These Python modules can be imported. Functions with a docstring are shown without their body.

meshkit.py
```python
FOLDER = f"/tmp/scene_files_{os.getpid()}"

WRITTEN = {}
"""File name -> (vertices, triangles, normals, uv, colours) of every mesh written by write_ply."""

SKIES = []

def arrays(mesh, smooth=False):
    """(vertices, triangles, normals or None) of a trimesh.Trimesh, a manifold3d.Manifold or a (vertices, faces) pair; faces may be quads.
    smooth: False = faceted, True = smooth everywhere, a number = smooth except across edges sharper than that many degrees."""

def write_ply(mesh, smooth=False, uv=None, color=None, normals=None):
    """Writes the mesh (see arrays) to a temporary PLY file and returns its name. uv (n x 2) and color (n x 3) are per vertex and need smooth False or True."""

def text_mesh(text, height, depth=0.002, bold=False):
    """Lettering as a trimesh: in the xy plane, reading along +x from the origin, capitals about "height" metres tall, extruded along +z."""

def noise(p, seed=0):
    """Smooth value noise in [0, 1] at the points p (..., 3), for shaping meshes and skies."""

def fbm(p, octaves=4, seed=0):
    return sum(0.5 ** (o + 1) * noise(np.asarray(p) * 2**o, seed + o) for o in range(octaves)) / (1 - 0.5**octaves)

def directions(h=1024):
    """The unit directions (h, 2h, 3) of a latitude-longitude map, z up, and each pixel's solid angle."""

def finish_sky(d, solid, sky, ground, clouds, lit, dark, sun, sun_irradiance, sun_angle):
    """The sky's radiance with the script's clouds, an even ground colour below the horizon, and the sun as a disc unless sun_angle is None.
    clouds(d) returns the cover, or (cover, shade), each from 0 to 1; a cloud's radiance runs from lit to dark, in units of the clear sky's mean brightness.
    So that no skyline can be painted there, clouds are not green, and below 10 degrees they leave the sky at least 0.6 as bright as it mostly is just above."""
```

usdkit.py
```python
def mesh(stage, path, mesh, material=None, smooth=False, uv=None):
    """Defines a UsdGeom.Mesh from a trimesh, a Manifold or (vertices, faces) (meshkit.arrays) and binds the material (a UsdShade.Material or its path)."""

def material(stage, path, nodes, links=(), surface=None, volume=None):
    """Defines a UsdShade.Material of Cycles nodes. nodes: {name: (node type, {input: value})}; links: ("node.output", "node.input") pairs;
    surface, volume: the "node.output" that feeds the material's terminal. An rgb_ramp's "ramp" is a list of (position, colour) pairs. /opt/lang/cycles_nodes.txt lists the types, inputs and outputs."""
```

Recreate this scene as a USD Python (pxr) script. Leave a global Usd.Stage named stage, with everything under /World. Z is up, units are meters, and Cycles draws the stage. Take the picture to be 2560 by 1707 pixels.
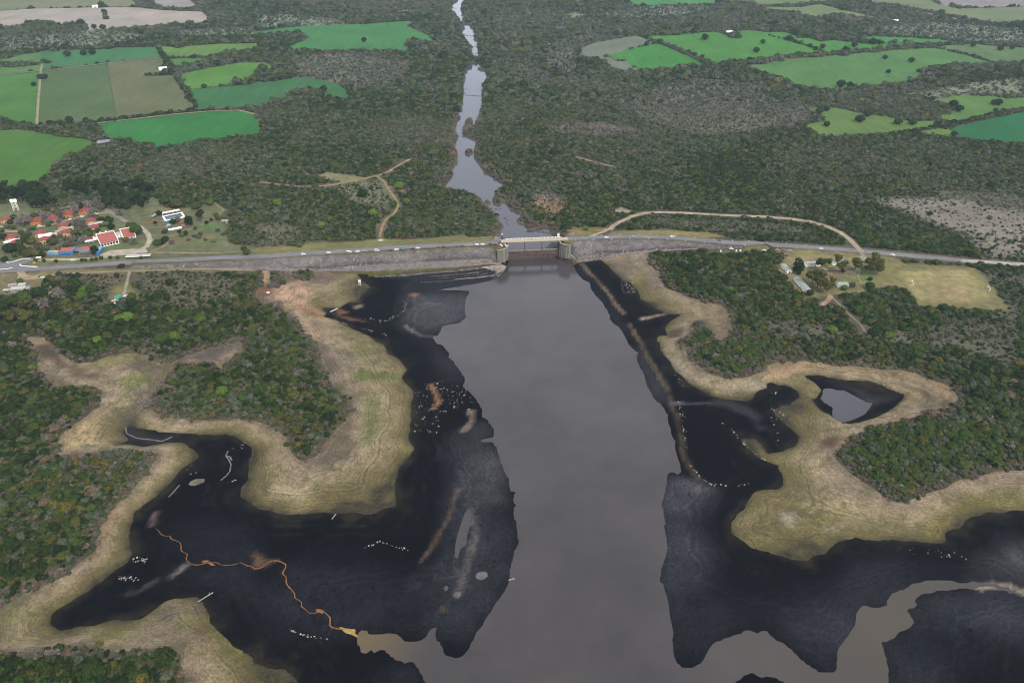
import math, random
import numpy as np
from pxr import Usd, UsdGeom, UsdLux, UsdShade, Gf, Sdf, Vt
import usdkit, meshkit, trimesh
from PIL import Image, ImageDraw
from scipy import ndimage
from scipy.interpolate import griddata, RegularGridInterpolator
from scipy.spatial import cKDTree, Delaunay
from shapely.geometry import Polygon, LineString, MultiPolygon, Point
from shapely.ops import unary_union

stage = Usd.Stage.CreateInMemory()
UsdGeom.SetStageUpAxis(stage, 'Z'); UsdGeom.SetStageMetersPerUnit(stage, 1.0)
UsdGeom.Xform.Define(stage, '/World'); UsdGeom.Scope.Define(stage, '/World/Looks')
random.seed(7); rng = np.random.default_rng(7)

# ---------------------------------------------------------------- camera, sky, sun, exposure
CAM_H, PITCH, FPX = 388.0, math.radians(32.0), 28.0 / 36.0 * 2560.0
cam = UsdGeom.Camera.Define(stage, '/World/camera')
cam.CreateHorizontalApertureAttr(36.0); cam.CreateVerticalApertureAttr(24.0); cam.CreateFocalLengthAttr(28.0)
cam.CreateClippingRangeAttr((1.0, 60000.0))
cam.AddTranslateOp().Set((0, 0, CAM_H)); cam.AddRotateXOp().Set(90.0 - math.degrees(PITCH))
cam.CreateExposureAttr(1.8)
SUN_EL, SUN_AZ = math.radians(46.0), math.radians(148.0)        # azimuth: atan2(x, y) of the direction towards the sun
usdkit.material(stage, '/World/Looks/sky', {
    'sky': ('sky_texture', {'sky_type': 'single_scattering', 'sun_disc': False, 'sun_elevation': SUN_EL, 'sun_rotation': SUN_AZ, 'air_density': 1.0, 'aerosol_density': 2.0}),
    'tc': ('texture_coordinate', {}),
    'n': ('noise_texture', {'scale': 3.0, 'detail': 6.0, 'roughness': 0.6}),
    'r': ('rgb_ramp', {'ramp': [(0.25, (2.8, 2.85, 3.0)), (0.5, (4.6, 4.65, 4.8)), (0.75, (6.4, 6.4, 6.5))]}),
    'm': ('mix', {'fac': 0.72}),
    'bg': ('background_shader', {'strength': 0.1})},
    [('tc.generated', 'n.vector'), ('n.fac', 'r.fac'), ('sky.color', 'm.color1'), ('r.color', 'm.color2'), ('m.color', 'bg.color')], surface='bg.background')
dome = UsdLux.DomeLight.Define(stage, '/World/sky')
UsdShade.MaterialBindingAPI.Apply(dome.GetPrim()).Bind(UsdShade.Material.Get(stage, '/World/Looks/sky'))
sun = UsdLux.DistantLight.Define(stage, '/World/sun')
sun.CreateIntensityAttr(0.4); sun.CreateAngleAttr(12.0); sun.CreateNormalizeAttr(True); sun.CreateColorAttr((1.0, 0.95, 0.88))
sun.AddRotateZOp().Set(-math.degrees(SUN_AZ)); sun.AddRotateXOp().Set(-(90 - math.degrees(SUN_EL)))

# ---------------------------------------------------------------- helpers
NAMES = {}
def path(name, parent='/World'):
    k = (parent, name); NAMES[k] = NAMES.get(k, -1) + 1
    return f'{parent}/{name}' + (f'_{NAMES[k]:03d}' if NAMES[k] else '')
def tag(p, label=None, cat=None, group=None, kind=None):
    p = p.GetPrim() if hasattr(p, 'GetPrim') else p
    for k, v in (('label', label), ('category', cat), ('group', group), ('kind', kind)):
        if v: p.SetCustomDataByKey(k, v)
    return p
ALB = 0.44                                      # the picture is exposed for the dark land: real reflectances are lower than its pixels
def lin(c):
    c = np.asarray(c, float) / 255.0
    return ALB * np.where(c <= 0.04045, c / 12.92, ((c + 0.055) / 1.055) ** 2.4)
def obj(name, m, mat, parent='/World', smooth=False):
    return usdkit.mesh(stage, path(name, str(parent if isinstance(parent, str) else parent.GetPath())), m, mat, smooth).GetPrim()
def thing(name, label, cat, loc=(0, 0, 0), rot=0.0, group=None, scale=None):
    x = UsdGeom.Xform.Define(stage, path(name)); x.AddTranslateOp().Set(tuple(map(float, loc))); x.AddRotateZOp().Set(math.degrees(rot))
    if scale is not None: x.AddScaleOp().Set(tuple(map(float, scale)))
    return tag(x, label, cat, group)
def dup(root, name, label, loc, rot, scale=None, group=None):
    d = root.GetCustomData()
    r = thing(name, label, d['category'], loc, rot, group or d.get('group'), scale)
    r.GetReferences().AddInternalReference(root.GetPath()); r.SetInstanceable(True)
    return r
def cdmesh(name, v, f, mat, cd=None, parent='/World', normals=None):
    m = UsdGeom.Mesh.Define(stage, path(name, parent))
    m.CreatePointsAttr(Vt.Vec3fArray.FromNumpy(v.astype(np.float32)))
    m.CreateFaceVertexCountsAttr(Vt.IntArray.FromNumpy(np.full(len(f), 3, np.int32)))
    m.CreateFaceVertexIndicesAttr(Vt.IntArray.FromNumpy(f.astype(np.int32).ravel()))
    m.CreateSubdivisionSchemeAttr('none')
    if normals is not None:
        m.CreateNormalsAttr(Vt.Vec3fArray.FromNumpy(normals.astype(np.float32))); m.SetNormalsInterpolation('vertex')
    for k, a in (cd or {}).items():
        if a.ndim == 2: UsdGeom.PrimvarsAPI(m).CreatePrimvar(k, Sdf.ValueTypeNames.Color3fArray, 'vertex').Set(Vt.Vec3fArray.FromNumpy(a.astype(np.float32)))
        else: UsdGeom.PrimvarsAPI(m).CreatePrimvar(k, Sdf.ValueTypeNames.FloatArray, 'vertex').Set(Vt.FloatArray.FromNumpy(a.astype(np.float32)))
    UsdShade.MaterialBindingAPI.Apply(m.GetPrim()).Bind(mat)
    return m.GetPrim()
def plain(name, rgb, rough=0.7, var=0.25, scale=0.6, metal=0.0, spec=0.3):
    c = lin(rgb)
    return usdkit.material(stage, f'/World/Looks/{name}', {
        'g': ('geometry', {}), 'n': ('noise_texture', {'scale': scale, 'detail': 5.0, 'roughness': 0.65}),
        'r': ('rgb_ramp', {'ramp': [(0.3, tuple(c * (1 - var))), (0.7, tuple(c * (1 + var)))]}),
        'p': ('principled_bsdf', {'roughness': rough, 'metallic': metal, 'specular_ior_level': spec})},
        [('g.position', 'n.vector'), ('n.fac', 'r.fac'), ('r.color', 'p.base_color')], surface='p.BSDF')
def box(sx, sy, sz, c=(0, 0, 0), rz=0.0):
    m = trimesh.creation.box((sx, sy, sz))
    if rz: m.apply_transform(trimesh.transformations.rotation_matrix(rz, (0, 0, 1)))
    m.apply_translation(c); return m
def cat(*ms):
    return trimesh.util.concatenate([m for q in ms for m in (q if isinstance(q, (list, tuple)) else [q])])
def cyl(r, p0, p1, n=8):
    return trimesh.creation.cylinder(r, segment=(p0, p1), sections=n)

# ---------------------------------------------------------------- from traced points of the photograph to places on the land
ROW = (0, 430, 860, 1277)
def P(s):
    """'11: x,y x,y; 12: x,y' -> photograph pixels; the two digits are the tile (column, row) a point was read from; 'F:' are whole-picture readings."""
    out = []
    for part in s.split(';'):
        t, pts = part.split(':'); t = t.strip()
        for q in pts.split():
            x, y = map(float, q.split(','))
            if t == 'S': out.append((x, y))
            elif t[0] == 'Z': ox, oy = map(float, t[1:].split('/')); out.append((ox + x / 9.046, oy + y / 9.046))
            else: out.append((640 * int(t[0]) + x / 3.647, ROW[int(t[1])] + y / 3.647))
    return np.array(out)
SP, CP = math.sin(PITCH), math.cos(PITCH)
def unproj(px, z=0.0):
    px = np.atleast_2d(px).astype(float); u = (px[:, 0] - 1280) / FPX; v = (px[:, 1] - 853.5) / FPX
    z = np.broadcast_to(np.asarray(z, float), u.shape)
    t = (CAM_H - z) / np.maximum(SP + v * CP, 0.03)
    return np.stack([u * t, (CP - v * SP) * t, z], 1)
def proj(p):
    p = np.atleast_2d(p); x, y, z = p[:, 0], p[:, 1], p[:, 2] - CAM_H
    fw = y * CP - z * SP; up = y * SP + z * CP
    return np.stack([1280 + FPX * x / fw, 853.5 - FPX * up / fw], 1), fw
def W(s, z=0.0): return unproj(P(s), z)[:, :2]
# ---------------------------------------------------------------- traced outlines
WATER_L = ('11: 2300,800 2285,860 2275,900 2235,950 2130,1000 1950,1030 1750,1050 1650,1070 1640,1076 1830,1075 1940,1085 1950,1100 1925,1150 1910,1250 1920,1320 1860,1380 1780,1390 1700,1410 1690,1450 1660,1500 1610,1495 1640,1540 1660,1568;'
 '12: 1690,0 1740,40 1765,90 1755,120 1810,160 1815,190 1855,230 1915,310 1915,350 1890,385 1950,430 2000,480 2040,540 2065,600 2070,660 2120,690 2140,730 2175,780 2170,850 2060,870 2060,885 2160,890 2200,930 2215,990 2225,1050 2260,1130 2285,1190 2320,1230 2320,1280 2334,1330;'
 '22: 40,1350 20,1420 40,1470 20,1530; 23: 20,0 30,50 45,130 65,210 70,300 35,350 20,440 0,470;'
 '13: 2334,560 2320,620 2300,700 2270,760 2210,830 2150,930 2100,1010 2080,1040 2010,1120 2000,1180 1960,1260 1930,1300 1850,1350 1770,1345 1720,1310 1680,1260 1675,1220 1630,1170 1620,1120 1640,1080 1610,1060 1590,1110 1560,1150 1500,1185 1370,1205 1335,1190 1330,1160 1260,1120 1180,1120 1130,1135 1030,1130 1000,1090 950,1095 935,1150 910,1160 920,1190 950,1240 970,1295 1010,1290 1050,1260 1085,1265 1095,1280 1120,1250 1170,1260 1220,1310 1290,1350 1370,1380 1400,1365 1450,1370 1470,1410 1500,1450 1530,1510 1560,1568 1590,1640; S: 1150,3000')
WATER_R = ('21: 430,790 520,815 555,840 570,870 600,930 640,980 700,1010 715,1060 750,1120 820,1190 860,1260 890,1310 880,1335 910,1380 970,1410 1010,1470 1050,1540 1060,1568;'
 '22: 1068,10 1140,80 1135,130 1160,210 1200,290 1230,380 1260,450 1310,520 1355,550 1380,600 1410,640 1415,720 1440,760 1445,830 1475,880 1480,960 1500,1050 1530,1090 1530,1190 1480,1165 1440,1160 1415,1180 1400,1280 1380,1370 1370,1420 1350,1470 1375,1530;'
 '23: 1370,10 1385,80 1395,180 1405,260 1400,370 1375,460 1345,530 1338,620 1370,710 1405,780 1420,870 1430,960 1445,1100 1450,1200 1465,1310 1490,1380 1520,1430 1590,1445 1680,1430 1730,1380 1790,1310 1805,1250 1860,1200 1940,1180 2040,1140 2090,1130 2130,1095 2170,1095 2230,1120 2300,1100 2334,1115;'
 '33: 0,1120 50,1180 150,1210 240,1290 310,1385 390,1430 470,1475 570,1480 625,1470 655,1400 640,1330 640,1270 690,1215 740,1150 760,1090 815,1035 805,980 820,920 860,870 910,860 940,895 1020,895 1080,860 1110,800 1150,740 1250,720 1310,675 1430,635 1560,625 1670,640 1780,660 1870,640 1960,660 2090,672 2200,700 2334,762 2400,800 2400,812 2334,777 2200,730 2080,698 1930,690 1850,705 1760,700 1650,715 1530,715 1490,740 1390,760 1310,820 1350,840 1330,880 1240,890 1290,950 1320,1000 1290,1060 1180,1110 1140,1160 1080,1190 1010,1170 1035,1230 1060,1320 1090,1420 1090,1500 1080,1568 1070,1640; S: 2230,3000')
ISLES = ['23: 2030,1568 2110,1500 2190,1470 2250,1490 2280,1540 2320,1490; 33: 0,1495 90,1520 170,1568 210,1640; 23: 2000,1640']
MUD = ('11: 2210,840 2100,868 1700,890 1100,950 1000,950 900,915 880,920 960,985 1060,1050 1000,1080 930,1170 840,1200 780,1230 740,1240 600,1242 640,1290 620,1320 740,1350 880,1440 1000,1480 1100,1540 1150,1568;'
 '12: 1160,0 1200,80 1290,130 1340,180 1385,240 1330,310 1420,400 1440,470 1420,600 1430,680 1410,790 1380,850 1430,930 1450,960 1420,1010 1340,1090 1310,1150 1280,1250 1270,1350 1280,1430 1290,1480 1170,1500 1100,1540 900,1550 600,1545 300,1555 0,1490;'
 '02: 2334,1480 2250,1430 2190,1380 2210,1300 2250,1250 2270,1150 2250,1130 2290,1020 2280,940 2200,900 2150,850 2050,825 1900,835 1700,825 1500,810 1350,790 1250,770 1200,745 1130,790 1130,840 1180,880 1060,905 1080,920 1180,915 1300,945 1430,920 1550,900 1640,900 1720,930 1770,970 1800,1030 1740,1090 1640,1160 1560,1250 1450,1370 1350,1450 1250,1540;'
 '03: 1240,10 1190,170 1180,220 1210,350 1220,400 1160,470 1050,540 1000,600 890,670 780,760 650,830 560,900 470,960 480,1040 560,1085 650,1080 860,1040 1000,1010 1200,1000 1290,980 1360,930 1430,870 1500,820 1590,795 1740,785 1820,795 1860,830 1890,920 1930,1000 2000,1080 2050,1150 2130,1210 2250,1290 2334,1350;'
 '13: 0,1360 100,1410 170,1440 260,1435 300,1480 350,1560 400,1660; S: 880,3000 2640,3000; 33: 2500,600 2500,0 2334,10 2150,10 2000,20 1880,50 1800,100 1760,160 1680,180 1620,200 1640,260 1600,290 1500,290 1350,280 1200,265 1050,255 1010,280 920,270 800,250 680,260 610,310 540,380 430,410 330,450 200,440 100,400 0,380;'
 '23: 2334,370 2240,360 2160,330 2090,280 2020,200 1985,130 2000,90 2060,30;'
 '22: 2060,1560 2110,1500 2150,1420 2220,1350 2334,1320; 32: 0,1320 60,1330 130,1290 140,1200 80,1110 0,1085;'
 '22: 2334,1095 2260,1050 2200,1000 2120,920 2060,860 2040,810 2080,850 2140,860 2230,870 2290,930 2334,980; 32: 0,1000 100,990 240,930 280,850 210,790 100,690 40,600 120,570 210,560 280,480 250,420 150,380 60,370 0,370;'
 '22: 2334,400 2230,440 2190,500 2120,525 2000,510 1830,480 1730,430 1620,370 1520,290 1440,180 1380,90 1330,0;'
 '21: 1340,1568 1310,1540 1330,1490 1420,1490 1400,1430 1420,1380 1530,1300 1400,1290 1300,1250 1230,1190 1160,1150 1140,1090 1070,1000 1000,990 980,950 910,910 860,850 800,820 680,822 600,832 560,832 430,780 430,720; 11: 2300,720')
POND_MUD = '32: 310,298 400,302 600,320 720,345 950,380 1100,430 1230,490 1230,520 1100,620 960,690 850,730 740,748 690,745 640,720 570,655 500,630 440,560 400,510 450,495 495,450 490,420 430,360'
POND = '32: 475,490 500,440 500,410 560,412 640,430 690,430 780,480 900,545 945,540 900,590 860,630 790,665 700,705 650,715 610,700 575,655 610,610 600,575 560,545 500,515'
TREE = ('03: -120,920 0,880 100,820 200,760 330,700 430,660 560,610 640,560 690,480 800,420 880,340 890,260 910,170 950,80 1020,0; 02: 1000,1568 1050,1500 1100,1430 1180,1350 1270,1250 1370,1150 1410,1060 1400,1000 1340,970 1200,970 1080,955 1000,970 900,1010 780,1020 620,1035 545,1020 530,920 560,830 640,760 760,680 840,620 890,560 930,470 920,420 850,385 650,385 480,390 430,300 330,230 360,130 340,50 240,0;'
 '01: 250,1500 400,1500; 02: 470,0 480,20 540,80 620,140 700,160 850,165 950,120 1100,85 1280,80 1340,110 1430,170 1550,185 1640,130 1900,40 2050,20 2190,-20 2220,60 2150,90 2100,130 2060,200 2020,230 1950,170 1850,150 1750,190 1640,180 1580,210 1540,270 1500,320 1450,400 1400,470 1370,530 1380,600 1450,640 1600,680 1800,690 2000,690 2200,680 2334,710;'
 '12: 0,700 100,730 180,770 250,830 290,880 285,930 320,1000 380,1050 440,1075 530,1040 600,990 620,930 700,830 790,740 850,660 880,600 840,500 760,430 680,350 620,200 600,130 580,60 540,0;'
 '11: 550,1568 480,1500 430,1450 420,1390 370,1330 300,1290 240,1250 180,1230 100,1200 20,1160 0,1140; 01: 2325,1100; 11: 10,1050 60,1040 55,900 130,898 130,1050 200,1070 270,1000 250,890 330,895 320,960 420,990 540,970 520,900 600,895 900,890 1300,850 2170,780 2280,720; 21: 440,700 550,745 900,738 1200,728 1240,742 1250,810 1300,870 1340,920 1360,990 1410,1050 1500,1090 1570,1130 1650,1150 1750,1180 1850,1190 1930,1220 1980,1290 2010,1370 1990,1440 1940,1530 1870,1530 1810,1450 1730,1370 1640,1390 1660,1450 1600,1500 1510,1568;'
 '22: 1530,0 1580,70 1610,140 1700,200 1780,260 1900,300 2050,305 2150,290 2250,260 2334,240; 32: 0,190 60,180 200,160 330,150 500,165 600,200 800,200 900,210 1040,240 1200,240 1350,270 1450,320 1560,350 1650,390 1730,470 1740,500 1680,550 1640,590 1500,650 1350,670 1200,710 1050,740 900,790 780,830 700,910 630,970 600,1030 640,1080 700,1130 800,1220 920,1300 1050,1390 1150,1440 1220,1430 1350,1400 1500,1350 1640,1300 1750,1240 1900,1220 2050,1170 2200,1150 2334,1160 2500,1150;'
 'S: 2700,3000 840,3000; 03: 1750,1700 1720,1568 1680,1480 1650,1400 1650,1300 1540,1270 1400,1250 1260,1250 1160,1280 1060,1300 950,1280 840,1230 720,1220 560,1260 400,1270 200,1290 0,1310 -120,1330')
RIVER = ('10: 1900,-60 1830,10 1790,45 1775,90 1830,150 1880,210 1910,250 1870,285 1900,340 1920,390 1955,410 1950,450 1990,520 2000,550 1970,600 1890,640 1910,720 1890,800 1900,870 1880,950 1850,1050 1840,1130 1820,1190 1850,1250 1810,1330 1840,1400 1840,1480 1800,1530 1790,1568;'
 '11: 1800,10 1790,50 1740,110 1720,160 1830,175 1950,200 2040,230 2080,290 2140,340 2180,380 2220,430 2220,470 2260,490 2220,560 2190,610 2220,640 2300,718; 21: 100,718 425,700 432,650 430,600 360,590 345,560 340,505 260,510 200,535 140,530 110,480 40,465 40,440 70,420 80,370 0,345;'
 '11: 2334,345 2290,310 2250,260 2230,310 2160,300 2155,250 2190,170 2250,150 2250,120 2160,50 2080,0; 10: 2080,1568 2030,1510 1990,1450 1985,1390 2000,1290 1980,1200 1980,1130 2010,1070 2040,1000 2050,920 2050,850 2070,810 2090,740 2100,680 2080,640 2030,600 2040,560 2030,510 2020,460 2010,420 2015,380 1980,330 2005,300 1980,260 1920,210 1880,170 1890,140 1860,80 1880,40 1930,0 2000,-60')
RIVER_ISLES = ['10: 1900,1230 1900,1180 1930,1100 1945,1085 1965,1130 1975,1200 2000,1240 1990,1265 1940,1250', '10: 1908,1392 1925,1375 1945,1370 1972,1388 1950,1406 1925,1406', '11: 2085,280 2105,270 2122,278 2105,288', '10: 1995,545 2010,535 2028,548 2020,566 2000,562']
# crop fields: outline, colour, what it looks like
FIELDS = [
 ('00: -60,1195 150,1185 260,1195 330,1215 560,1235 690,1260 750,1270 830,1290 870,1325 800,1350 640,1410 480,1480; 01: 440,20 400,90 250,130 100,150 -60,190', (84,140,52)),
 ('00: 870,1135 1140,1100 1300,1085 1600,1050 1900,1025 2180,1015 2300,1040; 10: 0,1080 30,1140 40,1210 0,1235; 00: 2200,1235 2000,1265 1800,1280 1650,1310 1440,1350 1380,1320 1280,1300 1100,1260 980,1260 940,1200 930,1150', (52,142,66)),
 ('00: -60,697 365,657 350,900 335,1130 250,1125 100,1100 -60,1070', (82,146,58)),
 ('00: 382,655 972,586 1060,1074 900,1105 700,1115 345,1138 362,900', (92,126,76)),
 ('00: 980,582 1480,532 1510,590 1420,620 1500,660 1320,680 1300,700 1600,690 1680,830 1780,1000 1400,1040 1066,1074', (116,130,92)),
 ('00: 390,470 700,460 1000,450 1100,440 1420,430 1475,518 980,572 380,636 375,590', (70,142,88)),
 ('00: -60,570 120,520 200,500 385,478 378,578 200,580 -60,575', (100,150,84)), ('00: -60,605 120,620 365,595 365,645 -60,685', (100,154,80)),
 ('00: 1440,425 1560,430 1620,445 1700,425 2000,405 2334,398; 10: 40,410 60,440 0,440; 00: 2200,470 1900,515 1600,530 1520,510', (106,156,76)),
 ('00: 1540,540 1900,535 1750,590 1600,615', (90,152,74)),
 ('00: 1620,690 1800,645 2000,605 2200,575 2334,570; 10: 60,575 120,600 160,628 40,640 0,670; 00: 2300,700 2100,775 1720,818', (96,160,60)),
 ('00: 1722,822 2100,785 2334,765; 10: 0,760 200,740 350,715 470,710 600,735 770,775 820,830 860,900 850,912 770,910 700,895 620,885 630,830 570,812 420,810 320,830 280,850 330,900 200,910 100,940 0,970; 00: 2000,995 1820,1000', (62,130,76)),
 ('10: -20,300 200,265 450,240 700,230 1000,225 1200,205 1430,195 1435,210 1365,235 1450,270 1540,310 1630,385 1560,385 1450,360 1380,370 1350,410 1380,440 1455,470 1370,475 1100,462 700,465 400,467 250,450 350,410 500,345 460,325 300,300 150,305 -20,328', (70,150,80)),
 ('00: -60,108 300,82 840,72 1260,72 1500,97 1840,110 1955,215 1500,235 1000,270 810,280 800,230 700,215 560,230 450,205 340,195 230,205 200,240 -60,265', (182,172,160)),
 ('00: 1400,-20 1710,-20 1805,70 1600,82 1420,65', (166,160,156)),
 ('00: -60,-20 1140,-20 1250,30 1250,64 840,66 300,78 -60,103', (134,148,118)),
 ('20: 1000,-20 1910,-20 1915,43 1430,45 1300,55 1130,55', (78,160,88)), ('20: 1925,-20 2334,-20; 30: 560,-20 600,12 300,36 0,55; 20: 2280,50 2150,20 2000,15', (112,152,98)),
 ('20: 1210,335 1400,325 1640,310 1760,295 1880,300 1960,335 2040,355 2095,350 2070,310 2060,285 2200,280 2334,300; 30: 0,295 140,295 270,335 250,350 370,350 480,385 600,370 800,395 1000,405 1200,400 1350,412 940,458 500,496 200,512 0,540; 20: 2334,540 2120,548 1950,553 1940,578 1850,583 1740,548 1600,483 1400,398 1300,373', (80,156,64)),
 ('30: 790,345 1000,335 1200,345 1500,360 1740,385 1650,408 1360,408 1200,396 1020,390 900,370', (76,156,76)),
 ('20: 880,510 1020,465 1290,405 1330,402 1500,472 1640,532 1780,592 1600,615 1200,650 1070,590 1060,560 940,550', (66,156,60)),
 ('20: 640,450 740,400 960,360 1120,330 1200,345 1290,400 1020,463 990,485 860,510 940,555 1058,562 1076,600 1185,650 1050,660 900,610 780,540 640,520', (122,132,112)),
 ('20: 2140,605 2334,582; 30: 0,574 250,539 500,519 940,479 1400,444 1515,440 1800,503 2060,582 1700,590 1500,610 1340,640 1400,680 1350,740 1100,760 900,790 650,815 480,815 270,790 200,760 100,720 0,660; 20: 2334,690 2250,650', (92,150,80)),
 ('30: 1535,432 1700,412 1900,405 2140,430 2334,440 2450,445 2450,570 2334,570 2085,577 1800,498', (104,142,92)),
 ('30: 330,1140 520,1110 500,1070 440,1030 390,990 560,985 700,1000 860,1045 1080,1060 1200,1095 1330,1110 1500,1105 1530,1130 1480,1163 1300,1200 1100,1215 800,1225 600,1245 470,1250 400,1190', (108,148,76)),
 ('30: 1490,920 1700,880 1850,865 2000,870 2160,890 2450,895 2450,970 2200,1008 2050,1043 1700,1106 1560,1088 1520,1080 1700,1000 1740,970 1640,940', (102,150,76)),
 ('30: 1660,1178 2000,1093 2334,1023 2450,1000 2450,1320 2334,1310 2100,1290 1900,1280 1780,1255 1730,1220', (36,126,72)),
 ('30: 1370,1212 1550,1174 1650,1185 1740,1250 1600,1250 1500,1235', (106,156,66)),
 ('30: 780,-20 1450,-20 1550,40 1750,80 2450,57 2450,210 2050,215 1830,182 1600,128 1100,42', (126,150,112)), ('30: 1470,-20 2450,-20 2450,52 1900,73 1620,58', (156,150,150)),
 ('30: -10,67 300,67 480,40 650,85 850,130 1060,180 900,165 640,135 500,155 380,160 240,110 -10,95', (122,152,102)),
]
PONDS = ['30: 1465,655 1530,662 1590,650 1612,665 1600,687 1540,676', '00: 880,1312 890,1285 960,1275 1030,1282 1000,1300 905,1316', '30: 650,352 700,352 735,358 690,362']
GRASS = [  # open ground without trees: outline, colour
 ('01: -40,300 60,290 270,270 300,350 450,330 560,330 760,290 950,340 1040,350 1330,280 1380,230 1460,250 1480,330 1700,330 1950,290 2050,340 2040,400 1950,430 2080,460 2070,590 2090,650 2334,690; 11: 0,690 0,765; 01: 1600,790 800,840 340,870 -40,920', (104,108,74)),
 ('11: 0,690 180,680 330,680 440,660 600,640 800,640 1000,630 1130,610 1300,615 1600,610 1700,590 1900,570 1980,590 2150,580 2190,630 1600,668 800,718 0,770', (122,120,68)),
 ('21: 550,510 620,500 860,510 840,550 740,580 500,580 540,545', (128,116,66)),
 ('21: 950,540 1050,530 1200,530 1500,530 1640,550 1780,545 1930,585 1940,605 1750,605 1400,575 1000,572 880,575', (130,120,72)),
 ('21: 1240,715 1500,700 1800,698 2334,690; 31: 0,690 400,700 800,735 840,760 900,745 1180,790 1250,830 1880,870 1900,885 2050,1060 2215,1270 1900,1260 1500,1240 1360,1210 1290,1130 1200,1040 1150,1040 990,1055 890,1060 870,1100 600,1115 330,1165 400,1120 260,1080 180,1000 90,900 100,840 180,790 160,745 0,735; 21: 2334,738 1800,722 1750,702 1450,722', (122,116,74)),
 ('31: 1190,905 1500,890 1800,900 1890,980 1990,1090 2010,1170 1800,1200 1390,1165 1290,1040', (146,136,92)),
 ('01: -40,915 150,910 230,905 600,895 1190,885 2334,880; 11: 0,885 0,900; 01: 2334,900 1190,920 430,945 420,975 340,1080 260,1110 -40,1130', (120,112,76)),
 ('21: 900,350 1000,325 1080,350 1060,390 1000,400', (150,142,122)),
 ('01: 1050,1060 1160,1000 1250,1110 1280,1150 1230,1190 1050,1180 1000,1150', (120,118,70)),
 ('11: 640,0 900,30 1000,60 830,95 640,70 560,40', (128,124,88)),
]
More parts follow.
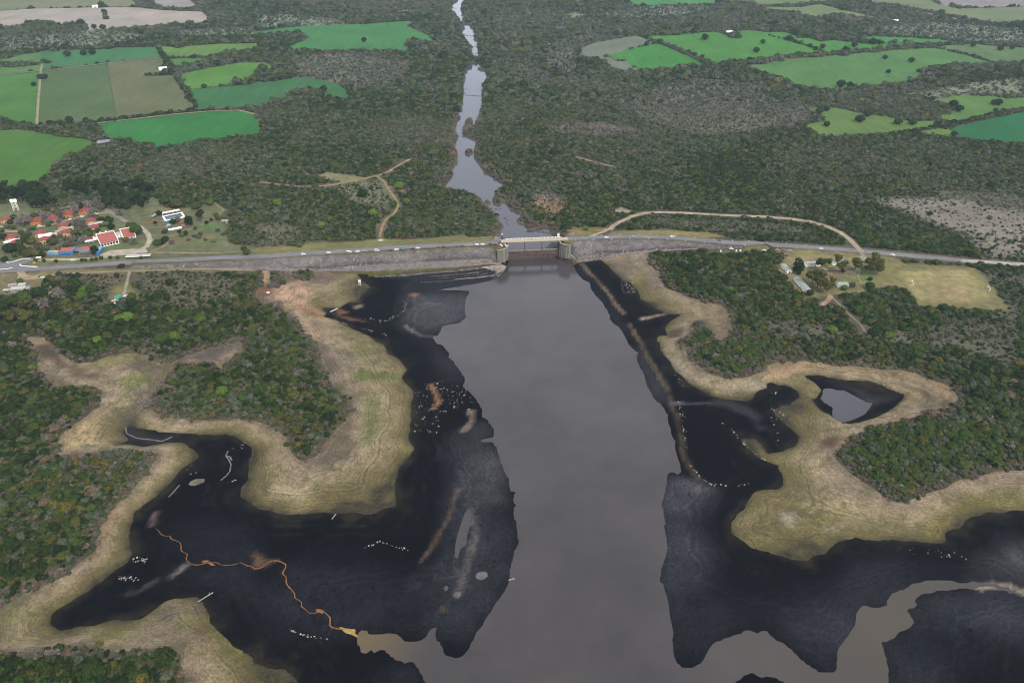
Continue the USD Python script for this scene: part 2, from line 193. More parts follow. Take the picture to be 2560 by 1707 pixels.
SPARSE = [
 ('21: 215,250 262,228 300,240 350,235 400,262 450,262 500,285 480,310 450,350 400,360 372,395 320,380 290,350 262,345 235,320 195,325 205,290', (140, 112, 82), .3), ('21: 190,180 240,150 300,175 360,200 430,215 490,262 470,282 400,270 330,262 270,250 222,240', (104, 94, 86), .35),
 ('31: 1400,150 2450,200 2450,420 1700,260', (98, 98, 80), .7), ('20: 700,300 1100,340 640,460 600,700 300,620 250,400', (96, 100, 86), .75), ('10: 300,500 900,480 1300,560 1250,800 900,820 400,700', (98, 100, 84), .72), ('31: 1900,880 2450,860 2450,1300 2250,1280 2050,1050', (88, 84, 74), .7), ('21: 960,440 1300,400 1900,420 2334,440; 31: 300,480 600,570 740,660 0,630; 21: 1900,560 1500,520', (94, 94, 74), .74), ('00: 0,330 350,300 600,340 500,420 0,480', (104, 110, 92), .6), ('10: 640,180 900,240 400,250', (112, 118, 96), .5), ('20: 1280,40 1900,60 1700,130 1100,180 700,140', (106, 116, 96), .6), ('20: 0,620 250,600 500,760 200,860', (94, 98, 76), .75), ('20: 300,1150 800,1110 1200,1180 900,1250 400,1220', (104, 98, 88), .65),  # thin scrub over brownish ground: outline, colour, share of bushes kept
 ('31: 880,250 1300,235 1700,250 2000,320 2450,400 2450,760 2000,800 1950,700 1700,550 1500,470 1300,370 1100,310', (126,118,106), 0.22),
 ('20: 900,900 1700,700 2334,780; 30: 0,880 300,900 500,1000 420,1080 330,1150 0,1180; 20: 2334,1200 1700,1250 1200,1100', (100,98,84), 0.72),
 ('01: 740,925 1160,920 1120,1090 1000,1120 800,1060', (104,92,72), 0.55), ('01: 1200,920 1900,900 2200,960 2100,1180 1700,1300 1300,1140', (98,92,72), 0.7),
 ('11: 640,60 1100,60 1200,160 1290,300 1250,380 900,300 600,120', (104,104,78), 0.6), ('11: 0,480 200,430 500,600 430,660 0,690', (104,102,76), 0.6),
 ('21: 1900,1568 2334,1400; 31: 0,1300 400,1350 900,1470 1600,1350 2334,1200 2334,1568; 32: 2334,300 1900,120 900,0', (92,90,74), 0.75),
 ('30: 950,250 1500,200 2334,260 2334,400 1800,380 1200,330', (112,122,100), 0.5), ('30: 1100,850 1500,820 2334,690 2334,880 1900,850 1500,900', (118,124,96), 0.45),
 ('00: 380,330 900,260 1400,330 1000,420 500,440', (116,124,100), 0.5), ('10: 0,140 300,130 700,170 800,200 300,240 0,270', (118,126,104), 0.45), ('20: 480,150 560,110 700,140 600,170', (140,146,110), 0.15), ('10: 1280,110 1400,85 1500,108 1380,122', (140,146,112), 0.1),
 ('00: 1450,300 1700,270 2334,240 2334,330 1700,340', (112,120,98), 0.55), ('10: 700,620 1300,600 1500,760 900,760', (100,104,84), 0.75),
]
# ---------------------------------------------------------------- the land's heights, on a fine plan
MZ, TZ = 3.0, 9.0
FX0, FX1, FY0, FY1 = -830, 830, 60, 1290
def mask(polys, x0=FX0, x1=FX1, y0=FY0, y1=FY1, s=1.0):
    im = Image.new('L', (int((x1 - x0) / s), int((y1 - y0) / s)), 0); d = ImageDraw.Draw(im)
    for p in polys: d.polygon([((x - x0) / s, (y - y0) / s) for x, y in p], fill=1)
    return np.asarray(im) > 0
def sdf(m): return ndimage.distance_transform_edt(m) - ndimage.distance_transform_edt(~m)
water_poly = np.vstack([unproj(P(WATER_L))[:, :2], unproj(P(WATER_R))[::-1, :2]])
mud_poly, tree_poly = W(MUD, MZ), W(TREE, TZ)
pond_mud, pond_poly = W(POND_MUD, 3.6), W(POND, 3.2)
river_poly = W(RIVER, -2.0)
river_isles = [W(r, -1.5) for r in RIVER_ISLES]
m_water = mask([water_poly])
for i in ISLES: m_water &= ~mask([W(i, 0.3)])
m_river = mask([river_poly])
for i in river_isles: m_river &= ~mask([i])
sW, sM, sT, sR, sPM, sP = (sdf(m) for m in (m_water, mask([mud_poly]), mask([tree_poly]), m_river, mask([pond_mud]), mask([pond_poly])))
Yg, Xg = np.mgrid[FY0 + 0.5:FY1, FX0 + 0.5:FX1]
def fb(x, y, s, o=4, seed=0): return meshkit.fbm(np.stack([x / s, y / s, np.zeros_like(x)], -1), o, seed) - 0.5
def upland(x, y, dt, dr):
    a = TZ + 9 * (1 - np.exp(-np.maximum(dt, 0) / 60)); b = -1 + 3 * (1 - np.exp(-np.maximum(dr, 0) / 12)) + 16 * (1 - np.exp(-np.maximum(dr, 0) / 190))
    return np.minimum(a, b)
dW, dM, dT, dR = np.maximum(-sW, 0), np.maximum(sM, 0), np.maximum(sT, 0), np.maximum(-sR, 0)
Z = upland(Xg, Yg, -sT, dR)
bank = (sT > 0) & (sM <= 0)
t = np.maximum(-sM, 0) / (np.maximum(-sM, 0) + dT + 1e-6)
Z = np.where(bank, MZ + (TZ - MZ) * t ** 0.9, Z)
t = dW / (dW + dM + 1e-6)
Z = np.where((sM > 0), 0.12 + (MZ - 0.12) * np.minimum(t, 1) ** 0.85, Z)
Z = np.where((sPM > 0), np.maximum(3.25, 3.9 - 0.09 * np.maximum(sPM, 0)), Z)
Z = np.where((sP > 0), 2.75 - 0.03 * np.maximum(sP, 0), np.where(sPM > 0, np.maximum(Z, 3.3), Z))
Z = np.where(sW > 0, -0.1 - np.minimum(3, sW * 0.12), Z)
Z = np.where((sR > 0), -2.2 - np.minimum(1.5, sR * 0.3), Z)
# the dam: lines along it with their heights
def line(s, zs, n=160):
    px = P(s); zz = np.interp(np.linspace(0, 1, len(px)), np.linspace(0, 1, len(zs)), zs)
    q = unproj(px, zz); d = np.r_[0, np.cumsum(np.linalg.norm(np.diff(q[:, :2], axis=0), axis=1))]; u = np.linspace(0, d[-1], n)
    return np.stack([np.interp(u, d, q[:, k]) for k in range(3)], 1)
DL = {
 'toeL': line('01: 1600,785; 11: 0,700 330,685 600,645 1000,635 1300,618 1700,592 1980,592 2150,582', (16, 15, 13, 11, 9.5, 8, 7, 6)),
 'R2L': line('01: 1200,808 1600,788 2000,768 2334,757; 11: 400,730 800,700 1200,672 1600,652 1900,640 2170,632 2290,628', (17.6, 19.2, 20, 20, 20, 20)),
 'R1L': line('01: 1200,840 1600,820 2000,802 2334,794; 11: 400,768 800,742 1200,716 1600,695 1900,680 2170,664 2290,690', (17.6, 19.2, 20, 20, 20, 20)),
 'AL': line('01: 1200,862 1700,838 2334,805; 11: 400,785 800,762 1200,738 1600,715 1900,700 2100,690 2215,712', (16.9, 18.2, 19.2, 19.2, 19.2)),
 'BL': line('01: 1200,880 1700,878 2334,888; 11: 300,885 600,882 930,852 1300,835 1800,803 2170,790 2230,780', (15.8, 14.2, 11.5, 11, 11, 11)),
 'CL': line('11: 300,892 600,892 900,902 1040,907 1500,884 1900,860 2200,836 2260,820', (10.5, 9.5, 8, 7.5, 7, 7, 7)),
 'DLn': line('11: 1040,948 1120,949 1400,926 1800,894 2100,863 2262,838', (6, 6)),
 'EL': line('11: 1500,1006 1700,993 1900,976 2150,949 2252,898 2272,850', (2, 2)),
 'FL': line('11: 1520,1040 1650,1072 1950,1030 2130,1000 2235,955 2277,900 2290,858', (0.4, -0.3, -0.3)),
 'toeR': line('21: 520,520 860,515 960,545 1200,532 1500,532 1780,548 1930,590 2100,612 2334,640', (7, 10, 12, 14, 15, 16, 17, 17.5, 18)),
 'R2R': line('21: 470,596 800,582 1000,574 1200,574 1500,584 1800,610 2100,636 2334,648', (20, 20, 20, 20, 19, 17.6)),
 'R1R': line('21: 470,632 600,624 800,614 1000,608 1200,608 1500,620 1800,647 2100,672 2334,685', (20, 20, 20, 20, 19, 17.6)),
 'AR': line('21: 560,652 650,630 900,620 1200,620 1500,635 1800,664 2100,684', (19, 19, 19, 18.6, 18)),
 'BR': line('21: 552,740 700,741 900,736 1050,729 1240,713 1500,698 1800,693 2100,692', (11.5, 11.5, 12, 12.5, 14, 16, 17, 17.5)),
 'CR': line('21: 592,828 700,816 830,796 950,766 1050,746 1240,719', (2.5, 4.5, 6, 8.5, 11, 13.5)),
}
strips = [('toeL', 'R2L'), ('R2L', 'R1L'), ('R1L', 'AL'), ('AL', 'BL'), ('BL', 'CL'), ('CL', 'DLn'), ('DLn', 'EL'), ('EL', 'FL'), ('toeR', 'R2R'), ('R2R', 'R1R'), ('R1R', 'AR'), ('AR', 'BR'), ('BR', 'CR')]
pts = np.vstack([DL[a] * (1 - w) + DL[b] * w for a, b in strips for w in np.linspace(0, 1, 9)])
m_dam = mask([np.vstack([DL[a][:, :2], DL[b][::-1, :2]]) for a, b in strips])
zd = griddata(pts[:, :2], pts[:, 2], (Xg[m_dam], Yg[m_dam]), method='linear')
zd = np.where(np.isfinite(zd), zd, Z[m_dam]); Z[m_dam] = zd
wgt = np.clip(1 - ndimage.distance_transform_edt(~m_dam) / 10.0, 0, 1)          # the land meets the dam without a step
near = ndimage.distance_transform_edt(~m_dam, return_indices=True)[1]
Z = np.where(~m_dam & (sW < 0) & (sR < 0) & (sM < 0), Z * (1 - wgt ** 2) + Z[near[0], near[1]] * wgt ** 2, Z)
# the opening of the spillway
SPL = [unproj(P('Z1210/560: 548,600'), 10.0)[0], unproj(P('Z1210/560: 1712,555'), 10.0)[0]]
spO = np.array(SPL[0][:2]); spX = np.array(SPL[1][:2]) - spO; SPW = float(np.linalg.norm(spX)); spX /= SPW; spY = np.array([-spX[1], spX[0]])
SPA = math.atan2(spX[1], spX[0])
def sp(x, y): return spO + spX * x + spY * y
m_sp = mask([[sp(0.3, -7), sp(SPW - 0.3, -7), sp(SPW - 0.3, 66), sp(0.3, 66)]])
Z[m_sp] = np.minimum(Z[m_sp], -3.0)
m_up = mask([[sp(0, -34), sp(SPW, -34), sp(SPW, 0), sp(0, 0)]]) & (sW > 0)
Z[m_up] = -3.0
WING = {'left': ('Z1210/560: 548,462 545,480 530,510 490,545 420,575 350,590 292,592', (19.6, 19.6), 'Z1210/560: 552,680 520,710 480,735 400,762 300,777 170,785', (8.6, 8.6), 1, (-3, 0, 5, 7)),
        'right': ('Z1210/560: 1712,385 1718,405 1750,438 1830,468 1920,485 1978,474', (19.6, 19.6), 'Z1210/560: 1708,580 1760,612 1850,645 1960,690 2060,780 2135,858', (10.0, 9.6, 8.5, 7.5, 5.0, 2.6), -1, (-3, -3, -2, 1.2))}
def along(q, band):
    gy0, gx0 = np.nonzero((np.abs(Xg - q[:, 0].mean()) < 70) & (np.abs(Yg - q[:, 1].mean()) < 60)); p = np.stack([Xg[gy0, gx0], Yg[gy0, gx0]], 1)
    d, k = cKDTree(q[:, :2]).query(p); t_ = np.gradient(q[:, :2], axis=0)[k]; o = p - q[k, :2]
    return gy0, gx0, d, k / (len(q) - 1.0), -(t_[:, 1] * o[:, 0]) + t_[:, 0] * o[:, 1]
for top_, zt_, low_, zl_, sg_, prof in WING.values():
    q = line(top_, zt_, 200); gy0, gx0, d, t, side_ = along(q, 12); ok = (side_ * sg_ > 0) & (d < 13) & (t < .985); zl2 = np.interp(t, np.linspace(0, 1, len(zl_)), zl_)
    Z[gy0[ok], gx0[ok]] = np.minimum(Z[gy0[ok], gx0[ok]], zl2[ok] - .5)
    q = line(low_, zl_, 200); gy0, gx0, d, t, side_ = along(q, 12); ok = (side_ * sg_ > 0) & (d < 15) & (t < .985)
    Z[gy0[ok], gx0[ok]] = np.minimum(Z[gy0[ok], gx0[ok]], np.interp(t[ok], np.linspace(0, 1, len(prof)), prof) + np.maximum(0, d[ok] - 9) * .5)
keep = sW > -0.5
Z = np.where(keep | m_sp, Z, ndimage.gaussian_filter(Z, 0.9))
und = fb(Xg, Yg, 90, 3, 3) * 2.2 * np.clip(-sT / 40, 0, 1) * np.clip(dR / 60, 0, 1) * (1 - np.clip(wgt * 1.5, 0, 1))
Z = Z + und
Zi = RegularGridInterpolator((np.arange(FY0 + 0.5, FY1), np.arange(FX0 + 0.5, FX1)), Z, bounds_error=False, fill_value=None)
# coarser field for the country beyond
CX0, CX1, CY0, CY1, CS = -2400, 2400, 60, 3200, 4.0
m_rc = mask([river_poly], CX0, CX1, CY0, CY1, CS)
for i in river_isles: m_rc &= ~mask([i], CX0, CX1, CY0, CY1, CS)
sRC = sdf(m_rc) * CS
sTC = sdf(mask([tree_poly], CX0, CX1, CY0, CY1, CS)) * CS
ci = lambda a: RegularGridInterpolator((np.arange(CY0 + CS / 2, CY1, CS), np.arange(CX0 + CS / 2, CX1, CS)), a, bounds_error=False, fill_value=None)
RCi, TCi = ci(sRC), ci(sTC)
def H(x, y):
    x, y = np.asarray(x, float), np.asarray(y, float); q = np.stack([np.clip(y, CY0 + 4, CY1 - 4), np.clip(x, CX0 + 4, CX1 - 4)], -1)
    r = -RCi(q); far = upland(x, y, np.maximum(-TCi(q), 0), r)
    far = np.where(r < 0, -2.2 - np.minimum(1.5, -r * 0.3), far) + np.clip(r / 300, 0, 1) * np.clip((y - 1150) / 700, 0, 1) * (26 * fb(x, y, 620, 3, 11) + 5)
    q = np.stack([np.clip(y, FY0 + 1, FY1 - 1), np.clip(x, FX0 + 1, FX1 - 1)], -1)
    w = np.clip(np.minimum(np.minimum(x - FX0, FX1 - x), np.minimum(y - FY0, FY1 - y)) / 40.0, 0, 1)
    return np.where(w > 0, Zi(q) * w + far * (1 - w), far)
def Wt(s, off=0.0):
    px = P(s) if isinstance(s, str) else np.atleast_2d(s); z = np.full(len(px), 12.0)
    for k in range(14):
        p = unproj(px, z + off); z = 0.5 * z + 0.5 * H(p[:, 0], p[:, 1])
    return np.stack([p[:, 0], p[:, 1], z], 1)
def W2(s): return Wt(s)[:, :2]
fields = [(W2(s), c) for s, c in FIELDS]
ponds = [W2(s) for s in PONDS]
grass = [(W2(s), c) for s, c in GRASS]
sparse = [(W2(s), c, k) for s, c, k in SPARSE]
# ---------------------------------------------------------------- plan of colours and of what may grow where (2 m cells)
PX0, PX1, PY0, PY1, PS = -2100, 2100, 60, 3100, 2.0
def to_im(p): return [((x - PX0) / PS, (y - PY0) / PS) for x, y in np.asarray(p)[:, :2]]
nx, ny = int((PX1 - PX0) / PS), int((PY1 - PY0) / PS)
yy, xx = np.mgrid[PY0 + PS / 2:PY1:PS, PX0 + PS / 2:PX1:PS]
col = np.zeros((ny, nx, 3), np.float32)
nA, nB, nC = fb(xx, yy, 130, 4, 21), fb(xx, yy, 38, 4, 22), fb(xx, yy, 420, 3, 23)
wA = np.clip(0.5 + 1.6 * nA + 0.9 * nB, 0, 1)[..., None]
col[:] = lin((66, 66, 46)) * (1 - wA) + lin((100, 90, 74)) * wA
def paint(poly, c, soft=1.0, amt=1.0, noise=0.0):
    global col
    p = to_im(poly); xs, ys = zip(*p); k = int(4 * soft / PS + 3)
    x0, x1, y0, y1 = max(0, int(min(xs)) - k), min(nx, int(max(xs)) + k), max(0, int(min(ys)) - k), min(ny, int(max(ys)) + k)
    if x1 <= x0 or y1 <= y0: return
    im = Image.new('L', (x1 - x0, y1 - y0), 0); ImageDraw.Draw(im).polygon([(a - x0, b - y0) for a, b in p], fill=255)
    m = ndimage.gaussian_filter(np.asarray(im, np.float32) / 255, soft / PS)
    if noise: m = np.clip(m + noise * (nB[y0:y1, x0:x1] * 2 + nA[y0:y1, x0:x1]) * (m > 0.02), 0, 1)
    m = (m * amt)[..., None]
    col[y0:y1, x0:x1] = col[y0:y1, x0:x1] * (1 - m) + lin(c) * m
def stroke(s, w, c, soft=1.0, amt=1.0, z=None):
    q = W2(s) if z is None else W(s, z)
    paint(np.array(LineString(q).buffer(w / 2).exterior.coords), c, soft, amt)
for p, c, k in sparse: paint(p, c, 8)
for p, c in grass: paint(p, c, 1.6)
for a_, b_, c in [('R1L', 'AL', (96, 98, 58)), ('R1R', 'AR', (96, 98, 58)), ('AL', 'BL', (118, 112, 109)), ('BL', 'CL', (136, 128, 122)), ('AR', 'BR', (117, 111, 110)), ('BR', 'CR', (136, 127, 121)), ('CL', 'DLn', (92, 88, 42)), ('DLn', 'EL', (24, 25, 32)), ('EL', 'FL', (22, 24, 32))]:
    paint(np.vstack([DL[a_], DL[b_][::-1]]), c, 1.0, 1.0, 0.15)
for s_, c, a in [('Z740/580: 1080,640 1400,680 1560,740 1200,760', (98, 94, 62), .5), ('Z740/580: 640,740 900,730 1000,790 700,800', (92, 80, 70), .5), ('Z1000/570: 300,600 700,560 900,640 500,760', (98, 96, 74), .35), ('Z1000/570: 1300,700 1900,650 2050,690 1500,740', (78, 74, 72), .5), ('31: 60,760 700,760 820,770 500,800 180,790', (140, 122, 88), .6), ('31: 460,935 760,910 780,960 700,1000 500,980', (126, 106, 86), .7), ('31: 700,960 810,950 800,1060 640,1080', (100, 122, 62), .7), ('31: 830,900 900,890 960,1000 860,1060', (104, 128, 60), .7), ('31: 100,900 240,930 330,990 300,1060 180,980', (138, 120, 90), .7), ('31: 520,745 560,742 570,755 530,757', (84, 76, 74), .8), ('31: 770,910 805,905 800,945 765,950', (98, 92, 94), .8),
   ('01: 230,330 480,300 420,420 280,500 180,440', (100, 118, 62), .6), ('01: 0,380 60,330 150,360 140,470 20,480', (108, 118, 76), .5), ('01: 960,640 1280,610 1330,690 1000,700', (104, 116, 62), .7), ('01: 1830,490 1990,470 2000,520 1850,530', (76, 122, 56), .8), ('01: 1600,640 1900,620 2060,640 1700,690', (104, 122, 66), .7), ('01: 1330,330 1700,300 1500,430 1340,440', (122, 118, 82), .6), ('01: 1500,560 1900,540 2060,560 1800,640 1560,690', (124, 112, 78), .5), ('01: 520,540 700,480 780,560 700,680 560,680', (98, 88, 84), .6), ('01: 260,380 560,340 830,320 860,400 480,480 280,490', (98, 90, 82), .5), ('11: 0,700 330,690 600,650 400,690 200,720', (140, 118, 94), .6),
   ('31: 1250,930 1560,900 1500,1000 1300,1010', (156, 146, 96), .5), ('31: 1560,1040 1800,1060 1880,1180 1640,1160', (164, 140, 104), .6), ('31: 1120,860 1900,890 1980,1060 1880,900', (118, 112, 70), .4)]: paint(W2(s_), c, 3.0, a, .3)
for nm in ('BL', 'BR'): paint(np.array(LineString(DL[nm][20:, :2]).buffer(1.3).exterior.coords), (40, 40, 46), 1.0, .8)
col *= (1 + 0.5 * nB)[..., None]
# banks: olive grass near the mud, pale dry ground above
BANK = np.zeros_like(col); u = np.clip(RegularGridInterpolator((np.arange(FY0 + 0.5, FY1), np.arange(FX0 + 0.5, FX1)), np.where(bank, (Z - MZ) / (TZ - MZ), 0), bounds_error=False, fill_value=1)(np.stack([yy, xx], -1)), 0, 1)
us = np.clip(u + 0.85 * nB + 0.5 * nA, 0, 1)
stops = [(0.0, (60, 53, 38)), (0.05, (94, 84, 52)), (0.2, (108, 97, 60)), (0.42, (128, 116, 84)), (0.65, (150, 134, 104)), (0.88, (142, 126, 104)), (1.0, (104, 92, 76))]
for k in range(3): BANK[..., k] = np.interp(us, [a for a, _ in stops], [lin(c)[k] for _, c in stops])
ground_col = col; col = BANK
# patches of colour on the banks: soil, fresh grass, reeds
for s, c, soft, a in [
 ('11: 60,900 130,900 130,1050 260,1060 440,1000 490,1050 450,1150 480,1210 640,1280 600,1330 430,1260 330,1200 200,1180 120,1150 0,1120', (178,146,120), 2.5, 0.9),
 ('11: 10,1060 90,1040 170,1090 150,1140 60,1160 0,1120', (118,76,56), 1.5, 0.9), ('11: 240,1190 480,1240 640,1285 600,1320 420,1290 330,1240', (140,100,68), 2, .8),
 ('11: 320,1210 440,1290 520,1440 640,1568 540,1568 450,1420 360,1300 240,1225', (176,150,122), 2, .8), ('11: 540,920 800,900 860,960 700,1000 600,1060', (98,82,76), 4, .8),
 ('11: 1000,960 1150,1000 1330,1090 1340,1120 1270,1130 1100,1060 980,1000', (128,92,66), 1.5, .9), ('12: 880,260 960,240 1180,265 1330,300 1000,330 900,340', (98,110,48), 2.5, .85),
 ('12: 1040,420 1090,520 1110,620 1090,760 1040,900 1000,900 1020,700 1010,560', (104,116,54), 3, .75), ('12: 840,0 1000,0 1030,100 960,120', (110,112,60), 3, .7),
 ('12: 690,490 760,480 890,560 880,620 800,590', (92,70,60), 2, .8), ('12: 740,90 880,80 930,150 850,180', (104,96,92), 3, .6),
 ('12: 380,0 560,0 800,300 820,450 700,300 640,120', (128,110,90), 6, .5),
 ('02: 340,30 470,20 560,130 610,230 560,250 480,180 380,120', (62,44,42), 2, .95), ('02: 600,200 720,190 700,260 830,210 760,300 900,290 860,340 760,350 680,310', (78,60,46), 2, .8),
 ('02: 1640,170 1750,120 1960,60 2100,60 2000,170 1830,150', (92,78,80), 2.5, .85), ('02: 1100,320 1300,290 1400,330 1250,420 1130,480', (118,124,66), 3, .85),
 ('02: 1160,400 1260,390 1200,480', (88,92,84), 2, .7), ('02: 560,930 700,780 860,700 900,760 750,880 620,1010', (182,158,112), 5, .75), ('02: 900,480 1040,400 1060,520 960,600', (160,144,122), 4, .6),
 ('02: 1080,620 1180,600 1230,560 1280,430 1310,430 1290,560 1240,700 1140,760 1090,720', (72,70,62), 2, .7), ('02: 860,120 1200,100 1340,130 1100,220 800,280', (128,122,72), 3, .6),
 ('03: 0,980 480,850 700,800 500,900 300,960 100,1040 0,1060', (104,108,52), 4, .8), ('03: 900,1080 1080,1050 1200,1100 1100,1220 960,1160', (112,114,56), 4, .7), ('03: 0,1090 500,1120 460,1180 0,1230', (112,106,60), 4, .6),
 ('03: 1480,840 1700,820 1800,850 1780,960 1600,1010 1500,960', (142,128,108), 4, .8), ('03: 1450,880 1560,850 1580,960 1520,1000', (80,80,76), 3, .8), ('03: 1880,870 1990,1040 2300,1300 2250,1330 1960,1120 1860,960', (112,112,48), 2.5, .8),
 ('03: 1400,1050 1600,1060 1800,1200 1700,1300 1500,1200 1300,1230 1180,1260', (112,98,86), 5, .8), ('03: 1640,950 1700,930 1720,1060 1660,1080', (116,122,52), 3, .7), ('03: 1700,1000 1850,1050 1950,1180 1900,1220 1760,1120', (92,70,60), 3, .6),
 ('03: 900,250 1020,0 1080,0 980,240 940,400 880,420', (150,122,92), 3, .7), ('03: 560,620 880,400 900,470 700,620', (124,112,98), 4, .7),
 ('22: 1380,30 1480,120 1620,260 1800,360 2000,390 2200,330 2334,290 2334,380 2150,430 1900,420 1620,310 1420,120', (156,142,120), 2, .9),
 ('32: 0,250 300,190 700,230 1000,250 1350,290 1600,400 1690,480 1600,520 1400,350 1000,290 600,250 300,240 0,310', (156,128,94), 3, .8), ('32: 1350,420 1440,440 1520,520 1480,540', (62,50,38), 2, .9),
 ('32: 600,320 1100,420 1350,470 1320,560 1000,680 760,750 900,680 1250,530 1000,400', (118,104,58), 4, .7), ('32: 460,900 560,850 680,870 600,960 520,950', (74,46,34), 2, .9), ('32: 480,780 720,790 640,810 520,800', (74,60,44), 1.5, .8),
 ('32: 550,990 700,1130 900,1300 1100,1430 1300,1440 1640,1320 2000,1220 2334,1190 2334,1300 2000,1290 1600,1420 1200,1540 900,1400 650,1180', (132,114,100), 4, .8),
 ('33: 100,20 260,20 260,120 160,100', (168,160,152), 3, .8), ('33: 480,130 660,110 640,140 500,170', (170,160,148), 2, .7), ('33: 0,60 300,200 560,180 700,0 300,0', (128,120,72), 5, .5), ('32: 1700,1440 2334,1330 2334,1450 1900,1500 1750,1568', (118,112,58), 3, .7), ('33: 1420,150 1640,20 1660,120 1500,200', (110,104,48), 3, .7),
 ('21: 860,770 1200,740 1230,830 1100,1000 940,880', (136,122,104), 3, .8), ('21: 1230,880 1330,920 1400,1040 1300,1080', (136,118,112), 3, .8), ('21: 1100,900 1200,950 1180,1080 1100,1000', (138,124,70), 3, .6),
 ('21: 1440,1430 1530,1420 1560,1460 1500,1510 1420,1500', (84,60,50), 1.5, .9), ('21: 1300,1200 1900,1250 1960,1350 1900,1500 1800,1350 1500,1260', (140,124,94), 3, .6), ('21: 1640,1370 1760,1370 1820,1460 1740,1500', (84,84,62), 2, .8)]:
    paint(W(s, 6.0), c, soft, a, 0.25)
BANK = col * (1 + 0.45 * nB)[..., None]
col = np.zeros_like(BANK); col[:] = lin((12, 12, 16))
for s, c, soft, a in [
 ('11: 1420,1115 1940,1105 1920,1320 1780,1385 1690,1440 1500,1460 1360,1370 1400,1200', (100,100,110), 7, .85), ('11: 1350,1000 1520,1010 1640,1075 1420,1110 1340,1080', (64,64,72), 5, .8), ('11: 1480,1160 1560,1160 1760,1330 1500,1310', (122,122,128), 6, .6),
 ('11: 1380,1410 1660,1520 1700,1568 1500,1568', (62,62,72), 6, .8), ('12: 1560,0 1690,0 1760,100 1880,330 1760,340 1640,170', (70,70,80), 6, .8), ('12: 1800,820 2060,860 2050,900 2160,900 2320,1300 2200,1420 2000,1568 1760,1568 1860,1200', (82,82,92), 7, .85), ('12: 2080,690 2170,780 2050,860 1850,820', (78,78,86), 4, .8),
 ('12: 2000,1120 2150,1060 2230,1230 2120,1350', (112,112,118), 7, .6), ('12: 2060,1390 2280,1370 2334,1450 2080,1440', (118,114,114), 5, .6),
 ('13: 1700,0 2334,0 2334,560 2200,800 2000,1150 1700,1150 1500,900 1700,500', (72,72,84), 8, .85), ('13: 1950,0 2150,0 2000,300 1900,600 1800,600', (92,92,102), 6, .5), ('13: 0,420 300,520 900,560 1500,800 1600,1050 1200,1100 900,1100 500,900', (52,53,63), 10, .9),
 ('13: 0,700 300,750 500,950 900,1150 700,1150 300,1020', (62,63,74), 8, .8), ('13: 1250,1320 1500,1420 1560,1568 1300,1568', (62,64,74), 6, .8), ('13: 900,950 1100,960 1130,1120 1000,1090', (72,72,78), 5, .7),
 ('03: 1380,180 1700,100 2334,300 2334,440 1900,440 1600,350', (48,49,59), 9, .85), ('03: 1900,560 2334,560 2334,700 1900,700', (58,59,70), 8, .8), ('03: 1450,560 1700,530 1600,620', (66,66,74), 4, .6), ('02: 1150,770 1200,760 1260,830 1480,890 1600,850 1480,920 1250,880 1150,850', (84,84,92), 2.5, .8),
 ('22: 1070,10 1180,20 1260,180 1350,300 1430,480 1350,540 1260,440 1200,280', (92,92,102), 5, .85), ('21: 570,850 640,870 760,1010 900,1210 1060,1450 1040,1500 900,1320 760,1120 680,990', (46,47,58), 3, .9), ('22: 1350,0 1520,180 1600,330 1500,330 1380,150', (42,43,52), 4, .7),
 ('22: 1420,1170 1530,1210 1760,1330 1700,1450 1500,1568 1370,1568', (96,96,108), 6, .85), ('22: 1530,1210 1800,1330 1720,1360', (128,126,130), 3, .7), ('22: 1790,530 1850,520 2120,580 2260,680 2230,740 2334,780 2250,800 2200,680 2000,600 1850,565', (104,104,114), 2.5, .8), ('32: 0,750 120,800 60,850', (70,70,80), 4, .6),
 ('23: 1375,0 1620,0 1740,300 1760,560 1600,700 1520,1300 1450,1100 1340,600', (78,79,92), 7, .85), ('23: 1500,700 1750,680 2000,900 2334,950 2334,1090 2000,1150 1700,1380 1520,1400', (52,53,63), 9, .85),
 ('33: 0,900 500,860 850,530 1350,480 1780,560 1700,620 1300,650 1000,850 800,1000 680,1220 600,1400 300,1300 100,1100', (68,68,80), 9, .85), ('33: 1880,440 2150,330 2450,330 2450,640 2000,600', (94,94,104), 7, .85), ('33: 2200,450 2450,430 2450,580 2300,520', (132,132,138), 6, .7),
 ('33: 1330,860 1550,730 2334,760 2450,900 2450,1250 2000,1100 1700,980 1300,1090 1080,1200 1150,1500 1500,1568 1100,1600', (82,84,95), 8, .85), ('33: 1800,1350 2450,1300 2450,1650 1900,1568', (24,26,33), 10, .6), ('33: 1280,1150 1700,1050 1600,1568 1150,1568', (72,74,86), 9, .6),
 ('32: 560,370 750,420 1000,490 1180,500 1000,540 900,600 760,660 620,715 760,650 900,540 800,440', (96,96,104), 3, .8),
 ('12: 1470,0 1560,100 1500,250 1200,60', (24,25,33), 5, .5), ('12: 1430,400 1700,450 1750,700 1500,800', (24,24,32), 6, .5)]:
    paint(W(s, 1.2), np.array(c) * np.array([.66, .66, .64]), soft, a, 0.3)
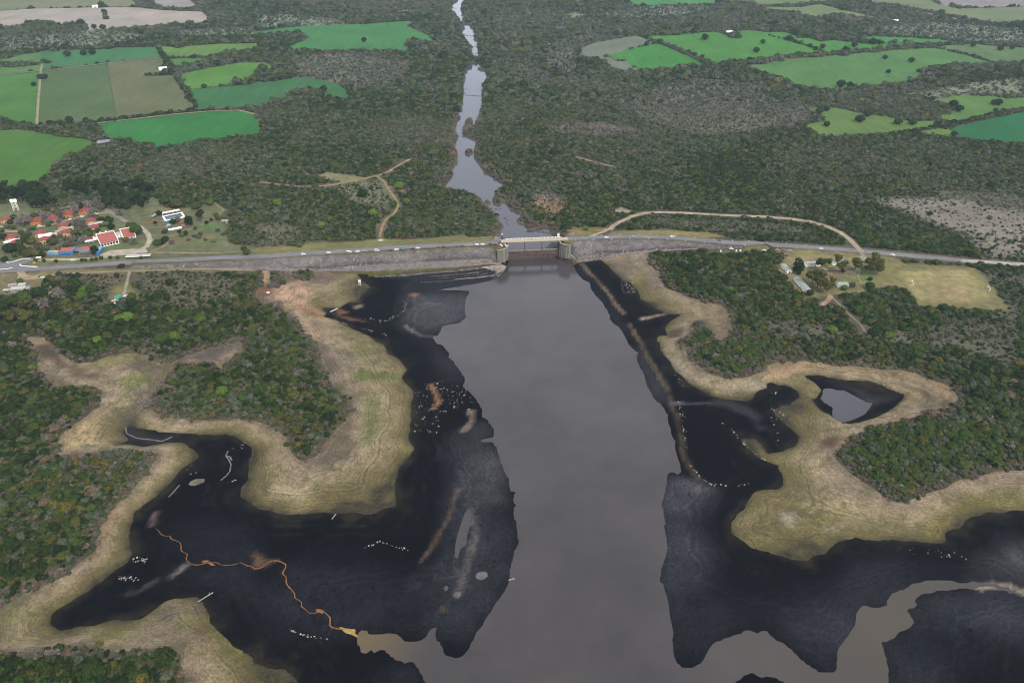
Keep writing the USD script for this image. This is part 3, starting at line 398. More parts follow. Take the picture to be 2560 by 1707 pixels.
for s_, w_, c, a in [('21: 640,850 700,920 780,990 840,1060 900,1140 940,1200 1010,1290', 1.3, (120, 102, 86), .8), ('21: 1080,1385 1120,1460 1150,1540; 22: 1180,0 1230,110 1290,210 1350,310 1420,420', 1.6, (102, 88, 70), .7), ('22: 1440,480 1460,590 1510,640 1520,740 1540,860 1560,1000 1620,1110 1700,1230', 1.6, (88, 76, 62), .65),
    ('21: 1190,1345 1320,1320 1460,1300', 2.5, (150, 136, 116), .8), ('12: 1600,380 1650,480 1660,550 1610,600', 2, (150, 112, 80), .8), ('12: 1960,610 1970,680 1940,750 1880,790', 2.2, (122, 110, 96), .8), ('12: 1840,1330 1790,1440 1760,1560; 13: 1790,0 1720,130 1640,280 1520,470', 1.1, (96, 80, 68), .7),
    ('03: 1420,55 1390,140', 3, (110, 92, 88), .7), ('03: 1580,600 1640,560 1690,530', 2, (130, 122, 118), .7),
    ('03: 1180,770 1270,750 1330,700 1420,650', 2, (70, 66, 66), .7), ('11: 1360,1410 1420,1450 1500,1490 1610,1495', 1.6, (118, 114, 114), .7), ('13: 1960,0 2000,200 1930,480 1880,640 1840,760', 3, (92, 88, 84), .6), ('33: 1930,690 2060,665 2200,690 2334,740', 3, (150, 138, 124), .7), ('22: 1450,540 1560,545 1800,550', 1.6, (90, 90, 98), .7)]: stroke(s_, w_, c, 0.8, a, 1.0)
for s_, c in [('13: 1680,890 1720,875 1745,900 1710,920', (96, 84, 62)),
    ('11: 1415,1118 1440,1108 1470,1118 1450,1134 1420,1134', (128, 94, 74)), ('11: 730,1270 780,1270 830,1300 760,1320', (108, 78, 58)), ('11: 700,1310 860,1340 1000,1370 860,1360', (104, 74, 56)), ('11: 890,1245 960,1225 975,1240 910,1260', (130, 118, 104)), ('11: 880,1195 950,1188 955,1200 890,1205', (110, 96, 78)), ('13: 0,410 120,455 200,465 100,500 0,540', (96, 76, 58))]:
    paint(W(s_, 1.0), c, 0.9, 0.9, 0.1)
# where mud and bank meet the two run into each other
sMg = RegularGridInterpolator((np.arange(FY0 + 0.5, FY1), np.arange(FX0 + 0.5, FX1)), np.maximum(sM, sPM).astype(np.float32), bounds_error=False, fill_value=-60)(np.stack([yy, xx], -1)); nD = fb(xx, yy, 11, 3, 51); nE = fb(xx, yy, 26, 3, 52)
wE = np.clip(0.62 - sMg / (9 + 14 * (nE + .3)) + 1.5 * nD, 0, 1)[..., None] * (sMg > -3)[..., None]; col = col * (1 - .85 * wE) + (.85 * wE) * (lin((56, 50, 36)) * (1 - np.clip(nB * 2 + .4, 0, 1))[..., None] + lin((34, 34, 30)) * np.clip(nB * 2 + .4, 0, 1)[..., None])
wS = np.clip(.5 - np.abs(np.mod(sMg + 5 * nE, 7.5) - 3.7) / 1.5 + 1.2 * nD, 0, 1)[..., None] * ((sMg > 3) & (sMg < 26))[..., None]; col = col * (1 - .35 * wS) + .35 * wS * lin((60, 56, 50))
wB = np.clip(0.55 + sMg / 6 + 1.6 * nD, 0, 1)[..., None] * (sMg > -14)[..., None]; BANK = BANK * (1 - .75 * wB) + .75 * wB * lin((50, 46, 36))
MUDC = col * (1 + 0.5 * nB + 0.3 * nA)[..., None]
col = ground_col
def look_up(a): return RegularGridInterpolator((np.arange(ny), np.arange(nx)), a, bounds_error=False, fill_value=None)
def at_xy(a, x, y): return look_up(a)(np.stack([np.clip((y - PY0) / PS - .5, 0, ny - 1), np.clip((x - PX0) / PS - .5, 0, nx - 1)], -1))

# ---------------------------------------------------------------- materials of the land
def land_mat(name, links_extra=(), nodes_extra=None, rough=0.95, big=(0.12, .7, 1.3), small=(0.9, .72, 1.28), bump=0.6, spec=0.15):
    nd = {'a': ('attribute', {'attribute': 'Cd'}), 'g': ('geometry', {}),
          'n1': ('noise_texture', {'scale': big[0], 'detail': 4.0, 'roughness': 0.6}), 'r1': ('rgb_ramp', {'ramp': [(0.3, (big[1],) * 3), (0.7, (big[2],) * 3)]}),
          'n2': ('noise_texture', {'scale': small[0], 'detail': 5.0, 'roughness': 0.75}), 'r2': ('rgb_ramp', {'ramp': [(0.28, (small[1],) * 3), (0.72, (small[2],) * 3)]}),
          'm1': ('mix', {'mix_type': 'multiply', 'fac': 1.0}), 'm2': ('mix', {'mix_type': 'multiply', 'fac': 1.0}),
          'b': ('bump', {'strength': bump, 'distance': 0.5}), 'p': ('principled_bsdf', {'roughness': rough, 'specular_ior_level': spec})}
    nd.update(nodes_extra or {})
    ln = [('g.position', 'n1.vector'), ('g.position', 'n2.vector'), ('n1.fac', 'r1.fac'), ('n2.fac', 'r2.fac'), ('a.color', 'm1.color1'), ('r1.color', 'm1.color2'), ('m1.color', 'm2.color1'), ('r2.color', 'm2.color2'), ('n2.fac', 'b.height'), ('b.normal', 'p.normal')]
    ln += list(links_extra) or [('m2.color', 'p.base_color')]
    return usdkit.material(stage, f'/World/Looks/{name}', nd, ln, surface='p.BSDF')
VOR = {'scale': 0.45, 'feature': 'distance_to_edge'}
M_ground = land_mat('ground')
# strand lines: bands that follow the height
def bands(freq, lo, hi, jitter=0.5):
    return ({'gx': ('separate_xyz', {}), 'bn': ('noise_texture', {'scale': 0.05, 'detail': 3.0}), 'k1': ('math', {'math_type': 'multiply_add', 'value2': jitter, 'value3': 0.0}), 'k2': ('math', {'math_type': 'multiply', 'value2': freq}),
             'bw': ('noise_texture', {'dimensions': '1D', 'scale': 1.0, 'detail': 3.0, 'roughness': 0.7}), 'br': ('rgb_ramp', {'ramp': lo_hi(lo, hi)}), 'mb': ('mix', {'mix_type': 'multiply', 'fac': 1.0})},
            [('g.position', 'gx.vector'), ('g.position', 'bn.vector'), ('bn.fac', 'k1.value1'), ('gx.z', 'k1.value3'), ('k1.value', 'k2.value1'), ('k2.value', 'bw.w'), ('bw.fac', 'br.fac'), ('m2.color', 'mb.color1'), ('br.color', 'mb.color2'), ('mb.color', 'p.base_color')])
def lo_hi(lo, hi): return [(0.3, (lo,) * 3), (0.5, (1.0,) * 3), (0.7, (hi,) * 3)]
nd, ln = bands(5.5, 0.62, 1.18, 1.6)
nd.update({'w1': ('noise_texture', {'scale': 0.10, 'detail': 6.0, 'roughness': 0.7}), 'wr': ('rgb_ramp', {'ramp': [(0.5, (0, 0, 0)), (0.66, (.75,) * 3)]}), 'wx': ('mix', {'color2': tuple(lin((86, 84, 48)))}),
  'w2': ('noise_texture', {'scale': 0.35, 'detail': 6.0, 'roughness': 0.75}), 'wr2': ('rgb_ramp', {'ramp': [(0.52, (0, 0, 0)), (0.68, (.7,) * 3)]}), 'wx2': ('mix', {'color2': tuple(lin((84, 74, 66)))}), 'mpw': ('mapping', {'location': (37, 11, 5)})})
ln = [x for x in ln if x[0] != 'mb.color'] + [('g.position', 'w1.vector'), ('w1.fac', 'wr.fac'), ('wr.color', 'wx.fac'), ('mb.color', 'wx.color1'), ('g.position', 'mpw.vector'), ('mpw.vector', 'w2.vector'), ('w2.fac', 'wr2.fac'), ('wr2.color', 'wx2.fac'), ('wx.color', 'wx2.color1'), ('wx2.color', 'p.base_color')]
M_bank = land_mat('shore_bank', ln, nd, small=(0.55, .5, 1.5), big=(0.08, .75, 1.25))
nd, ln = bands(7.0, 0.8, 1.3, 1.2)
nd.update({'vo': ('voronoi_texture', VOR), 'vr': ('rgb_ramp', {'ramp': [(0.0, (.55,) * 3), (0.06, (1.0,) * 3), (1.0, (1.1,) * 3)]}), 'vm': ('mix', {'mix_type': 'multiply', 'fac': .7}), 'pn': ('noise_texture', {'scale': 0.22, 'detail': 3.0}), 'pr': ('rgb_ramp', {'ramp': [(0.66, (1.0,) * 3), (0.72, (.45,) * 3)]}), 'pm': ('mix', {'mix_type': 'multiply', 'fac': 1.0})})
ln = [x for x in ln if x[0] != 'mb.color'] + [('g.position', 'vo.vector'), ('vo.distance', 'vr.fac'), ('mb.color', 'vm.color1'), ('vr.color', 'vm.color2'), ('g.position', 'pn.vector'), ('pn.fac', 'pr.fac'), ('vm.color', 'pm.color1'), ('pr.color', 'pm.color2'), ('pm.color', 'p.base_color')]
M_mud = land_mat('mud', ln, nd, rough=0.8, spec=0.012, small=(0.6, .5, 1.6), big=(0.05, .75, 1.25), bump=0.5)
M_dirt = land_mat('dirt', small=(0.6, .82, 1.18))
def silt(s, r):
    c = W(s, 0)[0]; return {'scale': (1 / r, 1 / r, 0.0), 'location': (-c[0] / r, -c[1] / r, 0.0)}
M_water = usdkit.material(stage, '/World/Looks/water', {
    'g': ('geometry', {}), 'mp': ('mapping', {'scale': (1.0, 1.6, 1.0)}), 'n': ('noise_texture', {'scale': 0.9, 'detail': 4.0, 'roughness': 0.6}), 'b': ('bump', {'strength': 0.12, 'distance': 0.25}),
    'n2': ('noise_texture', {'scale': 0.011, 'detail': 5.0, 'roughness': 0.65}), 'r': ('rgb_ramp', {'ramp': [(0.35, tuple(lin((62, 58, 58)))), (0.65, tuple(lin((78, 73, 72))))]}),
    'm1': ('mapping', silt('13: 960,1170', 42)), 'g1': ('gradient_texture', {'gradient_type': 'spherical'}), 'x1': ('mix', {'color2': tuple(lin((104, 88, 60)))}), 'm2': ('mapping', silt('33: 1000,1000', 110)), 'g2': ('gradient_texture', {'gradient_type': 'spherical'}), 'x2': ('mix', {'color2': tuple(lin((84, 76, 64)))}),
    'p': ('principled_bsdf', {'roughness': 0.12, 'ior': 1.33, 'specular_ior_level': 0.5})},
    [('g.position', 'mp.vector'), ('mp.vector', 'n.vector'), ('g.position', 'n2.vector'), ('n2.fac', 'r.fac'), ('r.color', 'x1.color1'), ('g.position', 'm1.vector'), ('m1.vector', 'g1.vector'), ('g1.fac', 'x1.fac'), ('x1.color', 'x2.color1'), ('g.position', 'm2.vector'), ('m2.vector', 'g2.vector'), ('g2.fac', 'x2.fac'), ('x2.color', 'p.base_color'), ('n.fac', 'b.height'), ('b.normal', 'p.normal')], surface='p.BSDF')

# ---------------------------------------------------------------- the land as one grid, cut along the traced edges
def spread(a, b, s, g, lim):                       # even steps from a to b, then growing steps to lim
    v = list(np.arange(a, b, s)); st = s
    while v[-1] < lim: st *= g; v.append(v[-1] + st)
    return np.array(v)
gx = np.r_[-spread(780, 780 + 1, 2.5, 1.07, 14000)[::-1], np.arange(-777.5, 780, 2.5), spread(780, 780 + 1, 2.5, 1.07, 14000)]
gy = np.r_[np.array([-6000, -2500, -900, -300, -60, 0, 30, 60, 90, 120, 150, 170, 190, 205, 215, 222]), np.arange(225, 1150, 2.5), spread(1150, 1151, 2.5, 1.012, 2650)]
gy = np.r_[gy, spread(gy[-1] + 30, gy[-1] + 31, 30, 1.2, 16000)]
GX, GY = np.meshgrid(gx, gy); GZ = H(GX, GY)
V = np.stack([GX, GY, GZ], -1).reshape(-1, 3); R, C = GX.shape
i = np.arange(R * C).reshape(R, C); a, b, c_, d_ = i[:-1, :-1].ravel(), i[:-1, 1:].ravel(), i[1:, 1:].ravel(), i[1:, :-1].ravel()
F = np.vstack([np.stack([a, b, c_], 1), np.stack([a, c_, d_], 1)])
def samp(s, fill): return RegularGridInterpolator((np.arange(FY0 + 0.5, FY1), np.arange(FX0 + 0.5, FX1)), ndimage.gaussian_filter(s.astype(np.float32), 0.8), bounds_error=False, fill_value=fill)(np.stack([V[:, 1], V[:, 0]], -1))
vT = samp(-sT, 60.0); vM = samp(np.maximum(sM, sPM), -60.0)
vM = vM + 5.0 * fb(V[:, 0], V[:, 1], 9, 3, 41) * (np.abs(vM) < 12); vT = vT + 3.0 * fb(V[:, 0], V[:, 1], 12, 2, 42) * (np.abs(vT) < 10)
vT = np.where(samp(m_dam * 1.0, 0.0) > 0.5, np.maximum(vT, 1.0), vT)
def cut(V, F, s, extra):
    """Splits the triangles along s = 0: (part with s > 0, part with s < 0), each (vertices, faces, extra)."""
    s = np.where(np.abs(s) < 1e-3, 1e-3, s); sg = s[F] > 0; k = sg.sum(1)
    Vn, En, base = [V], [extra], len(V); pos, neg = [F[k == 3]], [F[k == 0]]
    for want, lone, rest in ((1, pos, neg), (2, neg, pos)):
        f, g = F[k == want], sg[k == want]
        if len(f) == 0: continue
        j = np.argmax(g if want == 1 else ~g, 1); r = np.arange(len(f))
        A, B, Cc = f[r, j], f[r, (j + 1) % 3], f[r, (j + 2) % 3]
        tb, tc = (s[A] / (s[A] - s[B]))[:, None], (s[A] / (s[A] - s[Cc]))[:, None]
        Vn += [V[A] * (1 - tb) + V[B] * tb, V[A] * (1 - tc) + V[Cc] * tc]; En += [extra[A] * (1 - tb) + extra[B] * tb, extra[A] * (1 - tc) + extra[Cc] * tc]
        p, q = base + r, base + len(f) + r; base += 2 * len(f)
        lone.append(np.stack([A, p, q], 1)); rest.append(np.vstack([np.stack([p, B, Cc], 1), np.stack([p, Cc, q], 1)]))
    Vn, En = np.vstack(Vn), np.vstack(En); out = []
    for part in (pos, neg):
        f = np.vstack(part); used, inv = np.unique(f, return_inverse=True); out.append((Vn[used], inv.reshape(-1, 3), En[used]))
    return out
nz = np.gradient(GZ, gy, axis=0), np.gradient(GZ, gx, axis=1)
NRM = np.stack([-nz[1].ravel(), -nz[0].ravel(), np.ones(R * C)], 1); NRM /= np.linalg.norm(NRM, axis=1, keepdims=True)
up_, dn_ = cut(V, F, vT, np.c_[NRM, vM])
ba_m, ba_b = cut(dn_[0], dn_[1], dn_[2][:, 3], dn_[2])
tag(cdmesh('ground', up_[0], up_[1], M_ground, {'Cd': np.stack([at_xy(ground_col[..., k], up_[0][:, 0], up_[0][:, 1]) for k in range(3)], 1)}, normals=up_[2][:, :3]), 'scrub-covered ground around the reservoir and along the river', kind='structure')
tag(cdmesh('shore_bank', ba_b[0], ba_b[1], M_bank, {'Cd': np.stack([at_xy(BANK[..., k], ba_b[0][:, 0], ba_b[0][:, 1]) for k in range(3)], 1)}, normals=ba_b[2][:, :3]), 'dry tan and olive shore left by the falling water, with strand lines', kind='structure')
tag(cdmesh('mud_flat', ba_m[0], ba_m[1], M_mud, {'Cd': np.stack([at_xy(MUDC[..., k], ba_m[0][:, 0], ba_m[0][:, 1]) for k in range(3)], 1)}, normals=ba_m[2][:, :3]), 'black to grey mud bared around the reservoir water', kind='structure')

def flat(poly, z):
    t = [trimesh.creation.triangulate_polygon(g, engine='earcut') for g in getattr(poly, 'geoms', [poly])]
    vs, fs, n = [], [], 0
    for v, f in t: vs.append(np.c_[v, np.full(len(v), z)]); fs.append(f + n); n += len(v)
    return np.vstack(vs), np.vstack(fs)
def drape(poly, step, off):
    poly = poly if poly.is_valid else poly.buffer(0); vs, fs, n = [], [], 0
    for g in getattr(poly, 'geoms', [poly]):
        if g.area < 1: continue
        g = g.segmentize(step); x0, y0, x1, y1 = g.bounds
        q = np.stack(np.meshgrid(np.arange(x0 + step / 2, x1, step), np.arange(y0 + step / 2, y1, step)), -1).reshape(-1, 2)
        import shapely
        inner = g.buffer(-step * 0.35); q = q[shapely.contains_xy(inner, q[:, 0], q[:, 1])] if len(q) and not inner.is_empty else np.zeros((0, 2))
        rings = [np.array(r.coords)[:-1] for r in [g.exterior, *g.interiors]]; p = np.vstack(rings + [q])
        f = Delaunay(p).simplices; ctr = p[f].mean(1); f = f[shapely.contains_xy(g, ctr[:, 0], ctr[:, 1])]
        e = p[f]; sgn = np.cross(e[:, 1] - e[:, 0], e[:, 2] - e[:, 0]); f[sgn < 0] = f[sgn < 0][:, ::-1]
        vs.append(np.c_[p, H(p[:, 0], p[:, 1]) + off]); fs.append(f + n); n += len(p)
    return np.vstack(vs), np.vstack(fs)
def sheet(name, poly, step, off, mat, label, rgb=None, kind='structure'):
    v, f = drape(poly, step, off)
    n = np.tile([0, 0, 1.0], (len(v), 1))
    return tag(cdmesh(name, v, f, mat, {'Cd': np.tile(lin(rgb), (len(v), 1))} if rgb is not None else None, normals=n), label, kind=kind)
wp = Polygon(water_poly).buffer(6)
tag(cdmesh('reservoir_water', *flat(wp, 0.0), M_water, normals=None), 'murky grey brown water of the drawn-down reservoir', kind='structure')
M_river = usdkit.material(stage, '/World/Looks/river', {'g': ('geometry', {}), 'n': ('noise_texture', {'scale': 0.5, 'detail': 3.0}), 'b': ('bump', {'strength': 0.04, 'distance': 0.2}), 'p': ('principled_bsdf', {'base_color': tuple(lin((74, 72, 78))), 'roughness': 0.05, 'ior': 1.33, 'specular_ior_level': 0.5})}, [('g.position', 'n.vector'), ('n.fac', 'b.height'), ('b.normal', 'p.normal')], surface='p.BSDF')
tag(cdmesh('river_water', *flat(Polygon(river_poly).buffer(2.5), -2.0), M_river), 'pale river winding away below the dam', kind='structure')
tag(cdmesh('pond_water', *flat(Polygon(pond_poly).buffer(2.0), 3.2), M_river), 'grey heart-shaped pool cut off on the right bank', kind='structure')
# ---------------------------------------------------------------- roads, paths, streams
M_asph = land_mat('asphalt', small=(0.5, .9, 1.1), big=(0.05, .85, 1.15), bump=0.1)
M_conc = plain('concrete', (168, 160, 146), 0.85, 0.22, 0.35); M_stain = plain('stained_concrete', (92, 74, 68), 0.8, 0.35, 0.25); M_dkc = plain('dark_concrete', (74, 66, 60), 0.85, 0.3, 0.4)
M_white = plain('white_paint', (290, 288, 280), 0.6, 0.08, 0.5); M_glass = plain('dark_glass', (22, 26, 32), 0.15, 0.2, 0.5, 0.0, 0.6); M_tyre = plain('rubber', (24, 24, 25), 0.8, 0.2, 2.0)
M_metal = plain('grey_metal', (120, 122, 124), 0.5, 0.15, 0.5, 0.3); M_wood = plain('pole_wood', (116, 104, 92), 0.85, 0.25, 1.0); M_dark = plain('dark_opening', (24, 22, 21), 0.9, 0.2, 1.0)
BLOCKS = []
def way(name, s, w, off, mat, label, rgb, step=5.0, ext=None, extra=None):
    q = W2(s) if isinstance(s, str) else s
    g = LineString(q).buffer(w / 2, cap_style=1 if ext is None else 2)
    if extra: g = unary_union([g] + [Polygon(W2(e)).buffer(0) for e in extra])
    BLOCKS.append([np.array(x.exterior.coords) for x in getattr(g, 'geoms', [g])])
    return sheet(name, g, step, off, mat, label, rgb)
RL = '01: -300,945 0,906 400,881 850,848 1200,822 1600,802 2000,784 2334,775; 11: 400,749 800,722 1200,694 1600,674 1900,660 2170,647 2262,643'
RR = '21: 500,612 600,604 800,596 1000,590 1200,590 1500,602 1800,628 2100,654 2334,666; 31: 200,675 400,690 800,720 1100,748 1500,782 1820,815'
junction = ['01: -200,840 60,828 160,815 270,797 330,802 240,830 185,852 200,862 330,872 330,885 -200,930']
sheet('road_verge', unary_union([LineString(W2(RL)).buffer(6.0), LineString(W2(RR)).buffer(6.0)]), 5.0, 0.25, M_dirt, 'pale gravel verge along the dam road', (112, 104, 84))
sheet('road', unary_union([LineString(W2(RL)).buffer(4.3), LineString(W2(RR)).buffer(4.3), Polygon(W2(junction[0])).buffer(0)]), 5.0, 0.32, M_asph, 'grey asphalt road along the crest of the dam', (128, 126, 128))
way('gravel_road', '31: 1800,812 2334,845 2600,860', 8.0, 0.36, M_dirt, 'pale gravel road leading off to the right', (172, 164, 152))
way('gravel_road', '21: 730,585 830,550 920,495 1000,450 1100,405 1200,380 1350,370 1600,378 1900,395 2334,412; 31: 0,412 200,430 380,455 540,500 660,555 750,620 800,680 850,722', 6.0, 0.38, M_dirt, 'pale gravel road looping through the woods beyond the dam', (168, 154, 130))
way('dirt_road', '31: 850,740 882,790 845,845 750,875 600,890 430,890', 4.2, 0.3, M_dirt, 'dirt drive from the road to the long sheds', (150, 138, 118))
way('dirt_road', '31: 845,850 820,950 850,1030 860,1080 800,1100 600,1110 560,1120 490,1085', 2.6, 0.3, M_dirt, 'faint track around the sheds', (142, 128, 96))
way('dirt_road', '31: 560,1125 640,1200 750,1310 850,1400 890,1470', 2.4, 0.3, M_dirt, 'narrow track running down into the scrub', (134, 122, 98)); way('dirt_road', '31: 570,1135 540,1180 500,1210', 5, 0.32, M_dirt, 'bare orange soil by the rubble heap', (172, 138, 108))
way('dirt_road', '11: 50,95 200,115 440,140 700,120 900,80 1100,38 1240,-10; 10: 1200,1568 1300,1510 1400,1455', 3.2, 0.3, M_dirt, 'sandy track through the scrub left of the river', (160, 132, 96))
way('dirt_road', '11: 1100,38 1170,90 1200,150 1260,230 1300,310 1260,380 1180,440 1150,500 1130,590', 3.2, 0.33, M_dirt, 'sandy track down to the foot of the dam', (150, 130, 92)); way('dirt_road', '11: 1205,135 1340,178', 2.6, 0.36, M_dirt, 'short sandy spur of the track', (158, 128, 92))
way('dirt_road', '20: 590,1435 720,1470 820,1500 920,1520', 4, 0.3, M_dirt, 'orange track in the woods right of the river', (150, 122, 92))
way('gravel_road', '01: -60,470 0,500 60,545 160,545 300,515 480,480 640,435 760,400 900,380 980,368', 4.5, 0.3, M_dirt, 'gravel lane between the cottages', (158, 146, 126)); way('gravel_road', '01: 975,345 1060,400 1175,468', 5.5, 0.3, M_dirt, 'cobbled lane beside the lodge lawn', (140, 132, 122))
way('gravel_road', '01: 1275,500 1345,560 1370,620 1340,680 1240,722 1100,748 950,780 700,797 560,800 280,805', 5.5, 0.3, M_dirt, 'gravel drive in front of the lodge', (178, 166, 148), extra=['01: 900,765 1000,715 1240,702 1330,700 1350,735 1200,757 1000,772'])
way('dirt_road', '01: 1370,735 1560,737 1900,742 2200,728 2334,722', 2.6, 0.3, M_dirt, 'dirt path below the lawns', (160, 142, 116)); way('dirt_road', '01: 1380,725 1480,690 1540,640', 3, 0.3, M_dirt, 'reddish dirt path up the lawn', (158, 128, 104)); way('dirt_road', '01: 1540,600 1700,530 1850,480 1980,400 2040,350 1960,290', 2.6, 0.3, M_dirt, 'worn path behind the pools', (142, 124, 92))
sheet('dirt_road', Polygon(W2('01: 150,912 225,908 240,938 300,945 440,938 390,968 280,985 150,990 168,940')).buffer(0), 4, 0.3, M_dirt, 'bare dirt turnout below the road', (160, 142, 118))
way('dirt_road', '01: 430,941 700,922 1000,913 1190,906 1500,894 1900,886 2334,896', 2.6, 0.3, M_dirt, 'pale track along the foot of the embankment', (158, 142, 114)); way('dirt_road', '01: 1185,905 1160,1000 1130,1115', 2.8, 0.32, M_dirt, 'wheel-rutted track to the green roofed house', (156, 144, 122))
way('gravel_road', '30: 740,-20 1100,55 1400,115 1760,185', 9, 1.2, M_dirt, 'far pale road beyond the fields on the right', (178, 170, 160), 30)
for s, lb in (('00: -60,693 365,651 975,580 1480,526', 'pale farm track between the fields'), ('00: 385,590 372,650 352,900 336,1140', 'pale farm track beside the green strip field'), ('00: 870,1130 1140,1097 1300,1080 1600,1046 1900,1020 2180,1010 2334,1050', 'pale farm track along the hedge')): way('field_track', s, 4, 0.8, M_dirt, lb, (150, 138, 112), 25)
M_brick = plain('brick_path', (172, 108, 84), 0.9, 0.15, 1.0)
for s in ('Z360/490: -40,622 160,600 450,562', 'Z360/490: 75,745 250,725 450,700'): way('brick_path', s, 1.8, 0.3, M_brick, 'red brick garden path to the pools', None, 3)
BLOCKS.append([np.array(LineString(W2(x)).buffer(7.0).exterior.coords) for x in (RL, RR)] + [W2('01: 150,912 225,908 240,938 300,945 440,938 390,968 280,985 150,990 168,940')])
# ---------------------------------------------------------------- fields, far ponds
def field_mat(name, rgb, seed):
    c = lin(rgb)
    return usdkit.material(stage, f'/World/Looks/{name}', {
        'g': ('geometry', {}), 'n1': ('noise_texture', {'scale': 0.012, 'detail': 4.0, 'roughness': 0.6}), 'r1': ('rgb_ramp', {'ramp': [(0.3, tuple(c * [.8, .86, .8])), (0.7, tuple(c * [1.22, 1.12, 1.15]))]}),
        'mp': ('mapping', {'rotation': (0, 0, 0.4 + 0.7 * seed), 'scale': (1.0, 0.06, 1.0)}), 'n2': ('noise_texture', {'scale': 0.16, 'detail': 4.0, 'roughness': 0.7}), 'r2': ('rgb_ramp', {'ramp': [(0.3, (.84,) * 3), (0.7, (1.14,) * 3)]}),
        'm': ('mix', {'mix_type': 'multiply', 'fac': 1.0}), 'p': ('principled_bsdf', {'roughness': 0.9, 'specular_ior_level': 0.1})},
        [('g.position', 'n1.vector'), ('n1.fac', 'r1.fac'), ('g.position', 'mp.vector'), ('mp.vector', 'n2.vector'), ('n2.fac', 'r2.fac'), ('r1.color', 'm.color1'), ('r2.color', 'm.color2'), ('m.color', 'p.base_color')], surface='p.BSDF')
for k, (p, c) in enumerate(fields):
    sheet('crop_field', Polygon(p).buffer(0), 40.0, 0.35 + 0.03 * (k % 5), field_mat(f'field_{k}', np.array(c) * (np.array([.84, .80, .74]) if c[1] > c[0] + 12 else .88), k), 'cultivated field among the far woods')
for p in ponds:
    c = Polygon(p).buffer(0); z = float(H(*[np.array([q]) for q in c.centroid.coords[0]])[0]) + 0.9
    tag(cdmesh('far_pond', *flat(c, z), M_water), 'small farm pond shining among the fields', kind='structure')

# ---------------------------------------------------------------- crowns
def leaf_clump(r, h, n, size, seed, top=0.75, core=True, up=0.25):
    g = np.random.default_rng(seed); V, F = [], []
    # lobes give the crown an uneven outline
    L = g.normal(0, 1, (7, 3)); L[:, 2] = np.abs(L[:, 2]) * 0.7; L /= np.linalg.norm(L, axis=1, keepdims=True)
    for k in range(n):
        d = g.normal(0, 1, 3); d[2] = abs(d[2]) * 1.1 - up; d /= np.linalg.norm(d)
        lobe = 0.72 + 0.34 * max(0, np.max(L @ d) - 0.55) / 0.45
        rad = lobe * g.uniform(0.82, 1.06) if g.random() < 0.8 else g.uniform(0.45, 0.8)
        c = np.array([d[0] * r * rad, d[1] * r * rad, h * (0.46 + 0.5 * d[2] * rad)])
        nrm = d * 0.9 + g.normal(0, 0.45, 3) + [0, 0, 0.35]; nrm /= np.linalg.norm(nrm)
        a = np.cross(nrm, [0.3, 0.2, 1.0]); a /= np.linalg.norm(a) + 1e-9; b = np.cross(nrm, a)
        ang = g.uniform(0, 6.28); a, b = a * math.cos(ang) + b * math.sin(ang), b * math.cos(ang) - a * math.sin(ang)
        s = size * g.uniform(0.7, 1.35); o = len(V)
        V += [c - a * s * g.uniform(.7, 1.1) - b * s * 0.6, c + a * s * 0.9 - b * s * g.uniform(.5, .9), c + a * s * g.uniform(.5, .9) + b * s, c - a * s * 0.8 + b * s * g.uniform(.6, 1.0), c + nrm * s * 0.35]
        F += [[o, o + 1, o + 4], [o + 1, o + 2, o + 4], [o + 2, o + 3, o + 4], [o + 3, o, o + 4]]
    V, F = np.array(V), np.array(F)
    if core:
        s = trimesh.creation.icosphere(1, 1.0); v = s.vertices * [r * 0.66, r * 0.66, h * 0.4] + [0, 0, h * 0.42]
        F = np.vstack([F, s.faces + len(V)]); V = np.vstack([V, v])
    return V, F
def bare_clump(r, h, n, seed):
    g = np.random.default_rng(seed); V, F = [], []
    for k in range(n):
        d = g.normal(0, 1, 3); d[2] = abs(d[2]) * 1.3 + 0.25; d /= np.linalg.norm(d)
        p0 = np.array([d[0] * r * 0.2, d[1] * r * 0.2, h * 0.15]); p1 = np.array([d[0] * r, d[1] * r, h * (0.25 + 0.75 * d[2])]) * g.uniform(0.75, 1.05)
        s = np.cross(p1 - p0, g.normal(0, 1, 3)); s /= np.linalg.norm(s); w = g.uniform(0.05, 0.12) * r / 2.2; o = len(V)
        m = p0 * 0.35 + p1 * 0.65 + g.normal(0, 0.12, 3) * r
        V += [p0 - s * w, p0 + s * w, m + s * w * 1.6, m - s * w * 1.6, p1]
        F += [[o, o + 1, o + 2], [o, o + 2, o + 3], [o + 3, o + 2, o + 4]]
        for q in range(2):                          # twig fans
            t = m + (p1 - m) * g.uniform(0, .7); e = t + g.normal(0, 0.28, 3) * r; o = len(V)
            V += [t, e, e + g.normal(0, 0.14, 3) * r]; F += [[o, o + 1, o + 2]]
    return np.array(V), np.array(F)
def leaf_mat(name, a, b, trans=0.25):
    return usdkit.material(stage, f'/World/Looks/{name}', {
        'o': ('object_info', {}), 'g': ('geometry', {}), 'r': ('rgb_ramp', {'ramp': [(0.0, tuple(lin(a))), (1.0, tuple(lin(b)))]}),
        'n': ('noise_texture', {'scale': 0.8, 'detail': 2.0}), 'r2': ('rgb_ramp', {'ramp': [(0.3, (.6,) * 3), (0.7, (1.4,) * 3)]}), 'm': ('mix', {'mix_type': 'multiply', 'fac': 1.0}),
        'd': ('diffuse_bsdf', {}), 't': ('translucent_bsdf', {}), 'x': ('mix_closure', {'fac': trans})},
        [('o.random', 'r.fac'), ('g.position', 'n.vector'), ('n.fac', 'r2.fac'), ('r.color', 'm.color1'), ('r2.color', 'm.color2'), ('m.color', 'd.color'), ('m.color', 't.color'), ('d.BSDF', 'x.closure1'), ('t.BSDF', 'x.closure2')], surface='x.closure')
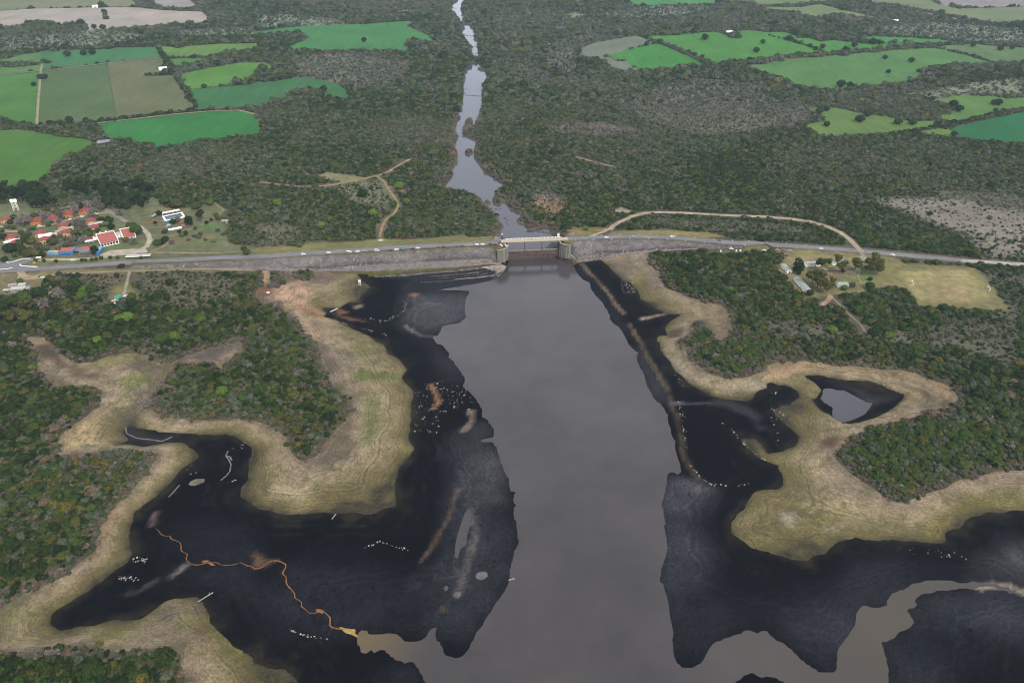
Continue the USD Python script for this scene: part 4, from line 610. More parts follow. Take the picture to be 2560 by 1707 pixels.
LEAF = {'dark': leaf_mat('leaf_dark', (44, 60, 32), (66, 82, 42)), 'green': leaf_mat('leaf_green', (64, 84, 40), (86, 104, 52)), 'olive': leaf_mat('leaf_olive', (86, 88, 44), (106, 106, 54)),
        'grey': leaf_mat('leaf_grey', (82, 92, 72), (110, 116, 94)), 'bare': leaf_mat('twig_bare', (118, 109, 101), (150, 140, 130), 0.1), 'brown': leaf_mat('leaf_brown', (104, 92, 74), (124, 108, 88), 0.15), 'yellow': leaf_mat('leaf_yellow', (112, 106, 50), (128, 116, 56))}
KINDS = list(LEAF)
CROWN = {}
for j, k in enumerate(KINDS):
    for v in range(2):
        CROWN[k, v, 'near'] = bare_clump(2.3, 3.6, 46, 50 + j + 10 * v) if k == 'bare' else leaf_clump(2.3, 3.4, 90, 0.5, 50 + j + 10 * v)
        CROWN[k, v, 'far'] = bare_clump(2.6, 3.6, 26, 90 + j + 10 * v) if k == 'bare' else leaf_clump(2.4, 3.5, 40, 0.78, 90 + j + 10 * v)
# where woods may stand
occ = np.ones((ny, nx), bool)
def block(polys, grow=0.0):
    im = Image.new('L', (nx, ny), 0); d = ImageDraw.Draw(im)
    for p in polys: d.polygon(to_im(p), fill=1)
    m = np.asarray(im) > 0
    return ndimage.binary_dilation(m, iterations=int(round(grow / PS))) if grow >= PS else m
def ragged(polys, grow, rough):
    m = block(polys); d = (ndimage.distance_transform_edt(m) - ndimage.distance_transform_edt(~m)) * PS
    return d > -grow + rough * (fb(xx, yy, 16, 3, 91) + .8 * fb(xx, yy, 45, 2, 92))
occ &= ~(ragged([p for p, _ in fields], 2.0, 22) & block([p for p, _ in fields], 4)); occ &= ~block(ponds, 3)
occ &= ~(block([tree_poly]) | block([np.vstack([DL[a][:, :2], DL[b][::-1, :2]]) for a, b in strips], 2.0))
mr = block([river_poly], 2.0) | block([[sp(-8, -40), sp(SPW + 8, -40), sp(SPW + 8, 40), sp(-8, 40)]])
for p in river_isles: mr &= ~block([p])
occ &= ~mr
village = block([grass[0][0]])
occ &= ~ragged([p for p, _ in grass], 1.5, 13)
for b_ in BLOCKS: occ &= ~block(b_, 3.0)
keep_p = np.ones((ny, nx), np.float32)
for p, c, k in sparse: m = block([p]); keep_p[m] = k
keep_p = ndimage.gaussian_filter(keep_p, 4)
def cell(a, x, y): return a[np.clip(((y - PY0) / PS).astype(int), 0, ny - 1), np.clip(((x - PX0) / PS).astype(int), 0, nx - 1)]
# ---------------------------------------------------------------- woods
def scatter(x0, x1, y0, y1, s):
    gx_, gy_ = np.meshgrid(np.arange(x0, x1, s), np.arange(y0, y1, s * 0.92)); gx_[1::2] += s / 2
    q = np.stack([gx_.ravel(), gy_.ravel()], 1) + rng.uniform(-0.36, 0.36, (gx_.size, 2)) * s
    return q
def in_view(q, margin=60):
    p, fw = proj(np.c_[q, np.full(len(q), 12.0)])
    return (fw > 30) & (p[:, 0] > -margin) & (p[:, 0] < 2560 + margin) & (p[:, 1] > -140) & (p[:, 1] < 1707 + margin * 2.4)
def instancer(name, pos, rot, scl, kinds, lod, label, kind='stuff', group=None, category=None, parent='/World'):
    pi = UsdGeom.PointInstancer.Define(stage, path(name, parent)); pp = str(pi.GetPath()); used = sorted(set(map(tuple, kinds))); rel = []
    for (k, v) in used:
        m = usdkit.mesh(stage, f'{pp}/crown_{k}_{"ab"[v]}', CROWN[k, v, lod], LEAF[k]); rel.append(m.GetPath())
    idx = {u: i for i, u in enumerate(used)}
    pi.CreatePrototypesRel().SetTargets(rel)
    pi.CreateProtoIndicesAttr(Vt.IntArray.FromNumpy(np.array([idx[tuple(k)] for k in kinds], np.int32)))
    pi.CreatePositionsAttr(Vt.Vec3fArray.FromNumpy(pos.astype(np.float32)))
    h = rot / 2; qa = Vt.QuathArray([Gf.Quath(float(c), 0, 0, float(s)) for c, s in zip(np.cos(h), np.sin(h))])
    pi.CreateOrientationsAttr(qa); pi.CreateScalesAttr(Vt.Vec3fArray.FromNumpy(scl.astype(np.float32)))
    return tag(pi, label, category, group, kind)
def choose(x, y, n):
    """Which kind of bush stands where: patches that change over tens of metres, and chance."""
    a, b, c = fb(x, y, 150, 3, 31), fb(x, y, 60, 3, 32), fb(x, y, 240, 3, 33)
    w = np.stack([0.75 + 3.2 * a + b, 0.8 - 0.6 * a + 0.8 * b, 0.38 + 1.1 * c, 0.85 - 2.2 * a - 0.5 * b, 0.36 - 1.9 * a + 1.6 * c, 0.14 - 0.5 * a + 0.4 * b, 0.05 + 0.2 * b], 1)
    return np.clip(w, 0.015, None)
def wood(name, q, lod, label, sc, bias=None, taper=0.35, lone=None):
    n = len(q)
    w = choose(q[:, 0], q[:, 1], n) * (np.array(bias) if bias is not None else 1); w /= w.sum(1, keepdims=True)
    k = (w.cumsum(1) > rng.random(n)[:, None]).argmax(1); kinds = [(KINDS[a], int(b)) for a, b in zip(k, rng.integers(0, 2, n))]
    th = cell(keep_p, q[:, 0], q[:, 1]) < .8; w[th] = w[th] * [.5, .4, .5, 1.6, 2.2, 1.4, .2]; w /= w.sum(1, keepdims=True)
    k = (w.cumsum(1) > rng.random(n)[:, None]).argmax(1); kinds = [(KINDS[a], int(b)) for a, b in zip(k, rng.integers(0, 2, n))]
    s = sc * np.where(th, .62, 1.0) * np.exp(rng.normal(0, taper * 0.85, n)) * np.where(rng.random(n) < .05, 1.6, 1.0); hgt = s * rng.uniform(0.75, 1.2, n); hgt[k == 5] *= .7
    return q, H(q[:, 0], q[:, 1]) - 0.15, rng.uniform(0, 6.28, n), np.stack([s, s, hgt], 1), kinds
def fringe(w, dt):
    # towards the bare bank the wood thins to low grey and brown brush
    q, z, r, s, k = w; near = dt < 5 + 5 * rng.random(len(q)); f = near & (rng.random(len(q)) < 0.7)
    s = np.where(near[:, None], s * 0.72, s); k = [(('bare', 'brown', 'grey')[int(a * 3)], kk[1]) if b else kk for kk, b, a in zip(k, f, rng.random(len(q)))]
    return q, z, r, s, k
def banks(w):
    # reddish grey winter brush along the river's edge
    q, z, r, s, k = w; d = -RCi(np.stack([q[:, 1], q[:, 0]], -1)); f = (d < 4 + 9 * rng.random(len(q))) & (rng.random(len(q)) < .75)
    return q, z, r, s, [(('bare', 'brown')[int(a > .55)], kk[1]) if b else kk for kk, b, a in zip(k, f, rng.random(len(q)))]
def put(name, w, lod, label):
    q, z, r, s, k = w
    return instancer(name, np.c_[q, z], r, s, k, lod, label)
TOTAL = 0
def grow(x0, x1, y0, y1, s):
    q = scatter(x0, x1, y0, y1, s); q = q[in_view(q)]
    q = q[cell(OC, q[:, 0], q[:, 1])]
    return q[rng.random(len(q)) < cell(keep_p, q[:, 0], q[:, 1]) * np.clip(0.9 + 0.9 * (fb(q[:, 0], q[:, 1], 80, 3, 71) + .6 * fb(q[:, 0], q[:, 1], 18, 2, 72)), .35, .98)]
OC = occ | (block([tree_poly]) & ndimage.binary_dilation(occ, iterations=1) & (fb(xx, yy, 7, 2, 77) > 0.0))
qn = grow(-620, 620, 200, 830, 3.0)
dT_ = -RegularGridInterpolator((np.arange(FY0 + .5, FY1), np.arange(FX0 + .5, FX1)), sT, bounds_error=False, fill_value=-60)(qn[:, ::-1])
side = np.where(qn[:, 0] > 60, 0, np.where(qn[:, 1] < 300, 2, 1))
LARGE, WHERE = [], {0: 'below the black cove on the right', 1: 'at the left beside the narrow arm', 2: 'in the bottom left corner'}
for sd, nm, lb, bias in [(0, 'scrub_wood', 'dense evergreen scrub wood on the right bank below the embankment', (2.4, 2.2, 1.1, .35, .3, .4, 1)), (1, 'scrub_wood', 'dense scrub wood on the left bank between the coves', (1.9, 1.2, 1.5, .7, .5, .8, 1.0)), (2, 'scrub_wood', 'scrub wood in the bottom left corner below the black cove', (1.7, 1.1, 2.2, .7, .3, .8, 1.6))]:
    q = qn[side == sd]
    w = fringe(wood(nm, q, 'near', lb, 0.78, bias), dT_[side == sd]); pp, fw = proj(np.c_[w[0], w[1] + 1.5])
    score = w[3][:, 0] / fw * ((pp[:, 0] > 20) & (pp[:, 0] < 2540) & (pp[:, 1] > 20) & (pp[:, 1] < 1690)); pick = np.argsort(-score)[:{0: 60, 1: 70, 2: 80}[sd]]
    LARGE += [(w[0][a], w[1][a], w[2][a], w[3][a], w[4][a], WHERE[sd]) for a in pick]; kp = np.ones(len(q), bool); kp[pick] = False
    put(nm, (w[0][kp], w[1][kp], w[2][kp], w[3][kp], [x for x, y in zip(w[4], kp) if y]), 'near', lb)
OC = occ
qm = grow(-900, 900, 800, 1350, 2.9); qm = qm[(qm[:, 1] > 830) | True]
for sgn, lb in ((-1, 'mixed green and grey woodland on the left bank of the river'), (1, 'mixed green and grey woodland on the right bank of the river')):
    q = qm[(np.sign(qm[:, 0] + 30) == sgn)]; put('river_wood', banks(wood('', q, 'far', lb, 0.68, (1, 1, .8, 1.15, 1, .8, .6))), 'far', lb)
qf = grow(-1800, 1800, 1350, 2950, 4.9)
for sgn, lb in ((-1, 'far woods between the green fields left of the river'), (1, 'far woods between the green fields right of the river')):
    q = qf[(np.sign(qf[:, 0] + 100) == sgn)]; put('far_wood', wood('', q, 'far', lb, 1.15, (1, .8, .5, 1.3, .8, .6, .5)), 'far', lb)
print('crowns', len(qn), len(qm), len(qf))

# kerbs painted white at the junction
for s, lb in (('Z0/490: 150,1505 200,1520 330,1490 440,1450 560,1430 690,1425', 'white painted kerb on the far side of the road junction'), ('Z0/660: 455,20 480,50 600,65 840,72', 'white painted kerb of the junction island beside the road'), ('Z0/660: -40,145 130,125 280,105', 'white painted kerb of the small green traffic island')):
    q = W2(s); g = LineString(q).buffer(0.55); v, f = drape(g, 2.0, 0.75); tag(obj('kerb', (np.vstack([v, v - [0, 0, 0.5]]), np.vstack([f, f + len(v)])), M_white), lb, 'kerb')
def mudsheet(name, g, rgb, label, rough=None, z=0.1, step=1.5):
    return sheet(name, g, step, z, M_silt, label, rgb)
M_silt = land_mat('silt', rough=0.8, small=(0.7, .6, 1.4), big=(0.15, .7, 1.3), bump=0.1, spec=0.03)
ST = W('03: 1410,185 1470,220 1560,250 1590,280 1640,300 1660,370 1700,430 1750,490 1800,495 1900,488 2000,502 2150,492 2200,485 2230,520 2334,530; 13: 60,520 120,482 200,470 245,492 252,560 290,650 320,720 340,780 410,850 430,880 480,890 492,925 540,920 590,908 640,960 700,1010 715,1045 780,1075', 1.2)
dd = np.r_[0, np.cumsum(np.linalg.norm(np.diff(ST, axis=0), axis=1))]; uu = np.arange(0, dd[-1], 1.5); ST = np.stack([np.interp(uu, dd, ST[:, k]) for k in range(2)], 1)
ST = ST + np.stack([1.2 * np.sin(uu / 4.1) + .8 * np.sin(uu / 1.9 + 1), 1.0 * np.sin(uu / 3.3 + 2)], 1)
g = unary_union([LineString(ST[a:a + 3]).buffer(0.16 + 0.34 * (0.5 + 0.5 * math.sin(a / 9.0)) * (a / len(ST)) + 0.16 * math.sin(a / 2.3) ** 2) for a in range(0, len(ST) - 2, 2)] + [Polygon(W('03: 1842,470 1870,463 1912,466 1920,478 1890,486 1855,490', 1)), Polygon(W('03: 1900,490 1930,488 1962,504 1968,514 1930,512', 1)), Polygon(W('13: 540,912 566,898 592,900 612,922 618,940 596,938 570,928', .8))]); tag(mudsheet('stream', g, (138, 94, 62), ''), 'orange trickle winding across the black mud', kind='structure')
mudsheet('stream', unary_union([LineString(W(s, 1.5)).buffer(w) for s, w in (('02: 2080,990 2062,1030 2085,1060 2110,1110 2100,1170 2070,1210 2020,1250', .5), ('02: 2062,1030 2100,1040 2115,1070', .6), ('02: 1640,1300 1600,1345 1545,1405', .5), ('02: 1150,780 1160,830 1250,870 1380,885 1480,900 1570,860', .55))]), (118, 112, 110), 'thin pale trickle on the black mud of the left cove')
mudsheet('silt_pool', Polygon(W('13: 765,1065 820,1078 900,1080 905,1100 890,1110 940,1140 915,1142 870,1122 820,1112', 0.4)).buffer(0.3), (164, 134, 80), 'bright ochre pool where the orange trickle meets the water')
PW = W('13: 1935,-10 1965,20 1955,130 1925,230 1920,310 1865,350 1840,440 1812,430 1815,330 1830,250 1870,120 1905,20', 1.0)
tag(cdmesh('puddle', *flat(Polygon(PW).buffer(0), float(H(PW[:, 0], PW[:, 1]).max()) + 0.12), M_water), 'long brown pool lying on the grey mud', kind='structure')
for s, c, lb in (('02: 1730,1292 1750,1268 1790,1250 1830,1248 1865,1250 1860,1275 1820,1290 1780,1305 1745,1304', (112, 104, 90), 'tan silt-filled puddle in the left cove'), ('13: 2008,585 2025,565 2050,555 2085,553 2104,565 2104,592 2085,610 2060,622 2035,620 2012,605', (104, 99, 98), 'oval pale puddle on the mud near the water'), ('13: 1800,772 1812,752 1830,738 1862,742 1862,768 1842,786 1825,790', (96, 92, 90), 'small pale puddle at the end of a mud channel'), ('13: 1716,705 1730,686 1746,692 1744,718 1728,728', (92, 88, 86), 'tiny round pale puddle on the mud')):
    mudsheet('puddle', Polygon(W(s, 1.0)).buffer(0.4), c, lb)
mudsheet('puddle', Polygon(W('11: 1418,1120 1440,1109 1462,1110 1475,1120 1460,1132 1430,1134', 1.5)).buffer(.3), (128, 92, 74), 'orange puddle on the grey mud below the dam')

# ---------------------------------------------------------------- spillway
def spp(x, y, z): return np.array([*sp(x, y), z])
def frame(m):
    m = m.copy(); R_ = np.eye(4); R_[:2, 0] = spX; R_[:2, 1] = spY; R_[:2, 3] = spO; m.apply_transform(R_); return m
def prism_x(prof, x0, x1):                      # a profile (y, z) run along x
    p = Polygon(prof); m = trimesh.creation.extrude_polygon(p, x1 - x0, engine='earcut'); v = m.vertices.copy(); m.vertices = np.stack([v[:, 2] + x0, v[:, 0], v[:, 1]], 1); m.invert() if m.volume < 0 else None
    return m
L_ = SPW
spill = tag(UsdGeom.Xform.Define(stage, path('spillway')), 'concrete spillway weir between curved wing walls in the middle of the dam', 'spillway')
obj('weir_body', frame(prism_x([(-2.2, -4), (-2.2, 2.6), (-1.8, 2.6), (-1.8, 5.6), (-1.3, 5.6), (-1.3, 8.4), (-0.9, 8.4), (-0.9, 9.2), (1.4, 9.2), (3.5, 8.0), (8, 3.0), (14, -4)], 0, L_)), M_stain, spill)
obj('weir_crest', frame(prism_x([(-1.1, 9.2), (-1.1, 9.7), (-0.4, 10.1), (0.8, 10.0), (1.7, 9.2)], 0, L_)), plain('pale_crest', (138, 124, 114), 0.8, 0.2, 0.4), spill)
for z in (5.6, 8.4): obj('ledge', frame(box(L_, 0.5, 0.25, (L_ / 2, -2.0 if z < 6 else -1.5, z + 0.1))), plain(f'ledge_{int(z)}', (124, 104, 96), 0.8, 0.2, 0.4), spill)
for x in (39.2, 45.3, 50.6, 56.0): obj('buttress', frame(cat(box(0.9, 1.5, 9.4, (x, -2.7, 0.9)), box(1.1, 1.7, 0.5, (x, -2.7, 5.5)))), plain(f'buttress_{int(x)}', (104, 84, 76), 0.8, 0.3, 0.4), spill)
obj('sluice_opening', frame(box(4.6, 0.8, 3.6, (53.3, -2.3, 1.2))), M_dark, spill); obj('sluice_lintel', frame(box(5.0, 1.1, 0.5, (53.3, -2.5, 3.3))), M_stain, spill)
for x in (18.4, 37.4): p_ = obj('pier', frame(cat(box(1.1, 4.6, 8.6, (x, 1.4, 13.9)), box(1.7, 5.2, 0.6, (x, 1.4, 9.9)))), plain(f'pier_{int(x)}', (120, 112, 100), 0.8, 0.25, 0.5), spill)
def curve_wall(name, s, ztop, zbot, th, mat, n=28, out=None, parent=None):
    px = P(s); zt = np.interp(np.linspace(0, 1, len(px)), np.linspace(0, 1, len(ztop)), ztop); q = unproj(px, zt)
    d = np.r_[0, np.cumsum(np.linalg.norm(np.diff(q[:, :2], axis=0), axis=1))]; u_ = np.linspace(0, d[-1], n); q = np.stack([np.interp(u_, d, q[:, k]) for k in range(3)], 1)
    q = ndimage.gaussian_filter1d(q, 1.2, axis=0, mode='nearest')
    t_ = np.gradient(q[:, :2], axis=0); t_ /= np.linalg.norm(t_, axis=1, keepdims=True); nn = np.stack([-t_[:, 1], t_[:, 0]], 1)
    a_, b_ = np.c_[q[:, :2] - nn * th / 2, q[:, 2]], np.c_[q[:, :2] + nn * th / 2, q[:, 2]]
    V_ = np.vstack([a_, b_, np.c_[a_[:, :2], np.full(n, zbot)], np.c_[b_[:, :2], np.full(n, zbot)]]); F_ = []
    for k in range(n - 1):
        for i0, i1 in ((0, n), (n, 3 * n), (3 * n, 2 * n), (2 * n, 0)): F_ += [[i0 + k, i0 + k + 1, i1 + k + 1], [i0 + k, i1 + k + 1, i1 + k]]
    for k in (0, n - 1): F_ += [[k, n + k, 3 * n + k], [k, 3 * n + k, 2 * n + k]]
    m = trimesh.Trimesh(V_, F_, process=False); trimesh.repair.fix_normals(m)
    return obj(name, m, mat, parent), q
# streaked wall: dark runs on pale concrete
cw = lin((150, 146, 136))
M_streak = usdkit.material(stage, '/World/Looks/streaked_wall', {'g': ('geometry', {}), 'mp': ('mapping', {'scale': (1.3, 1.3, 0.03)}), 'n': ('noise_texture', {'scale': 1.0, 'detail': 4.0, 'roughness': 0.7}), 'r': ('rgb_ramp', {'ramp': [(0.38, tuple(cw * .32)), (0.5, tuple(cw * .8)), (0.62, tuple(cw * 1.15))]}), 'p': ('principled_bsdf', {'roughness': 0.85, 'specular_ior_level': 0.2})},
    [('g.position', 'mp.vector'), ('mp.vector', 'n.vector'), ('n.fac', 'r.fac'), ('r.color', 'p.base_color')], surface='p.BSDF')
for side_, top_, low_, zl in (('left', 'Z1210/560: 548,462 545,480 530,510 490,545 420,575 350,590 292,592', 'Z1210/560: 552,680 520,710 480,735 400,762 300,777 170,785', (8.6, 8.6)), ('right', 'Z1210/560: 1712,385 1718,405 1750,438 1830,468 1920,485 1978,474', 'Z1210/560: 1708,580 1760,612 1850,645 1960,690 2060,780 2135,858', (10.0, 9.6, 8.5, 7.5, 5.0, 2.6))):
    w_ = tag(UsdGeom.Xform.Define(stage, path('wing_wall')), f'curved streaked concrete wing wall at the {side_} end of the spillway', 'retaining wall')
    curve_wall('upper_wall', top_, (19.6, 19.6), 4.0, 0.9, M_streak, parent=w_); curve_wall('coping', top_, (20.0, 20.0), 19.6, 1.4, M_conc, parent=w_)
    curve_wall('lower_wall', low_, zl, -4.0, 1.6, M_stain, parent=w_); _, q_ = curve_wall('ledge', low_, tuple(z + .35 for z in zl), min(zl) + 0.0 if side_ == 'left' else 2.2, 2.2, plain(f'ledge_{side_}', (146, 134, 122), .8, .2, .4), parent=w_)
# back fill behind the walls is the dam itself; the chute walls go on downstream
for x, lb in ((-0.6, 'plain concrete chute wall on the left below the spillway bridge'), (L_ + 0.6, 'pale concrete chute wall on the right below the spillway bridge')):
    w_ = tag(UsdGeom.Xform.Define(stage, path('chute_wall')), lb, 'retaining wall')
    obj('wall', frame(prism_x([(-1, -4), (-1, 19.4), (8, 19.4), (20, 10), (36, 4), (36, -4)], x - 0.5, x + 0.5)), M_streak, w_); obj('coping', frame(prism_x([(-1, 19.4), (-1, 19.75), (8.1, 19.75), (20.1, 10.35), (36, 4.35), (36, 4), (20, 10), (8, 19.4)], x - 0.7, x + 0.7)), M_conc, w_)
st_ = thing('stepped_block', 'slanting concrete steps and pipes below the right end of the bridge', 'concrete steps', spp(0, 0, 0), SPA)
for k in range(6): obj('step', box(1.5, 6.5, 15.5 - k * 1.9, (L_ - 1.1 - k * 1.5, 7.0 + k * 1.2, (15.5 - k * 1.9) / 2 - 1)), M_streak, st_)
for k in range(2): obj('pipe', cyl(0.45, (L_ - 5 - 2.5 * k, 5, 17), (L_ - 9 - 2.5 * k, 24, -1)), M_dkc, st_)
# bridge
dk = thing('bridge', 'pale concrete road bridge across the spillway', 'bridge', spp(0, 0, 0), SPA)
DY0, DY1 = -1.2, 6.4
obj('deck', box(L_ + 17, DY1 - DY0, 0.5, (L_ / 2 + 0.5, (DY0 + DY1) / 2, 20.2)), plain('deck_concrete', (186, 174, 152), 0.85, 0.12, 0.4), dk)
for k, y in enumerate((DY0 + 0.7, (DY0 + DY1) / 2, DY1 - 0.7)): obj('girder', box(L_ + 1, 0.6, 1.1, (L_ / 2, y, 19.4)), M_conc, dk)
for k in range(24): obj('joist_end', box(0.5, 0.35, 0.5, (1.2 + k * (L_ - 2.4) / 23, DY0 - 0.05, 19.65)), M_dark, dk)
rl = thing('bridge_railing', 'white and dark post railing on the downstream edge of the bridge', 'railing', spp(0, 0, 0), SPA)
obj('rail', cat(box(L_ + 6, 0.12, 0.14, (L_ / 2, DY1 - 0.25, 21.45)), box(L_ + 6, 0.12, 0.12, (L_ / 2, DY1 - 0.25, 20.95))), M_white, rl)
for k in range(31): obj('post', box(0.9 if k % 2 else 0.4, 0.25, 1.1, (-2 + k * (L_ + 4) / 30, DY1 - 0.25, 20.95)), M_white if k % 2 else M_conc, rl)
pb = thing('parapet', 'low ochre concrete parapet at the right end of the bridge', 'parapet', spp(L_ + 1.5, -2.5, 20.0), SPA); M_och = plain('ochre', (196, 160, 92), .8, .15, .6)
obj('base', box(7.5, 0.4, 0.35, (4, 0, 0.3)), M_conc, pb)
for k in range(6): obj('post', box(0.3, 0.3, 1.2, (0.5 + k * 1.4, 0, 0.9)), M_och, pb)
obj('rail', box(7.6, 0.18, 0.2, (4, 0, 1.5)), M_och, pb)
kx = thing('kiosk', 'narrow white gauge kiosk behind the right end of the bridge', 'kiosk', spp(L_ - 0.5, 9.5, 19.4), SPA)
obj('wall', box(2.0, 2.0, 4.6, (0, 0, 2.3)), M_white, kx); obj('roof', box(2.4, 2.4, 0.25, (0, 0, 4.75)), M_metal, kx); obj('door', box(0.8, 0.06, 1.9, (0, -1.03, 1.0)), plain('blue_door', (84, 120, 150), .6, .1, 1), kx)
ob = thing('obelisk', 'dark triangular concrete pier with a white top left of the bridge', 'pier', (*unproj(P('Z1210/560: 412,372'), 15.0)[0][:2], 13.0), SPA)
pv = np.array([(-1.7, -1.2, 0), (1.7, -1.2, 0), (1.7, 1.2, 0), (-1.7, 1.2, 0), (-.35, -.35, 9), (.35, -.35, 9), (.35, .35, 9), (-.35, .35, 9)]); pf = trimesh.convex.convex_hull(pv)
obj('shaft', pf, M_dkc, ob); obj('cap', box(0.9, 0.9, 1.1, (0, 0, 9.5)), M_white, ob)
rw = thing('slab', 'sloping grey concrete slab beside the dark pier left of the bridge', 'concrete slab', (*unproj(P('Z1210/560: 340,350'), 15.0)[0][:2], 12.5), SPA)
obj('slab', trimesh.convex.convex_hull(np.array([(-4.5, 0, 0), (4, 0, 0), (-4.5, 1.2, 0), (4, 1.2, 0), (-4.5, 0, 6), (-4.5, 1.2, 6), (4, 0, 1.5), (4, 1.2, 1.5)])), M_conc, rw)

# ---------------------------------------------------------------- riprap on the dam
def rock(seed, f=1.0):
    g = np.random.default_rng(seed); p = g.normal(0, 1, (11, 3)); p /= np.linalg.norm(p, axis=1, keepdims=True); p *= g.uniform(.7, 1, (11, 1)) * [0.5, 0.42, 0.32 * f]
    return trimesh.convex.convex_hull(p)
def rock_mat(name, a, b): return usdkit.material(stage, f'/World/Looks/{name}', {'o': ('object_info', {}), 'r': ('rgb_ramp', {'ramp': [(0.0, tuple(lin(a))), (0.6, tuple(lin((np.array(a) + b) / 2))), (1.0, tuple(lin(b)))]}), 'p': ('principled_bsdf', {'roughness': 0.85, 'specular_ior_level': 0.2})}, [('o.random', 'r.fac'), ('r.color', 'p.base_color')], surface='p.BSDF')
ROCKM = [rock_mat('rock_grey', (90, 84, 92), (176, 168, 168)), rock_mat('rock_tan', (120, 102, 92), (206, 188, 168)), rock_mat('rock_dark', (50, 46, 56), (112, 102, 112)), rock_mat('rock_pale', (170, 158, 142), (236, 226, 208))]
def rocks(name, q, zz, s, kinds, label, kind='stuff'):
    pi = UsdGeom.PointInstancer.Define(stage, path(name)); pp = str(pi.GetPath()); rel = []
    for k in range(4): rel.append(usdkit.mesh(stage, f'{pp}/stone_{"abcd"[k]}', rock(300 + k), ROCKM[k]).GetPath())
    pi.CreatePrototypesRel().SetTargets(rel); pi.CreateProtoIndicesAttr(Vt.IntArray.FromNumpy(np.asarray(kinds, np.int32))); pi.CreatePositionsAttr(Vt.Vec3fArray.FromNumpy(np.c_[q, zz].astype(np.float32)))
    h = rng.uniform(0, 3.14, len(q)); pi.CreateOrientationsAttr(Vt.QuathArray([Gf.Quath(float(a), 0, 0, float(b)) for a, b in zip(np.cos(h), np.sin(h))])); pi.CreateScalesAttr(Vt.Vec3fArray.FromNumpy(np.repeat(np.asarray(s)[:, None], 3, 1).astype(np.float32)))
    return tag(pi, label, kind=kind)
def on_strip(a, b, dens, u0=0, u1=1, w0=0, w1=1):
    A, B = DL[a], DL[b]; ln_ = np.linalg.norm(np.diff(A[:, :2], axis=0), axis=1).sum(); wd = np.linalg.norm(A[:, :2] - B[:, :2], axis=1).mean(); n = int(ln_ * wd * dens * (u1 - u0) * (w1 - w0))
    u_, w_ = rng.uniform(u0, u1, n) * 159, rng.uniform(w0, w1, n)[:, None]; i0 = u_.astype(int).clip(0, 158); t_ = (u_ - i0)[:, None]
    return (A[i0] * (1 - t_) + A[i0 + 1] * t_) * (1 - w_) + (B[i0] * (1 - t_) + B[i0 + 1] * t_) * w_
for lb, parts, pr in (('grey purple riprap stones on the left face of the dam', [('AL', 'BL', 0.75, 0, 1), ('BL', 'CL', 0.85, 0.1, 1)], (.4, .2, .34, .06)), ('grey purple riprap stones on the right face of the dam', [('AR', 'BR', 0.75, 0, 1), ('BR', 'CR', 0.85, 0, 1)], (.4, .22, .3, .08))):
    q = np.vstack([on_strip(a, b, d, u0, u1) for a, b, d, u0, u1 in parts]); q = q[rng.random(len(q)) < 0.55 + 1.2 * (fb(q[:, 0], q[:, 1], 14, 3, 61) + .25)]
    rocks('riprap', q[:, :2], H(q[:, 0], q[:, 1]) + 0.12, rng.uniform(.8, 1.9, len(q)), rng.choice(4, len(q), p=pr), lb)
q = np.vstack([on_strip('DLn', 'EL', .5, 0.02, 1, 0, .22), on_strip('DLn', 'EL', .45, .3, 1, .45, .53), on_strip('DLn', 'EL', .3, .3, 1, .7, .76), on_strip('DLn', 'EL', 0.9, .35, 1, .93, 1), on_strip('EL', 'FL', .5, .7, 1, 0, .8), on_strip('EL', 'FL', .9, 0, 1, 0, .12), on_strip('DLn', 'EL', .9, .82, 1, 0, 1)])
rocks('riprap', q[:, :2], H(q[:, 0], q[:, 1]) + 0.12, rng.uniform(.7, 1.5, len(q)), rng.choice(4, len(q), p=(.3, .3, .05, .35)), 'pale stones in rows on the black stepped berm left of the spillway')
